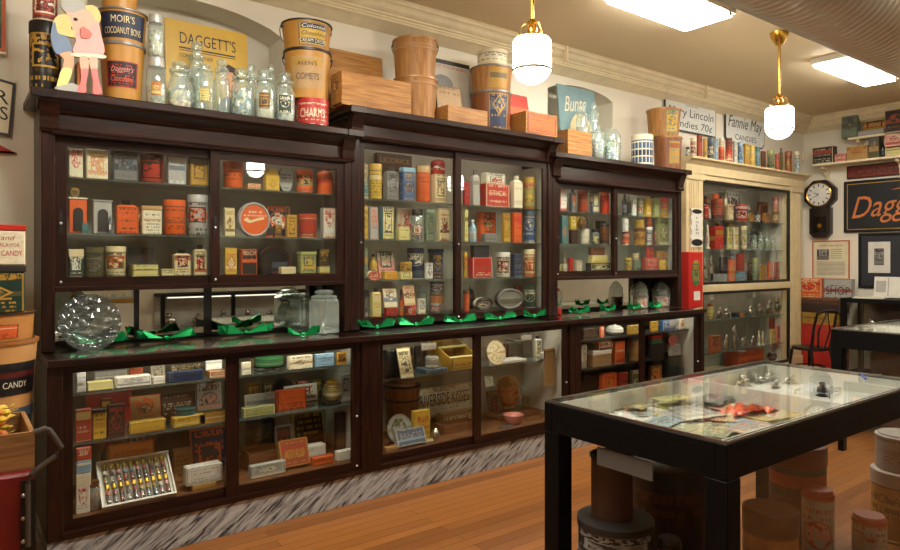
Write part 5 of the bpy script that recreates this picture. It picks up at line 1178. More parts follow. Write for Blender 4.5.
# ------------------------------------------------------------------ on top of the cabinets
s = S(2.3435, 3.80, 'on top of the end cabinet', 'things on top of the end cabinet')
s.put('round', 28.5, 62, 22, 'black gold black', 'candy_tin', 'large black tin with gold crests', lid='black', em=1, dy=.03)
s.put('round', 32, 58, -22, 'brick ivory maroon', 'candy_tin', 'dark red tin atop the black tin', on=True, lid='red')
def cutout():
    y = 3.785; o0 = on_y(78, 92, y); r = None
    P = [('lgrey', [(61, 6), (63, -1), (67, -7), (76, -8), (83, 0), (86, 8), (80, 12), (72, 13), (66, 12)]), ('lemon', [(85, 7), (92, 5), (98, 9), (101, 18), (97, 25), (91, 15)]),
         ((232, 176, 150), [(66, 12), (74, 13), (84, 9), (92, 14), (95, 24), (87, 32), (75, 33), (70, 22)]), ('lemon', [(53, 22), (59, 15), (67, 15), (72, 24), (71, 29), (82, 34), (79, 38), (66, 36), (57, 34)]),
         ((112, 132, 160), [(52, 27), (55, 22), (58, 33), (67, 37), (72, 52), (57, 54), (51, 40)]), ((232, 166, 128), [(60, 54), (72, 52), (74, 62), (72, 70), (63, 68), (64, 60)]), ((232, 226, 140), [(63, 68), (72, 70), (69, 81), (65, 87), (57, 88), (59, 77)]),
         ('lgrey', [(56, 87), (66, 85), (72, 83), (85, 90), (76, 92.5), (57, 90)]), ((236, 168, 160), [(75, 33), (87, 32), (97, 21), (101, 35), (103, 55), (74, 53), (76, 42)]), ('ivory', [(74, 53), (103, 55), (103, 58.5), (74, 56.5)]),
         ((236, 176, 150), [(80, 57), (88, 58), (88, 70), (81, 70)]), ((236, 176, 150), [(89, 58), (97, 58), (97, 70), (91, 70)]), ((222, 120, 116), [(81, 70), (88, 70), (86, 84), (86, 92), (77, 92), (81, 80)]), ((222, 120, 116), [(91, 70), (97, 70), (99, 82), (102, 93), (93, 94), (93, 82)]),
         ]
    def smooth(pl, n=4):
        out = []; N_ = len(pl)
        for i in range(N_):
            p0, p1, p2, p3 = pl[i - 1], pl[i], pl[(i + 1) % N_], pl[(i + 2) % N_]
            for k in range(n):
                t = k / n; out.append(tuple(.5 * (2 * p1[a] + (p2[a] - p0[a]) * t + (2 * p0[a] - 5 * p1[a] + 4 * p2[a] - p3[a]) * t * t + (3 * p1[a] - p0[a] - 3 * p2[a] + p3[a]) * t ** 3) for a in (0, 1)))
        return out
    mats = []; mb = MB()
    for i, (c, poly) in enumerate(P):
        mats.append(plain(c, .5)); pl = [on_y(px, py, y) for px, py in smooth(poly)]; e = .0004 * i
        mb.prism([(q.x - o0.x, max(q.z, 2.3442) - 2.3442) for q in pl][::-1], -e, .016, i)
    r = mb.build('painted_cutout', mats, None, loc=(o0.x, y, 2.3442)); tag(r, 'painted wooden cutout of a boy and girl embracing on the end cabinet', 'cutout', s.group)
    h = [on_y(a, b, y) for a, b in [(80, 29), (83, 27), (86, 29), (89, 31), (92, 35), (90, 38), (86, 39), (81, 38)]]
    part(MB().prism([(q.x - o0.x, q.z - 2.3442) for q in h][::-1], -.012, -.004), 'heart', plain((214, 110, 100), .5), r)
    part(MB().ball((on_y(75.5, 19.5, y).x - o0.x, -.006, on_y(75.5, 19.5, y).z - 2.3442), (.01, .003, .008)), 'eye', plain('black', .5), r)
    part(MB().box(.0, .03, .016, .12, 0, .16), 'prop_foot', plain('wood', .6), r)
cutout()
GOLDP = lambda: plain((184, 132, 56), .4, 0, 'ochre_pail')
def label_on(o, z0, z1, a0, a1, cols, em=1):
    d = o.dimensions; r = max(v.co.x for v in o.data.vertices); zs = [v.co.z for v in o.data.vertices]; H = max(zs)
    r0 = max(v.co.x for v in o.data.vertices if v.co.z < H * .05)
    f = lambda t: r0 + (r - r0) * t + .0025
    return part(patch(MB(), f(z0), f(z1), H * z0, H * z1, a0, a1), 'paper_label', litho(cols.split(), em, .5), o)
o = s.put('pail', 99, 145, 44, 'gold', 'candy_pail', 'ochre pail with small dark chocolates label', cat='pail', body=GOLDP(), taper=.82, hoop='grey', wire=False, text=[('Chocolates', .5, .1, .36, 'orange', .2), ('Daggett\'s', .5, .12, .51, 'pink', .3)], toff=.004)
label_on(o, .22, .66, -.78, .78, 'black red navy', 0)
o = s.put('pail', 98, 147, 11, 'gold', 'candy_pail', 'ochre pail with dark cocoanut bons label, amid its stack', cat='pail', body=GOLDP(), on=True, taper=.88, hoop='grey', wire=False, text=[('COCOANUT BONS', .8, .2, .32, 'cream'), ("MOIR'S", .5, .22, .66, 'cream')], toff=.004)
label_on(o, .12, .88, -1.1, 1.1, 'navy dark black', 0)
s.put('pail', 99, 139, -26, 'gold tan', 'candy_pail', 'ochre pail topping the cocoanut bons stack', cat='pail', body=GOLDP(), on=True, taper=.86, hoop='grey', wire=False)
jg = 'clear glass candy jar '
s.put('jar', 146, 166, 57, 'white', 'candy_jar', jg + 'with yellow label under another jar', fill=('ivory', 'white', 'lgrey'), fillh=.4, shape='column', tagc=('gold', 'brick', 'lemon'), taga=.5, lid='lgrey')
s.put('jar', 147.5, 164, 14, 'white', 'candy_jar', jg + 'stacked on the yellow labelled jar', on=True, shape='column', lid='lgrey', fill=('white', 'lgrey', 'ivory'), fillh=.6)
s.put('jar', 166, 193, 60, 'white', 'candy_jar', 'round bellied glass jar before the yellow poster', shape='bowl', fill=('ivory', 'lgrey'), fillh=.36)
s.put('jar', 187, 206, 40, 'white', 'candy_jar', 'tall glass jar standing behind the bellied jar', dy=.17, shape='apoth', fill=('lgrey', 'white'), fillh=.5)
s.put('jar', 195, 214, 62, 'white', 'candy_jar', jg + 'with lemon paper label', tagc=('lemon', 'olive', 'yellow'), shape='column')
s.put('jar', 213.5, 230, 58, 'white', 'candy_jar', 'slim empty glass jar before the poster portrait', shape='apoth', dy=.02)
s.put('jar', 230.5, 253, 67, 'white', 'candy_jar', 'glass jar of pale green candy', fill=('sage', 'ivory', 'sky'), fillh=.5, shape='apoth')
s.put('jar', 245, 257, 63, 'white', 'candy_jar', 'small glass jar behind the green candy jar', dy=.16, shape='apoth')
s.put('jar', 254, 275, 68, 'white', 'candy_jar', 'glass jar with brown portrait label', tagc=('brown', 'gold', 'dark'), tagz=(.2, .5), fill=('white', 'ivory'), fillh=.4, shape='apoth')
s.put('jar', 265, 277, 64, 'white', 'candy_jar', 'small glass jar behind the portrait jar', dy=.16, shape='apoth')
s.put('jar', 275, 295, 71, 'white', 'candy_jar', 'glass jar with dark green shield label', tagc=('dgreen', 'ivory', 'dgreen'), tagz=(.16, .52), taga=.7, fill=('sky', 'white'), fillh=.5, shape='apoth')
def poster(name, label, cat, px0, px1, py0, pyb, y, z0, base, lean=.12):
    a = on_y(px0, py0, y); b = on_y(px1, py0, y); w = b.x - a.x; h = (on_y((px0 + px1) / 2, py0, y).z - z0) / math.cos(lean)
    return MB().box(-w / 2, w / 2, 0, .012, 0, h, 0).build(name, plain(base, .45), None, loc=((a.x + b.x) / 2, y, z0), rot=(-lean, 0, 0)), w, h
o, w_, h_ = poster('confectioner_poster', '', 'poster', 167, 250, 23, 100, 4.12, 2.344, (206, 166, 60), .1)
tag(o, "large yellow Daggett's poster with a man's portrait behind the glass jars".replace("Daggett's ", 'confectioner '), 'poster', s.group)
lettering(o, "DAGGETT'S", w_ * .68, h_ * .12, (w_ * .01, -.002, h_ * .83), plain('dark', .5))
part(MB().box(-w_ * .34, w_ * .34, -.0015, 0, h_ * .72, h_ * .735).box(-w_ * .34, w_ * .34, -.0015, 0, h_ * .7, h_ * .707), 'rule', plain('dark', .5), o)
lettering(o, 'CONFECTIONER', w_ * .4, h_ * .035, (-w_ * .14, -.002, h_ * .65), plain('dark', .5))
f_ = [(.1 + .115 * math.cos(a) * (1 if math.cos(a) > 0 else .9), .45 + .16 * math.sin(a)) for a in [2 * PI * k / 20 for k in range(20)]]
part(MB().prism([(w_ * (x + .16), h_ * z) for x, z in f_], -.002, 0), 'portrait_face', plain((214, 158, 118), .5), o)
part(MB().prism([(w_ * x, h_ * z) for x, z in [(.13, .52), (.16, .6), (.25, .635), (.35, .6), (.385, .5), (.37, .44), (.345, .5), (.3, .555), (.2, .55)]], -.003, -.001), 'portrait_hair', plain('dbrown', .5), o)
part(MB().prism([(w_ * x, h_ * z) for x, z in [(.06, .02), (.48, .02), (.48, .2), (.36, .29), (.2, .29), (.1, .2)]], -.002, 0), 'portrait_coat', plain('slate', .5), o)
part(MB().prism([(w_ * x, h_ * z) for x, z in [(-.4, .1), (-.1, .1), (0, .4), (-.1, .58), (-.3, .5), (-.42, .3)]], -.0022, 0), 'portrait_panel', plain('lgrey', .5), o)
part(MB().box(w_ * .2, w_ * .235, -.0035, -.001, h_ * .46, h_ * .475).box(w_ * .285, w_ * .32, -.0035, -.001, h_ * .46, h_ * .475).box(w_ * .22, w_ * .3, -.0035, -.001, h_ * .35, h_ * .36), 'portrait_features', plain('brown', .5), o)
s.put('round', 296, 329, 99, 'red ivory red', 'candy_tin', 'red charms tin at the base of its stack', em=0, lid='red', text=('CHARMS', .8, .34, .45, 'ivory'), toff=.002)
o = s.put('pail', 284, 331, 50, 'gold', 'candy_pail', 'ochre comets pail amid its stack', cat='pail', body=GOLDP(), on=True, taper=.86, hoop='dark', text=[("KLEIN'S", .4, .08, .68, 'dark'), ('COMETS', .5, .13, .42, 'dark')], toff=.004)
label_on(o, .18, .82, -.75, .75, 'tan tan gold', 0)
o = s.put('pail', 281.5, 331.5, 22, 'gold', 'candy_pail', 'ochre pail with yellow cream drops label, topping its stack', cat='pail', body=GOLDP(), on=True, taper=.86, hoop='dark', rz=.3, text=[('CREAM DROPS', .56, .13, .25, 'ivory'), ('Chocolate', .5, .14, .5, 'dark', .2), ('Colonial', .5, .13, .74, 'ivory', .2)], toff=.006)
label_on(o, .1, .88, -.65, .65, 'yellow navy yellow', 0)
for t0, t1 in ((.17, .34), (.66, .84)): label_on(o, t0, t1, -.55, .55, 'navy navy navy', 0).scale = (1.004, 1.004, 1)

s = S(2.501, 3.80, 'on top of the tallest cabinet', 'things on top of the tallest cabinet')
s.put('crate', 331, 411, 76, 'wood', 'wooden_crate', 'pine candy crate with hand hole', cat='crate', k=.28)
s.put('card', 326, 384, 52, 'wood', 'pine_board', 'broad pine board leaning behind the crate', cat='board', dy=.3, th=.02, lean=.06, side=(186, 118, 56), em=0, mat=pine(0))
s.put('pail', 394, 437, 77, 'wood', 'wooden_bucket', 'bentwood bucket under another bucket', cat='bucket', body=veneer(), hoops=(.84,), taper=.9, hoop='kraft', wire=False, dy=.02)
s.put('pail', 393, 437, 38, 'wood', 'wooden_bucket', 'lidded bentwood bucket stacked on another', cat='bucket', body=veneer(), on=True, hoops=(.72, .8), taper=.88, hoop='kraft')
s.put('card', 440, 466, 85, 'tan olive cream', 'printed_board', 'tan printed box panel', cat='board', dy=.25, th=.03, em=0)
s.put('crate', 436, 487.5, 107, 'wood', 'wooden_crate', 'small low pine crate', cat='crate', k=.4, grip=False)
o = s.put('pail', 471, 511, 91, 'wood', 'wooden_bucket', 'brown bucket with blue and gold label', cat='bucket', body=dveneer(), taper=.92, hoop='grey', wire=False, dy=.08)
label_on(o, .06, .92, -.1, .95, 'navy gold slate')
o = s.put('pail', 470.5, 512, 66, 'wood', 'candy_pail', 'ochre pail with yellow paper amid its stack', cat='pail', body=veneer(), on=True, taper=.9, hoop='grey', wire=False)
label_on(o, .1, .9, -.1, .9, 'mustard gold olive', 0)
s.put('drum', 477, 508, 50, 'ivory olive cream', 'candy_tin', 'cream tin topping the bucket stack', on=True, lid='ivory', em=0)
s.put('card', 514, 533, 94, 'orange brick red', 'red_board', 'red orange printed panel behind the crate', cat='board', dy=.2, th=.03, em=0, side='orange')
s.put('crate', 511, 557, 112, 'wood', 'wooden_crate', 'orange labelled crate', cat='crate', k=.5, grip=False)
q = s.last_ob; part(MB().box(-q.dimensions.x * .46, q.dimensions.x * .46, -q.dimensions.y / 2 - .0015, -q.dimensions.y / 2, q.dimensions.z * .08, q.dimensions.z * .92), 'paper_label', litho(((206, 104, 48), 'dark', (206, 104, 48)), 0, .55), q)
s = S(2.386, 3.80, 'on top of the far cabinet', 'things on top of the far cabinet')
s.put('crate', 557.5, 592, 130, 'wood', 'wooden_crate', 'plain pine crate', cat='crate', k=.4, grip=False)
o, w_, h_ = poster('lady_poster', '', 'poster', 563, 600, 86, 130, 4.14, 2.387, (126, 156, 160), .1)
tag(o, 'pale blue poster with white script and a seated lady on the far cabinet', 'poster', s.group)
lettering(o, 'Bunte', w_ * .6, h_ * .2, (-w_ * .06, -.002, h_ * .78), plain('ivory', .5), shear=.4, tilt=.12)
part(MB().prism([(w_ * .06 + w_ * .33 * math.cos(a), h_ * .34 + h_ * .33 * math.sin(a)) for a in [2 * PI * k / 22 for k in range(22)]], -.0015, 0), 'oval_panel', plain('cream', .5), o)
part(MB().prism([(w_ * x, h_ * z) for x, z in [(-.1, .06), (.18, .06), (.12, .3), (.06, .48), (-.02, .5), (-.06, .36), (-.14, .3)]], -.003, -.001), 'painted_lady', plain('copper', .5), o)
s.put('jar', 576, 588, 104, 'white', 'candy_jar', 'tall glass jar before the blue poster', shape='column', dy=.14, fill=('lgrey', 'white'), fillh=.6)
s.put('jar', 591.5, 604, 126, 'white', 'candy_jar', 'glass jar of white candy beside the pine crate', shape='column', fill=('white', 'sky', 'lgrey'), fillh=.6)
s.put('jar', 588, 600, 102, 'white', 'candy_jar', 'tallest glass jar, behind the white candy jar', shape='apoth', dy=.16, fill=('lgrey', 'sage'), fillh=.5)
s.put('jar', 604, 617, 136, 'white', 'candy_jar', 'short glass jar of pale green candy', shape='column', fill=('sage', 'white', 'sky'), fillh=.6)
def dome_jar(px0, px1, py, yf, z):
    a = on_y(px0, 150, yf); b = on_y(px1, 150, yf); r_ = (b.x - a.x) / 2 * .66; h = on_y((px0 + px1) / 2, py, yf).z - z
    o = MB().lathe([(r_, .02), (r_ * 1.06, h * .5), (r_, h * .76), (r_ * .7, h * .94), (0, h)], 28).build('glass_dome', JARG(), None, loc=((a.x + b.x) / 2, yf + r_ + .03, z)); tag(o, 'large glass dome over cream candy on the far cabinet', 'dome', s.group)
    part(MB().lathe([(0, 0), (r_ * 1.15, 0), (r_ * 1.15, .02), (0, .02)], 28), 'base', plain('brown', .4), o)
    part(MB().lathe([(0, .021), (r_ * .6, .021), (r_ * .55, h * .5), (r_ * .3, h * .62), (0, h * .64)], 20), 'candy_filling', candy(('cream', 'tan', 'ivory')), o)
dome_jar(612, 630, 126, 3.86, 2.3865)
o = s.put('round', 631, 653.5, 134, 'blue blue navy', 'candy_tin', 'blue and white lattice tin', lid='ivory', em=0)
R0 = max(v.co.x for v in o.data.vertices) * 1.004; H0 = max(v.co.z for v in o.data.vertices); lm = MB()
for k in range(-4, 5): patch(lm, R0, R0, H0 * .04, H0 * .97, k * .36 - .035, k * .36 + .035)
for z_ in (.08, .36, .64, .92): patch(lm, R0, R0, H0 * z_ - .006, H0 * z_ + .006, -1.5, 1.5, 0, 14)
part(lm, 'lattice_print', plain('ivory', .4), o)
o = s.put('pail', 653.5, 682, 136, 'wood', 'wooden_bucket', 'brown bucket with picture label under another', cat='bucket', body=dveneer(), taper=.92, hoop='kraft', wire=False)
label_on(o, .15, .85, .1, 1.0, 'gold teal rust')
o = s.put('pail', 646.5, 681, 107.5, 'wood', 'candy_pail', 'tan bucket with yellow picture label, atop brown bucket', cat='pail', body=veneer(), on=True, taper=.86, hoop='kraft', wire=False)
label_on(o, .1, .9, .15, 1.0, 'yellow teal gold')

# green foil bows and glass on the counters
def foil_bow(px, py, sz, label, seed):
    rnd = random.Random(seed); p = on_z(px, py, 1.036); p.y = min(max(p.y, 3.68), 3.80 if px > 355 and px < 560 else (3.84 if px > 560 else (3.68 if px > 290 else 4.0))); p.x = tan_of(px) * p.y; mb = MB(); n = 9
    for sgn in (-1, 1):
        prev = None
        for k in range(n):
            a = (k / (n - 1) - .5) * 1.5; L = sz * (.95 + .35 * rnd.random()); lift = (.062 if k % 2 else .016) + .016 * rnd.random()
            q = (sgn * L * math.cos(a), L * .45 * math.sin(a), lift)
            if prev: mb.add([(0, 0, .012), prev, q], [(0, 1, 2)])
            prev = q
    me = plain((26, 156, 86), .2, .7, 'green_foil')
    o = mb.build('foil_bow', me, None, loc=(p.x, p.y, 1.0365), rz=rnd.uniform(-.15, .15)); o.modifiers.new('thick', 'SOLIDIFY').thickness = .0012
    tag(o, label, 'bow', 'green foil bows along the counters'); part(MB().ball((0, 0, .02), (.018, .016, .016), 0, 8, 6), 'knot', me, o)
for k, (px, py, sz, lb) in enumerate([(100, 343, .12, 'behind the glass plate on the end counter'), (166, 337, .13, 'below the mirrored display case, end counter'), (246, 332, .13, 'before the mirror, beside the glass jars'), (303, 328, .09, 'tucked behind the two glass jars'),
        (377, 329, .12, 'below the barrel pail, first on the middle counter'), (416, 325.5, .12, 'second from the end counter on the middle counter'), (461, 322, .12, 'in the middle of the middle counter'), (500, 319.5, .12, 'second from the far counter on the middle counter'), (534, 316.5, .1, 'at the middle counter end by the far counter'),
        (580, 309, .1, 'beside the gumball jar on the far counter'), (608, 306.5, .07, 'small, second along the far counter'), (634, 304, .08, 'before the first domed jar'), (655, 300.5, .07, 'between the two domed jars')]):
    foil_bow(px, py, sz, 'green foil bow ' + lb, 20 + k)
s = S(1.0355, 3.9, 'on the end counter before the mirror', 'glass jars before the mirrors')
s.put('jar', 285, 316, 292, 'white', 'glass_jar', 'square glass jar with stopper, behind a hexagonal one', cat='jar', sides=4, dy=.05, shape='bowl')
s.put('jar', 307, 341, 290, 'white', 'glass_jar', 'hexagonal glass jar with tiered stopper', cat='jar', sides=6, dy=-.13, shape='column')
q = on_y(86, 330, 3.80)
o = MB().lathe([(0, 0), (.055, 0), (.085, .012), (.14, .022), (.145, .028), (.137, .027), (.085, .019), (0, .008)], 40).build('glass_plate', glass_mat('cut_glass', (.5, .54, .52), gain=.9, rough=.1, body=.05, bump=True), None, loc=(on_y(89, 330, 3.78).x, 3.78, 1.18), rot=(PI / 2 - .2, 0, .1))
tag(o, 'large round cut glass plate leaning at the red cart end of the counter', 'plate', 'glass jars before the mirrors')
part(MB().box(-.05, .05, .0, .012, -.143, -.13), 'stand_lip', plain('black', .4), o, rot=(-(PI / 2 - .25), 0, 0))
def gumball(px0, px1, pt, yf, lb):
    a = on_y(px0, 300, yf); b = on_y(px1, 300, yf); r_ = (b.x - a.x) / 2 * .8; h = on_y((px0 + px1) / 2, pt, yf).z - 1.036; x = (a.x + b.x) / 2
    o = MB().lathe([(0, .0), (r_ * .9, 0), (r_ * .95, h * .08), (r_, h * .45), (r_ * .9, h * .62)], 22).build('candy_jar', JARG(), None, loc=(x, yf + r_, 1.0365)); tag(o, lb, 'jar', 'glass jars before the mirrors')
    part(MB().lathe([(r_ * .92, h * .62), (r_ * .95, h * .7), (r_ * .6, h * .88), (r_ * .2, h), (0, h)], 22), 'domed_lid', JARG(), o)
    part(MB().lathe([(0, .004), (r_ * .88, .004), (r_ * .92, h * .38), (0, h * .4)], 18), 'candy_filling', candy('orange'), o)
gumball(641, 653, 282, 3.93, 'domed glass jar of orange candy, nearer the red wall box')
gumball(662, 676, 282, 3.93, 'domed glass jar of orange candy at the far end of its counter')
a = on_y(556.5, 315, 3.93); b = on_y(565.5, 315, 3.93)
o = MB().lathe([(0, 0), (.045, 0), (.045, .06), (.05, .065), (.056, .14), (.05, .2), (0, .21)], 20).build('gumball_jar', JARG(), None, loc=((a.x + b.x) / 2 + .01, 4.0, 1.0365)); tag(o, 'narrow glass jar with red base beside the tallest cabinet', 'jar', 'glass jars before the mirrors')
part(MB().lathe([(.0, 0.001), (.051, .001), (.051, .05), (0, .05)], 20), 'red_base', plain('red', .3), o); part(MB().lathe([(0, .2), (.035, .2), (.03, .22), (0, .23)], 16), 'lid', plain('red', .3), o)

# ------------------------------------------------------------------ cream built-in case in the long wall
CREAM = plain((222, 202, 156), .4, 0, 'cream_gloss_paint')
FB = 4.12
bi = empty('built_in_cabinet', (6.32, FB, 0), 0, 'cream painted built-in case with two tall panes in the long wall', 'cabinet')
def BI(mb, nm, m, lb=None, **k):
    o = mb.build(nm, m, None, **k); o.parent = bi; o.matrix_parent_inverse = Matrix.Translation((-6.32, -FB, 0)); return o
GX0, GX1 = 6.60, 8.58
for a, b in ((6.28, GX0), (GX1, 8.86)):
    m = MB().box(a, b, FB, FB + .12, 0, 2.44)
    for i in range(5): x = a + .05 + i * .042; m.box(x, x + .02, FB - .008, FB, .3, 2.36)
    m.box(a - .012, b + .012, FB - .016, FB, 2.37, 2.44).box(a - .012, b + .012, FB - .016, FB, 0, .26)
    BI(m, 'pilaster', CREAM, bevel=.003)
for z0, z1 in ((2.385, 2.44), (1.145, 1.225), (0, .2)): BI(MB().box(GX0, GX1, FB, FB + .1, z0, z1), 'rail', CREAM, bevel=.004)
BI(MB().prism_x([(FB + .1, 2.44), (FB - .02, 2.44), (FB - .025, 2.53), (FB - .06, 2.56), (FB - .075, 2.58), (FB - .1, 2.585), (FB - .1, 2.605), (FB + .1, 2.605)], 6.25, 8.92), 'entablature', CREAM)
for z0, z1 in ((1.225, 2.385), (.2, 1.145)):
    m = MB(); t = .03
    m.box(GX0, GX1, FB + .01, FB + .04, z0, z0 + t).box(GX0, GX1, FB + .01, FB + .04, z1 - t, z1).box(GX0, GX0 + t, FB + .01, FB + .04, z0 + t, z1 - t).box(GX1 - t, GX1, FB + .01, FB + .04, z0 + t, z1 - t)
    f = BI(m, 'pane_frame', plain('black', .4)); part(MB().box(GX0 + t - .003, GX1 - t + .003, FB + .02, FB + .025, z0 + t - .003, z1 - t + .003), 'pane', PANE(), f)
lining = plain((176, 172, 158), .7)
BI(MB().box(GX0 - .03, GX1 + .0, 4.52, 4.54, 0, 2.42), 'back_panel', lining)
for a, b in ((GX0 - .03, GX0 - .02), (GX1 - .01, GX1)): BI(MB().box(a, b, FB + .12, 4.52, 0, 2.42), 'side_lining', plain((220, 214, 198), .6))
BI(MB().box(GX0 - .03, GX1, FB + .1, 4.54, 2.41, 2.44), 'top_lining', lining); BI(MB().box(GX0 - .02, GX1 - .01, FB + .1, 4.52, 1.15, 1.22), 'middle_board', CREAM); BI(MB().box(GX0 - .02, GX1 - .01, FB + .1, 4.52, .15, .2), 'bottom_board', CREAM)
BZ = [1.97, 1.625]
LZ = [.81, .44]
for z in BZ + LZ: BI(MB().box(GX0 - .015, GX1 - .015, FB + .08, 4.515, z - .01, z), 'shelf', SHELFG())
for z in (2.40, 1.142): BI(MB().tube([(GX0 + .1, FB + .07, z - .02), (GX1 - .1, FB + .07, z - .02)], .008, 8), 'tube_light', tube_emit(2.2))
BY = 4.24
s = S(1.971, BY, 'on the top shelf inside the cream built-in', 'tins on the built-in top shelf')
s.put('plate', 701, 709.5, 190, 'ivory lgrey white', 'china_plate', 'white plate leaning', cat='plate', dy=.12)
s.put('round', 703, 709, 205, 'red ivory brick', 'candy_tin', 'small red tin', lid='red', dy=.0)
s.put('drum', 711, 724, 199, 'rust brown dark', 'candy_drum', 'brown round drum', cat='drum', lid='rust', em=0)
s.put('round', 712, 719, 194, 'orange rust red', 'candy_tin', 'small orange tin on the brown drum', on=True, lid='orange', em=0)
s.put('bottle', 724, 727, 190, 'ivory tan cream', 'candy_bottle', 'slender cream bottle', cat='bottle', dy=.05)
s.put('box', 726, 733.5, 204, 'cream brick pale', 'candy_box', 'cream printed carton', k=.3)
s.put('can', 734.5, 748, 203, 'red white maroon', 'candy_tin', 'red and white lettered tin', lid='red')
s.put('card', 729, 743, 192, 'slate white dark', 'picture_card', 'dark card with white marks', cat='card', dy=.16, lean=.1)
s.put('box', 749, 754, 213, 'mustard brown tan', 'candy_box', 'mustard carton', k=.3)
s.put('round', 754.5, 760.5, 213, 'ivory navy sky', 'candy_tin', 'white and blue tin', lid='navy')
s.put('box', 757, 768, 202, 'brown dark copper', 'candy_box', 'brown carton behind blue white tin', dy=.13, k=.2)
s.put('box', 762.5, 770, 213, 'wood brown tan', 'candy_box', 'low tan carton', k=.3)
s.put('round', 771.5, 779.5, 209, 'tan brown cream', 'candy_tin', 'tan tin at end of row', lid='tan')
s.put('round', 772, 779, 197, 'pink brick ivory', 'candy_tin', 'pink tin atop the tan tin', on=True, lid='pink')
s = S(1.626, BY, 'on the middle shelf inside the cream built-in', 'tins on the built-in middle shelf')
s.put('figure', 705, 710, 224, 'ivory pink', 'doll_figure', 'small pale doll', cat='figurine')
s.put('tin', 708.5, 723.5, 226, 'red brick gold', 'candy_tin', 'big bright red tin', lid='red', em=.4)
s.put('box', 726.5, 732, 227, 'lemon olive gold', 'candy_box', 'lemon carton', k=.3)
s.put('box', 732.5, 738.5, 227, 'ivory gold yellow', 'candy_box', 'white and yellow carton', k=.3)
s.put('round', 739.5, 747, 226, 'cream sage tan', 'candy_tin', 'cream round tin', lid='cream')
s.put('disc', 749, 761, 229, 'dark silver black', 'dark_tray', 'dark round tray', cat='tray', dy=.16, rim='grey')
for k, (a, b, t) in enumerate(((751, 757, 234), (757.5, 763.5, 232), (764, 769.5, 233), (770, 776, 236))):
    s.put('jar', a, b, t, 'lgrey', 'candy_jar', ('first', 'second', 'third', 'fourth')[k] + ' clear jar of green candy from the dark tray', shape='column', fill=('lime', 'ivory', 'sage'), fillh=.6, full=('first', 'second', 'third', 'fourth')[k] + ' jar of pale green candy from the dark tray, built-in middle shelf')
s.put('figure', 778.5, 783.5, 231, 'brick black', 'soldier_figure', 'little red and black figure', cat='figurine')
s = S(1.226, BY, 'on the bottom shelf inside the upper built-in', 'tins on the built-in lower shelf')
s.put('mould', 702, 711, 257, 'silver', 'candy_mould', 'grey metal mould in front', cat='mould', k=.12)
s.put('mould', 707, 717, 253, 'silver', 'candy_mould', 'tall grey metal mould behind', cat='mould', dy=.12)
s.put('low', 713, 727, 274, 'silver dark lgrey', 'metal_tray', 'small silver tray', cat='tray', k=.6, em=0)
s.put('box', 719, 727.5, 257, 'dark brown maroon', 'candy_box', 'dark carton behind silver tray', dy=.12, k=.3, em=0)
s.put('box', 728, 735, 259.5, 'orange copper gold', 'candy_box', 'orange carton', k=.3)
s.put('round', 729, 734.5, 253, 'slate navy ivory', 'candy_tin', 'small blue tin on the orange carton', on=True, lid='slate')
s.put('box', 735.5, 744.5, 254, 'brick orange red', 'candy_box', 'red brown carton', k=.3)
s.put('box', 735, 746, 271, 'teal sky slate', 'candy_box', 'blue box before the red brown carton', dy=-.04, k=.2)
s.put('round', 752, 758, 258, 'sage lime green', 'candy_tin', 'bright green tin', lid='lime')
s.put('box', 759, 766, 265, 'mustard wood tan', 'candy_box', 'mustard yellow carton', k=.3)
s.put('box', 766.5, 773, 262, 'orange pink tan', 'candy_box', 'pinkish orange carton', k=.3)
s.put('box', 774, 780, 262, 'rust orange brown', 'candy_box', 'rust red carton', k=.3)
s.put('plate', 757, 766, 253, 'lgrey ivory sage', 'china_plate', 'pale green plate leaning', cat='plate', dy=.16)
for nm, z_, rows in (('top', 1.971, ((704, 710, 187, 'maroon'), (719, 725, 188, 'olive'), (745, 751, 196, 'slate'))), ('middle', 1.626, ((716, 722, 214, 'rust'), (728, 735, 215, 'gold'), (745, 750, 219, 'teal'))), ('bottom', 1.226, ((722, 728, 249, 'maroon'), (737, 744, 247, 'olive'), (747, 753, 252, 'brown')))):
    sb = S(z_, BY + .15, 'standing in the back row of the upper built-in ' + nm + ' shelf', 'back row tins in the built-in')
    for a, b, t, c in rows: sb.put('box', a, b, t + 9, [c, 'cream', 'dark'], 'candy_box', c + ' coloured carton', k=.4)
s = S(.811, BY, 'on the top shelf of the lower built-in', 'moulds on the lower built-in top shelf')
s.put('pot', 706, 714, 302, 'lemon olive gold', 'yellow_vase', 'yellow vase like figure', cat='vase', em=0, lid='rust')
for k, (a, b, t) in enumerate(((716, 723, 306), (723.5, 731, 308), (748, 755, 305), (757, 764, 303), (765, 773, 299), (774, 783, 297))):
    s.put('mould', a, b, t, 'silver', 'chocolate_mould', '', cat='mould', k=.12, full=('first', 'second', 'third', 'fourth', 'fifth', 'sixth')[k] + ' metal mould from the yellow vase, lower built-in top shelf')
s.put('low', 731, 752, 313, 'dark silver black', 'toy_airplane', 'dark flat toy with silver bars', cat='toy', k=.4, em=0)
s.put('box', 739, 745, 314, 'wood brown tan', 'candy_box', 'small tan box', dy=-.05, k=.4, em=0)
s = S(.441, BY, 'on the lower shelf of the lower built-in', 'moulds on the lower built-in lower shelf')
s.put('box', 708, 721, 336, 'copper dark rust', 'orange_box', 'orange wooden box with dark emblem', cat='box', dy=-.06, k=.2)
for k, (a, b, t) in enumerate(((722, 730, 334), (731, 739, 325), (740, 749, 337), (749.5, 756, 335))):
    s.put('mould', a, b, t, 'silver', 'chocolate_mould', '', cat='mould', k=.12, full=('first', 'second', 'third', 'fourth')[k] + ' metal mould from the orange box, lower built-in lower shelf')
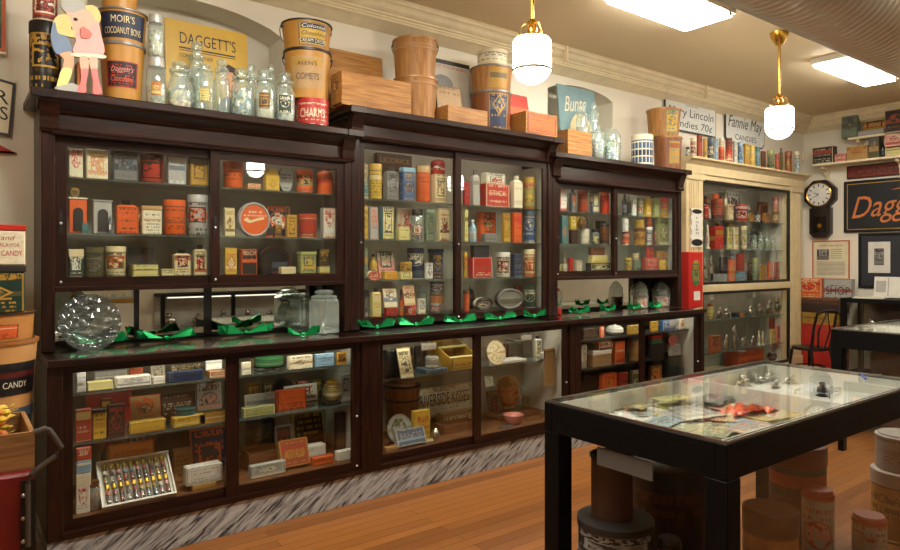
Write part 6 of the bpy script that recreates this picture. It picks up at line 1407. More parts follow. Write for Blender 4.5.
for k, (a, b, t) in enumerate(((757, 760.5, 330), (761, 764.5, 331))):
    s.put('figure', a, b, t, 'ivory gold', 'wax_figure', '', cat='figurine', full=('first', 'second')[k] + ' cream figure beside the yellow carton in the lower built-in')
s.put('box', 769, 775.5, 329, 'lemon olive yellow', 'candy_box', 'yellow carton', k=.3)
s.put('box', 769, 775, 318, 'maroon brick dark', 'candy_box', 'maroon carton on the yellow one', on=True, k=.3)
s.put('box', 775, 780.5, 326, 'pink brick copper', 'candy_box', 'dusky pink carton', k=.3)
s = S(.201, BY, 'on the floor of the lower built-in', 'things on the lower built-in floor')
s.put('low', 724, 764, 352, 'rust copper orange', 'wooden_tray', 'long rust red tray with white cards', cat='tray', d=.2, em=0)
for k, (a, b) in enumerate(((738, 746), (748, 757))): s.put('low', a, b, 351.2 - k * .0, 'white grey ivory', 'paper_card', '', cat='card', on=(k == 0), k=.8, em=0, full=('nearer', 'farther')[k] + ' white card lying on the rust red tray, built-in floor', pb=None) if k == 0 else None
s.put('pot', 767, 777, 351, 'dark silver grey', 'metal_pot', 'dark metal pot', cat='pot', em=0)
for k, px in enumerate((714, 757)):
    a = on_y(px - 3, 292, FB + .03); q = MB().box(0, .07, 0, .003, -.055, 0, 0).build('price_sign', plain('white', .5), None, loc=(a.x, FB + .04, 1.11)); tag(q, ('white price card hanging over the yellow vase in the built-in', 'white price card hanging over the metal moulds, far end of built-in')[k], 'sign')
    part(MB().box(.03, .04, .003, .008, -.01, .01), 'hook', metal(), q)

s = S(2.606, 4.06, 'on the shelf above the cream built-in', 'tins along the top of the built-in')
for a, b, t, kd, c, d in ((685.5, 690, 147, 'jar', 'dark', 'small dark glass jar beside the brown bucket'), (690, 696.3, 138, 'round', 'ivory brick dark', 'black white and orange round tin'), (696.6, 702.6, 135, 'box', 'rust orange brown', 'plain rust orange carton'), (703, 706.8, 138, 'box', 'mustard gold olive', 'narrow mustard carton'),
        (707.2, 714, 137.5, 'round', 'slate dark ivory', 'slate grey round tin'), (714.3, 718, 138.5, 'box', 'sky blue ivory', 'narrow pale blue carton'), (718.4, 724.3, 147, 'round', 'orange brick rust', 'low orange tin with another on it'), (725, 732.4, 150, 'round', 'red orange ivory', 'low red tin with brown one on it'), (732.8, 737.2, 141, 'box', 'lgrey ivory sage', 'narrow pale grey carton'),
        (737.6, 743, 142, 'round', 'sky slate blue', 'sky blue round tin'), (743.4, 749, 143.5, 'box', 'mustard gold lemon', 'mustard yellow carton'), (749.4, 754.8, 145, 'round', 'yellow lemon gold', 'bright yellow round tin'), (755.2, 760, 147.5, 'round', 'teal sage sky', 'teal round tin'), (760.4, 766, 151, 'box', 'brown copper dark', 'brown carton'),
        (767, 774.5, 150, 'round', 'lime olive dgreen', 'dark green topped tin'), (775, 779, 154, 'round', 'brick rust orange', 'narrow brick red tin'), (779.3, 783, 148, 'spout', 'olive gold dark', 'tall olive tin'), (784.5, 792, 151, 'round', 'copper dark gold', 'copper brown round tin'), (794.5, 800, 151, 'round', 'ivory teal sky', 'white and teal tin at the end')):
    on = None
    if kd == 'jar': s.put('jar', a, b, t, c, 'candy_jar', d, shape='column', fill='dark', lid='black')
    else: s.put(kd, a, b, t, c, 'candy_tin' if kd != 'box' else 'candy_box', d, k=.4, **({'lid': c.split()[0]} if kd != 'box' else {}))
    if a == 718.4: s.put('round', 718.6, 724, 137.8, 'mustard white ivory', 'candy_tin', 'mustard and white tin atop an orange one', on=True, lid='white')
    if a == 725: s.put('round', 725.2, 732.2, 138, 'rust maroon brown', 'candy_tin', 'brown tin atop the low red one', on=True, lid='brown')

# things hung on the pilaster
a = on_y(688.5, 308, 4.0); b = on_y(703, 252, 4.0)
o = MB().box(0, b.x - a.x, 0, .1, 0, b.z - a.z).build('red_dispenser', plain((196, 30, 24), .35), None, loc=(a.x, 4.0, a.z), bevel=.006); tag(o, 'bright red metal box with green oval hung on the cream pilaster', 'dispenser')
W_, H_ = b.x - a.x, b.z - a.z
part(MB().prism([(W_ * .5 + W_ * .3 * math.cos(t), H_ * .62 + H_ * .24 * math.sin(t)) for t in [2 * PI * k / 20 for k in range(20)]], -.004, 0), 'green_oval', litho('green gold dgreen'.split(), 1), o)
part(MB().box(W_ * .36, W_ * .78, -.003, 0, H_ * .13, H_ * .29), 'white_card', plain('white', .5), o); part(MB().box(W_ * .1, W_ * .9, .06, .098, -.04, 0), 'bracket', plain('dark', .5), o)
a = on_y(690.5, 247, 4.1); b = on_y(703.5, 209, 4.1); W_, H_ = b.x - a.x, b.z - a.z
sc_ = [(W_ * .5 + W_ * (.42 + .06 * math.cos(4 * PI * v * 2)) * sg, H_ * v) for sg, rng in ((1, range(0, 13)), (-1, range(12, -1, -1))) for v in [k / 12 for k in rng]]
o = MB().prism(sc_, 0, .012).build('wall_thermometer', plain('white', .4), None, loc=(a.x, 4.1, a.z)); tag(o, 'white scalloped wall thermometer with black trim above the red metal box', 'thermometer')
lettering(o, 'T\nH\nE\nR\nM', W_ * .22, H_ * .45, (W_ * .5, -.002, H_ * .55), plain('black', .5))
part(MB().prism([(W_ * .5 + W_ * .42 * math.cos(t), H_ * .12 + H_ * .09 * math.sin(t)) for t in [2 * PI * k / 16 for k in range(16)]], -.004, 0), 'black_ornament', plain('black', .5), o); part(MB().prism([(W_ * .5 + W_ * .36 * math.cos(t), H_ * .92 + H_ * .06 * math.sin(t)) for t in [2 * PI * k / 16 for k in range(16)]], -.004, 0), 'black_ornament', plain('black', .5), o)
a = on_y(682, 250, 4.2); b = on_y(691, 208, 4.2)
o = MB().box(0, b.x - a.x, 0, .03, 0, b.z - a.z).build('wall_sign', plain('black', .5), None, loc=(a.x, 4.215, a.z), bevel=.003); tag(o, 'plain black panel on the wall between dark cabinet and pilaster', 'sign')
part(MB().box(.01, .02, -.004, 0, .02, .3), 'edge_strip', plain('dark', .4), o)

def enamel(name, label, px0, px1, py0, py1, shape, lines, y=4.235):
    a = on_y(px0, py0, y); b = on_y(px1, py0, y); W, H = b.x - a.x, on_y(px0, py0, y).z - on_y(px0, py1, y).z
    def outl(e):
        w, h, c = W / 2 + e, H / 2 + e, shape
        return [(-w + c, -h), (w - c, -h), (w, -h + c), (w, h - c), (w - c, h), (-w + c, h), (-w, h - c), (-w, -h + c)]
    o = MB().prism(outl(0), 0, .012).build(name, plain('dark', .4), None, loc=((a.x + b.x) / 2, y - .012, a.z - H / 2)); tag(o, label, 'sign')
    f = part(MB().prism(outl(-.014), -.003, 0), 'white_enamel', plain((226, 228, 222), .3), o)
    for t, fw, fh, zc, sh in lines: lettering(f, t, W * fw, H * fh, (0, -.0042, H * (zc - .5)), plain('dark', .4), shear=sh)
    return o
enamel('candy_sign', 'white enamel Lincoln candies sign above the brown buckets'.replace('Lincoln ', 'square cornered '), 664, 715, 97, 128, .001, [('Mary Lincoln', .88, .36, .6, .1), ('Candies 70¢', .84, .3, .23, .1), ('CHICAGO', .25, .05, .88, 0)])
enamel('candy_sign', 'white enamel candies sign with clipped corners and black script', 724.5, 763.5, 109, 142, .05, [('Fannie May', .88, .46, .62, .3), ('CANDIES', .54, .17, .22, 0)])

# calendar on the long wall
a = on_y(414, 35, 4.2); b = on_y(470, 35, 4.2); W, H = b.x - a.x, .62
o = MB().box(-W / 2, W / 2, 0, .006, 0, H).build('wall_calendar', plain((206, 198, 180), .5), None, loc=((a.x + b.x) / 2, 4.21, 3.085 - H), bevel=0); tag(o, 'old wall calendar with bold numerals behind the bentwood buckets', 'calendar')
part(MB().box(-W * .5, W * .5, -.004, 0, H * .95, H), 'top_batten', plain('dark', .5), o); lettering(o, 'CONFECTIONERS', W * .9, H * .035, (0, -.0015, H * .915), plain('brick', .5))
part(MB().prism([(W * .0 + W * .2 * math.cos(t), H * .68 + H * .13 * math.sin(t)) for t in [2 * PI * k / 18 for k in range(18)]], -.002, 0), 'portrait_hair', plain('grey', .5), o)
part(MB().prism([(-W * .3, H * .42), (W * .3, H * .42), (W * .34, H * .5), (W * .1, H * .62), (-W * .1, H * .62), (-W * .34, H * .5)], -.003, -.001), 'white_collar', plain('white', .5), o)
for r_, tx in enumerate(('1  2  3  4  5  6', '7  8  9 10 11 12 13', '14 15 16 17 18 19 20')): lettering(o, tx, W * .88, H * .075, (0, -.0015, H * (.34 - r_ * .12)), plain('dark', .5))

# ------------------------------------------------------------------ the right wall
XW = XR
def wall_shelf(name, label, y0, y1, z, d):
    r = empty(name, (XW, y1, z), 0, label, 'shelf'); part(MB().box(-d, -.002, y0 - y1, 0, -.028, 0), 'board', TRIM, r, bevel=.003)
    yb = y1 - .1
    while yb > y0:
        part(MB().prism([(-d * .8, -.03), (-d * .75, -.06), (-d * .35, -.09), (-d * .2, -.17), (-.03, -.26), (-.002, -.26), (-.002, -.03)][::-1], yb - y1 - .02, yb - y1 + .02), 'bracket', TRIM, r); yb -= .85
    return r
q = MB().prism([(0, 0), (-.42, 0), (-.42, -.16), (-.3, -.22), (0, -.22)][::-1], 0, .02).build('corner_shelf', TRIM, None, loc=(XW - .002, YW - .005, 2.83), rot=(PI / 2, 0, 0)); tag(q, 'small cream shelf in the room corner above the clock', 'shelf'); part(MB().prism([(-.06, -.02), (-.02, -.02), (-.02, -.16)], 0, .02), 'bracket', TRIM, q, loc=(0, -.01, .0), rot=(PI / 2, 0, 0))
SL, SU = 2.745, 3.035
wall_shelf('wall_shelf', 'lower cream wall shelf above the black script sign', 1.9, 4.03, SL, .24)
wall_shelf('wall_shelf', 'upper cream wall shelf beneath the right wall cornice', 1.9, 3.62, SU, .2)
def on_wall_shelf(kind, px0, px1, pt, z, cols, name, desc, cat, x=9.0, d=.12, **o):
    y1 = on_x(px0, pt, x).y; y0 = on_x(px1, pt, x).y; h = on_x((px0 + px1) / 2, pt, x).z - z
    return make(kind, name, desc, cat, 'boxes on the shelves of the far wall', (x + d / 2, (y0 + y1) / 2, z + .001), PI / 2 + PI + 0 if False else -PI / 2, y1 - y0, d, h, cols.split(), o)
on_wall_shelf('box', 812, 833, 147, SL, 'dark ivory brick', 'candy_box', 'dark framed green and white box at the clock end of the lower wall shelf', 'box')
on_wall_shelf('low', 834.5, 845.5, 154, SL, 'pink brick ivory', 'candy_box', 'small pink box second on the lower wall shelf', 'box')
on_wall_shelf('box', 846.5, 867.5, 146, SL, 'tan gold copper', 'candy_box', 'tan box with oval portrait on the lower wall shelf', 'box')
on_wall_shelf('box', 868.5, 879, 137, SL, 'olive slate tan', 'candy_box', 'tall olive floral carton on the lower wall shelf', 'box')
on_wall_shelf('bottle', 880, 884, 140, SL, 'black dark slate', 'dark_bottle', 'dark bottle beside the tall olive carton', 'bottle', d=.05)
on_wall_shelf('low', 885, 904, 147.5, SL, 'lemon ivory olive', 'candy_box', 'cream box under a pink one on the lower wall shelf', 'box')
q = on_wall_shelf('low', 884.5, 904, 142, SL + .0, 'pink ivory brick', 'candy_box', 'pink box on the cream one, lower wall shelf', 'box')
q.location.z = SL + .117
on_wall_shelf('box', 841.5, 857, 116, SU, 'sage slate olive', 'candy_box', 'green flowered box on the upper wall shelf', 'box')
on_wall_shelf('open', 858, 883.5, 119.5, SU, 'silver lgrey white', 'candy_box', 'open silver box on the upper wall shelf', 'box', lid='gold', lidc=('gold', 'dark', 'pink'))
on_wall_shelf('box', 885, 905, 110, SU, 'dark copper rust', 'candy_box', 'dark chequered box on the upper wall shelf', 'box')

def wall_frame(name, label, cat, px0, px1, py0, py1, fw, framecol, matcol, x=XW):
    p = on_x(px0, py0, x); q = on_x(px1, py1, x); y1, y0 = p.y, q.y; z1, z0 = p.z, q.z
    return wall_frame_m(name, label, cat, y0, y1, z0, z1, fw, framecol, matcol, x)
def wall_frame_m(name, label, cat, y0, y1, z0, z1, fw, framecol, matcol, x=XW, rz=-PI / 2, at=None):
    w, h = y1 - y0, z1 - z0; r = empty(name, at or (x - .001, (y0 + y1) / 2, z0), rz, label, cat)
    m = MB().box(-w / 2, w / 2, -.025, 0, 0, fw).box(-w / 2, w / 2, -.025, 0, h - fw, h).box(-w / 2, -w / 2 + fw, -.025, 0, fw, h - fw).box(w / 2 - fw, w / 2, -.025, 0, fw, h - fw)
    part(m, 'frame', plain(framecol, .35), r, bevel=.003); part(MB().box(-w / 2 + fw, w / 2 - fw, -.012, 0, fw, h - fw), 'backing', plain(matcol, .6), r)
    return r, w, h
# clock
c = on_x(822.5, 195, XW); r = empty('wall_clock', (XW - .001, c.y, c.z), -PI / 2, 'dark octagonal pendulum wall clock beside the cream built-in', 'clock')
R = .205; oc = lambda q: [(q * math.cos(PI / 8 + PI / 4 * k), q * math.sin(PI / 8 + PI / 4 * k)) for k in range(8)]
part(MB().prism(oc(R), -.09, 0).prism(oc(R * .93), -.105, -.09), 'case', plain((36, 24, 20), .35), r)
d = part(MB().prism([(R * .72 * math.cos(2 * PI * k / 32), R * .72 * math.sin(2 * PI * k / 32)) for k in range(32)], -.11, -.1), 'dial', plain((232, 230, 220), .4), r)
num = MB()
for k in range(12):
    t = 2 * PI * k / 12; num.box(-.006, .006, -.1115, -.1098, R * .5, R * .66) if False else None
    cx_, cz_ = R * .58 * math.sin(t), R * .58 * math.cos(t); ux, uz = math.sin(t), math.cos(t); px_, pz_ = math.cos(t) * .006, -math.sin(t) * .006
    A = [(cx_ - ux * .018 - px_, cz_ - uz * .018 - pz_), (cx_ - ux * .018 + px_, cz_ - uz * .018 + pz_), (cx_ + ux * .018 + px_, cz_ + uz * .018 + pz_), (cx_ + ux * .018 - px_, cz_ + uz * .018 - pz_)]
    num.prism(A, -.1118, -.11)
part(num, 'numerals', plain('black', .5), d)
hd = MB()
for ang, L_, w_ in ((math.radians(-68), .085, .006), (math.radians(-118), .12, .004)):
    ux, uz = math.sin(ang), math.cos(ang); px_, pz_ = math.cos(ang) * w_, -math.sin(ang) * w_
    hd.prism([(-px_, -pz_), (px_, pz_), (ux * L_ + px_ * .3, uz * L_ + pz_ * .3), (ux * L_ - px_ * .3, uz * L_ - pz_ * .3)], -.1135, -.112)
part(hd, 'hands', plain('black', .5), d)
part(MB().tube([(R * .74 * math.cos(2 * PI * k / 32), -.108, R * .74 * math.sin(2 * PI * k / 32)) for k in range(32)], .008, 6, closed=True), 'bezel', brass(), r)
zb = on_x(821, 238, XW).z - c.z
part(MB().prism([(-.13, -R * .85), (-.13, zb + .06), (-.08, zb), (.08, zb), (.13, zb + .06), (.13, -R * .85)], -.08, 0), 'drop_case', plain((36, 24, 20), .35), r)
part(MB().prism([(-.085, zb + .28), (-.085, zb + .07), (.085, zb + .07), (.085, zb + .28)], -.084, -.078), 'pendulum_glass', plain((24, 20, 18), .1), r)
part(MB().prism([(.028 * math.cos(2 * PI * k / 16), zb + .16 + .028 * math.sin(2 * PI * k / 16)) for k in range(16)], -.09, -.084), 'pendulum', brass(), r)
# black script sign, red-brown sign, notice, framed photographs
SY1 = 3.736; r, w, h = wall_frame_m('shop_sign', 'large black sign with gold edge and orange script on the far wall', 'sign', 2.42, SY1, 1.85, 2.505, .012, 'black', (20, 24, 26))
g = .035
part(MB().box(-w / 2 + g, w / 2 - g, -.014, -.012, g, g + .008).box(-w / 2 + g, w / 2 - g, -.014, -.012, h - g - .008, h - g).box(-w / 2 + g, -w / 2 + g + .008, -.014, -.012, g, h - g).box(w / 2 - g - .008, w / 2 - g, -.014, -.012, g, h - g), 'gold_line', plain('gold', .4), r)
lettering(r, "Daggett's", w * .86, h * .56, (w * .0, -.0135, h * .47), plain((206, 120, 62), .45), shear=.35, tilt=.06)
part(MB().prism([(-w * .1, h * .78), (w * .1, h * .86), (w * .4, h * .9), (w * .4, h * .83), (w * .1, h * .8)][::-1], -.014, -.012), 'script_flourish', plain((206, 120, 62), .45), r)
r, w, h = wall_frame_m('shop_sign', 'long narrow red brown sign above the black script sign', 'sign', 2.3, 3.70, 2.535, 2.70, .014, 'dbrown', (118, 44, 30))
lettering(r, 'CONFECTIONERY', w * .86, h * .5, (0, -.0135, h * .5), plain('dbrown', .5))
r, w, h = wall_frame('notice', 'cream printed notice in a thin orange frame under the clock', 'notice', 813, 850, 241, 279.5, .012, (200, 100, 50), (226, 216, 180))
lettering(r, 'CONFECTIONERY HISTORY', w * .66, h * .05, (0, -.013, h * .87), plain('brick', .5))
tl = MB()
for k in range(11):
    if k < 5: tl.box(w * .0, w * .3, -.0135, -.012, h * (.76 - k * .055), h * (.775 - k * .055))
    tl.box(-w * .38, w * .38, -.0135, -.012, h * (.44 - k * .033), h * (.45 - k * .033))
part(tl, 'printed_lines', plain('grey', .5), r); part(MB().box(-w * .38, -w * .04, -.0138, -.012, h * .5, h * .78), 'photograph', litho('dark lgrey grey'.split(), 1), r)
a = on_x(859, 233.5, XW); b = on_x(899, 289, XW)
r, w, h = wall_frame_m('framed_photographs', 'black frame holding two portrait photographs on the far wall', 'picture', 2.55, a.y, b.z, a.z, .03, 'black', (40, 42, 48))
for k, (xx, ww) in enumerate(((-.27, .24), (.1, .24))):
    m_ = part(MB().box(w * xx - w * ww / 2, w * xx + w * ww / 2, -.016, -.012, h * .28, h * .84), 'mount', plain((222, 218, 206), .6), r); part(MB().box(w * xx - w * ww * .22, w * xx + w * ww * .22, -.018, -.016, h * .42, h * .72), 'photograph', litho('grey dark lgrey'.split(), 1), m_)
# dark case along the right wall
def glass_case(name, label, x0, x1, y0, y1, z1, fw, zs, wood, lx=True):
    r = empty(name, ((x0 + x1) / 2, (y0 + y1) / 2, 0), 0, label, 'display case'); ox, oy = r.location.x, r.location.y
    B = lambda *a: MB().box(a[0] - ox, a[1] - ox, a[2] - oy, a[3] - oy, a[4], a[5])
    part(B(x0, x1, y0, y1, z1 - .05, z1), 'top', wood, r, bevel=.004); part(B(x0, x1, y0, y1, 0, .14), 'base', wood, r)
    for a in (x0, x1 - fw):
        for b in (y0, y1 - fw): part(B(a, a + fw, b, b + fw, .14, z1 - .05), 'post', wood, r)
    part(B(x1 - .02, x1, y0 + fw, y1 - fw, .14, z1 - .05), 'back_panel', plain((132, 124, 108), .6), r)
    part(B(x0 + .01, x0 + .016, y0 + fw, y1 - fw, .14, z1 - .05), 'front_pane', PANE(), r); part(B(x0 + fw, x1 - fw, y1 - .016, y1 - .01, .14, z1 - .05), 'end_pane', PANE(), r)
    for z in zs: part(B(x0 + .03, x1 - .02, y0 + .02, y1 - .02, z - .01, z), 'shelf', SHELFG(), r)
    return r
glass_case('display_case', 'dark glass fronted case along the far wall under the photographs', 8.62, 9.18, 2.0, 3.55, 1.04, .055, (.6,), ebony(1))
def simple(kind, name, label, cat, group, x, y, z, w, d, h, cols, rz=0, **o): return make(kind, name, label, cat, group, (x, y, z), rz, w, d, h, cols.split(), o)
G = 'things inside the far wall case'
simple('mould', 'candy_mould', 'dark rounded mould inside the far wall case', 'mould', G, 8.8, 3.3, .601, .2, .14, .2, 'dark', -PI / 2)
simple('box', 'wooden_box', 'brown box with white card inside the far wall case', 'box', G, 8.8, 2.95, .601, .26, .16, .3, 'dbrown dark brown', -PI / 2, em=0)
simple('can', 'candy_tin', 'small round tin in the far wall case, towards the window side'.replace(', towards the window side', ' behind the brown box'), 'tin', G, 8.98, 2.7, .601, .14, .14, .2, 'olive gold dark')
p = on_x(880, 302, 8.7)
o = MB().box(-.12, .12, -.16, .16, 0, .012).build('paper_stack', plain('white', .5), None, loc=(8.82, 3.3, 1.041), rz=.2); tag(o, 'white papers lying on top of the far wall case', 'papers')
part(MB().box(-.11, .11, -.15, .15, .012, .016), 'top_sheet', plain('ivory', .6), o, rz=.06)
o = MB().box(-.16, .16, 0, .05, 0, .25).build('book_stand', plain('white', .45), None, loc=(8.98, 3.16, 1.05), rot=(-.15, 0, -PI / 2)); tag(o, 'white open book stand on top of the far wall case', 'book')
part(MB().box(-.01, .0, -.004, 0, .02, .24).box(-.14, -.03, -.003, 0, .06, .2), 'printed_page', plain('lgrey', .6), o)
# stack of crates and signs beside the built-in
xs = 8.86
G = 'crates beside the built-in'
def crate_box(px0, px1, py0, py1, x, d, cols, name, lb, cat, z=None, wood=None, text=None, em=0):
    p = on_x(px0, py0, x); q = on_x(px1, py1, x); z0 = q.z if z is None else z; w = p.y - q.y; h = p.z - z0
    o = MB().box(-w / 2, w / 2, -d / 2, d / 2, 0, h, 0, {0: 1}).build(name, [wood or plain(cols.split()[0], .5), litho(cols.split(), em, .5)], None, loc=(x + d / 2, (p.y + q.y) / 2, z0), rz=-PI / 2, bevel=.004); tag(o, lb, cat, G)
    if text: lettering(o, text[0], w * text[1], h * text[2], (0, -d / 2 - .0015, h * text[3]), plain(text[4], .5))
    if wood: part(MB().box(-w / 2 - .003, w / 2 + .003, -d / 2 - .004, -d / 2, h * .86, h * 1.0), 'cleat', wood, o)
    return o, z0 + h
o, zt = crate_box(801, 840, 323, 368, 8.9, .26, 'red brick red', 'red_crate', 'red painted crate behind the dark chair', 'crate', z=.002, text=None)
part(MB().box(-.2, .2, -.135, -.13, .02, .13), 'white_label', litho('ivory brick grey'.split(), 0), o)
o, zt2 = crate_box(801, 838, 312, 323, 8.9, .26, 'mustard dark gold', 'wooden_sign', 'yellow wooden candy sign board on the red crate', 'sign', z=zt + .001, text=('BURNHAM CANDY CO', .84, .34, .55, 'dark'))
o, zt3 = crate_box(796, 840, 297, 313, 8.9, .26, 'dbrown dark brown', 'wooden_crate', 'dark brown lettered crate above the yellow board', 'crate', z=zt2 + .001, wood=oldpine(1), text=('CANDY', .7, .4, .5, 'dark'))
crate_box(796, 821.5, 278, 297, 8.93, .1, 'orange cream red', 'candy_tin', 'flat orange tin with cream panel, next to the built-in', 'tin', z=zt3 + .001, em=1)
crate_box(823, 853, 278.5, 297, 8.93, .06, 'lgrey dark brick', 'wooden_sign', 'grey sign with bold dark letters beside orange tin', 'sign', z=zt3 + .001, text=('SHOP ', .8, .4, .4, 'dark'))
# dark bentwood chair
def chair(x, y, rz):
    r = empty('side_chair', (x, y, 0), rz, 'dark wooden chair standing before the red crate', 'chair'); m = plain((34, 24, 20), .35)
    part(MB().lathe([(0, .42), (.19, .42), (.2, .43), (.2, .45), (.19, .455), (0, .452)], 28), 'seat', m, r)
    for sx in (-1, 1):
        part(MB().tube([(sx * .14, -.13, .42), (sx * .17, -.17, 0)], [.018, .013], 8), 'leg', m, r)
        part(MB().tube([(sx * .19, .24, 0), (sx * .15, .15, .43), (sx * .16, .2, .72), (sx * .15, .24, .88)], [.015, .018, .016, .014], 8), 'leg', m, r)
    part(MB().tube([(-.15, .24, .87), (-.08, .255, .9), (.08, .255, .9), (.15, .24, .87)], .016, 8), 'top_rail', m, r)
    part(MB().tube([(-.05, .16, .45), (-.09, .2, .66), (0, .245, .89), (.09, .2, .66), (.05, .16, .45)], .01, 8), 'back_bow', m, r)
    part(MB().tube([(.155 * math.cos(2 * PI * k / 24), .155 * math.sin(2 * PI * k / 24), .22) for k in range(24)], .009, 6, closed=True), 'stretcher', m, r)
chair(8.3, 3.76, PI - .3)
# second dark table
def table(name, label, x0, x1, y0, y1, z1, ap, leg, inner, xdiv):
    r = empty(name, ((x0 + x1) / 2, (y0 + y1) / 2, 0), 0, label, 'display table', 'black glass topped display tables'); ox, oy = r.location.x, r.location.y; t = .045
    B = lambda *a: MB().box(a[0] - ox, a[1] - ox, a[2] - oy, a[3] - oy, a[4], a[5])
    for a in (x0, x1 - leg):
        for b in (y0, y1 - leg): part(B(a, a + leg, b, b + leg, 0, z1 - ap), 'leg', ebony(2), r, bevel=.004)
    for nm, bx, ax in (('apron', (x0, x1, y0, y0 + t), 0), ('apron', (x0, x1, y1 - t, y1), 0), ('apron', (x0, x0 + t, y0 + t, y1 - t), 1), ('apron', (x1 - t, x1, y0 + t, y1 - t), 1)):
        part(B(*bx, z1 - ap, z1 - .012), nm, ebony(ax), r, bevel=.003)
    wl = plain((238, 236, 226), .6)
    part(B(x0 + t, x1 - t, y0 + t, y1 - t, z1 - inner - .01, z1 - inner), 'tray_floor', wl, r)
    g = .006
    for bx in ((x0 + t, x1 - t, y0 + t, y0 + t + g), (x0 + t, x1 - t, y1 - t - g, y1 - t), (x0 + t, x0 + t + g, y0 + t + g, y1 - t - g), (x1 - t - g, x1 - t, y0 + t + g, y1 - t - g)): part(B(*bx, z1 - inner, z1 - .014), 'tray_side', wl, r)
    xm = xdiv; part(B(xm - .008, xm + .008, y0 + t + g, y1 - t - g, z1 - inner, z1 - .014), 'divider', wl, r)
    part(B(x0 + .012, x1 - .012, y0 + .012, y1 - .012, z1 - .0115, z1 - .004), 'glass_top', TOPG(), r)
    m = B(x0 + .006, x1 - .006, y0 + .006, y0 + .012, z1 - .0118, z1 - .002)
    for bx in ((x0 + .006, x1 - .006, y1 - .012, y1 - .006), (x0 + .006, x0 + .012, y0 + .012, y1 - .012), (x1 - .012, x1 - .006, y0 + .012, y1 - .012)): m.box(bx[0] - ox, bx[1] - ox, bx[2] - oy, bx[3] - oy, z1 - .0118, z1 - .002)
    part(m, 'metal_edge', metal((170, 166, 154), .3), r)
    return r
t2 = table('display_table', 'second black glass topped table standing before the far wall case', 6.2, 7.7, 1.65, 2.63, .90, .17, .09, .09, 6.95)
x0, y0, x1, y1 = 6.2, 1.65, 7.7, 2.63; ox, oy = t2.location.x, t2.location.y
part(MB().box(x0 + .09 - ox, x1 - .09 - ox, y0 + .09 - oy, y1 - .09 - oy, .08, .1), 'low_shelf', ebony(0), t2); part(MB().box(x0 + .6 - ox, x0 + .62 - ox, y0 + .09 - oy, y1 - .09 - oy, .1, .73), 'partition', plain((120, 112, 100), .6), t2)
part(MB().box(x0 + .02 - ox, x0 + .025 - ox, y0 + .09 - oy, y1 - .09 - oy, .1, .73), 'end_pane', PANE(), t2)
G = 'things under the second dark table'
simple('pot', 'oil_lamp', 'dark metal lamp under the second black table', 'lamp', G, 6.45, 2.33, .101, .17, .17, .42, 'dark silver black', em=0)
simple('figure', 'doll_figure', 'small pink figure under the second black table', 'figurine', G, 6.4, 2.47, .101, .09, .09, .3, 'pink ivory')
simple('box', 'candy_box', 'dark box with cards under the second black table', 'box', G, 6.46, 2.02, .101, .3, .1, .3, 'dark olive grey', -PI / 2)
simple('low', 'paper_card', 'grey printed sheet inside the second black table', 'card', G, 6.6, 2.3, .811, .3, .2, .012, 'lgrey dark grey', em=0)

# ------------------------------------------------------------------ the large glass topped table in front
TX0, TX1, TY0, TY1, TZ = 2.047, 3.89, 1.19, 2.035, .9
t1 = table('display_table', 'large black glass topped table nearest the camera, printed cards inside', TX0, TX1, TY0, TY1, TZ, .135, .085, .1, 3.04)
ox, oy = t1.location.x, t1.location.y
part(MB().box(TX0 + .1 - ox, TX0 + .9 - ox, TY0 + .02 - oy, TY0 + .026 - oy, .03, .755), 'side_pane', PANE(), t1); part(MB().box(TX0 + .92 - ox, TX1 - .09 - ox, TY0 + .02 - oy, TY0 + .026 - oy, .03, .755), 'side_pane', PANE(), t1)
part(MB().box(TX0 + .895 - ox, TX0 + .925 - ox, TY0 + .008 - oy, TY0 + .03 - oy, .71, .765), 'pane_clip', plain('black', .4), t1)
part(MB().box(TX0 + .01 - ox, TX0 + .016 - ox, TY0 + .3 - oy, TY0 + .56 - oy, .685, .755), 'paper_strip', plain((96, 94, 88), .6), t1)
G = 'printed cards inside the large glass topped table'
FZ = .8005
_n = [0]
def flat(px, py, w, d, rz, cols, label, kind='card', h=.0015, em=1, cat='card', name='printed_card'):
    _n[0] += 1; z = FZ + .0017 * _n[0]; p = on_z(px, py, z)
    ex = abs(w * math.cos(rz)) / 2 + abs(d * math.sin(rz)) / 2; ey = abs(w * math.sin(rz)) / 2 + abs(d * math.cos(rz)) / 2
    p.x = min(max(p.x, TX0 + .06 + ex), 3.025 - ex); p.y = min(max(p.y, TY0 + .06 + ey), TY1 - .06 - ey)
    mb = MB().box(-w / 2, w / 2, -d / 2, d / 2, 0, h, 0, {4: 1})
    o = mb.build(name, [plain(cols.split()[0], .5), litho(cols.split(), em, .45)], None, loc=(p.x, p.y, z), rz=rz); tag(o, label, cat, G); return o
flat(648, 400, .22, .1, .5, 'lemon lime olive', 'yellow green wrapper at the cabinet side of the large table')
flat(668, 405, .16, .1, .2, 'lime ivory lemon', 'pale green wrapper beside the yellow green one')
flat(642, 412, .1, .15, -.5, 'sky ivory teal', 'blue card near the nearest table corner to the cabinets'.replace('nearest table corner to the cabinets', 'white tray wall'))
flat(659, 413, .1, .16, .35, 'ivory sky gold', 'white bordered picture card leaning over the blue one')
flat(690, 407, .22, .14, .25, 'grey lgrey dark', 'grey booklet in the middle of the card tray')
flat(705, 398, .2, .1, -.1, 'slate dark silver', 'dark grey card beside the tray divider')
flat(700, 421, .3, .15, .1, 'pale lgrey olive', 'wide pale framed sheet in front of the grey booklet')
flat(735, 408, .2, .14, -.2, 'pink ivory orange', 'pink printed wrapper left of orange foil'.replace('left of', 'before the'))
flat(738, 427, .32, .12, .05, 'sky ivory orange', 'pale blue print at the near corner under the glass')
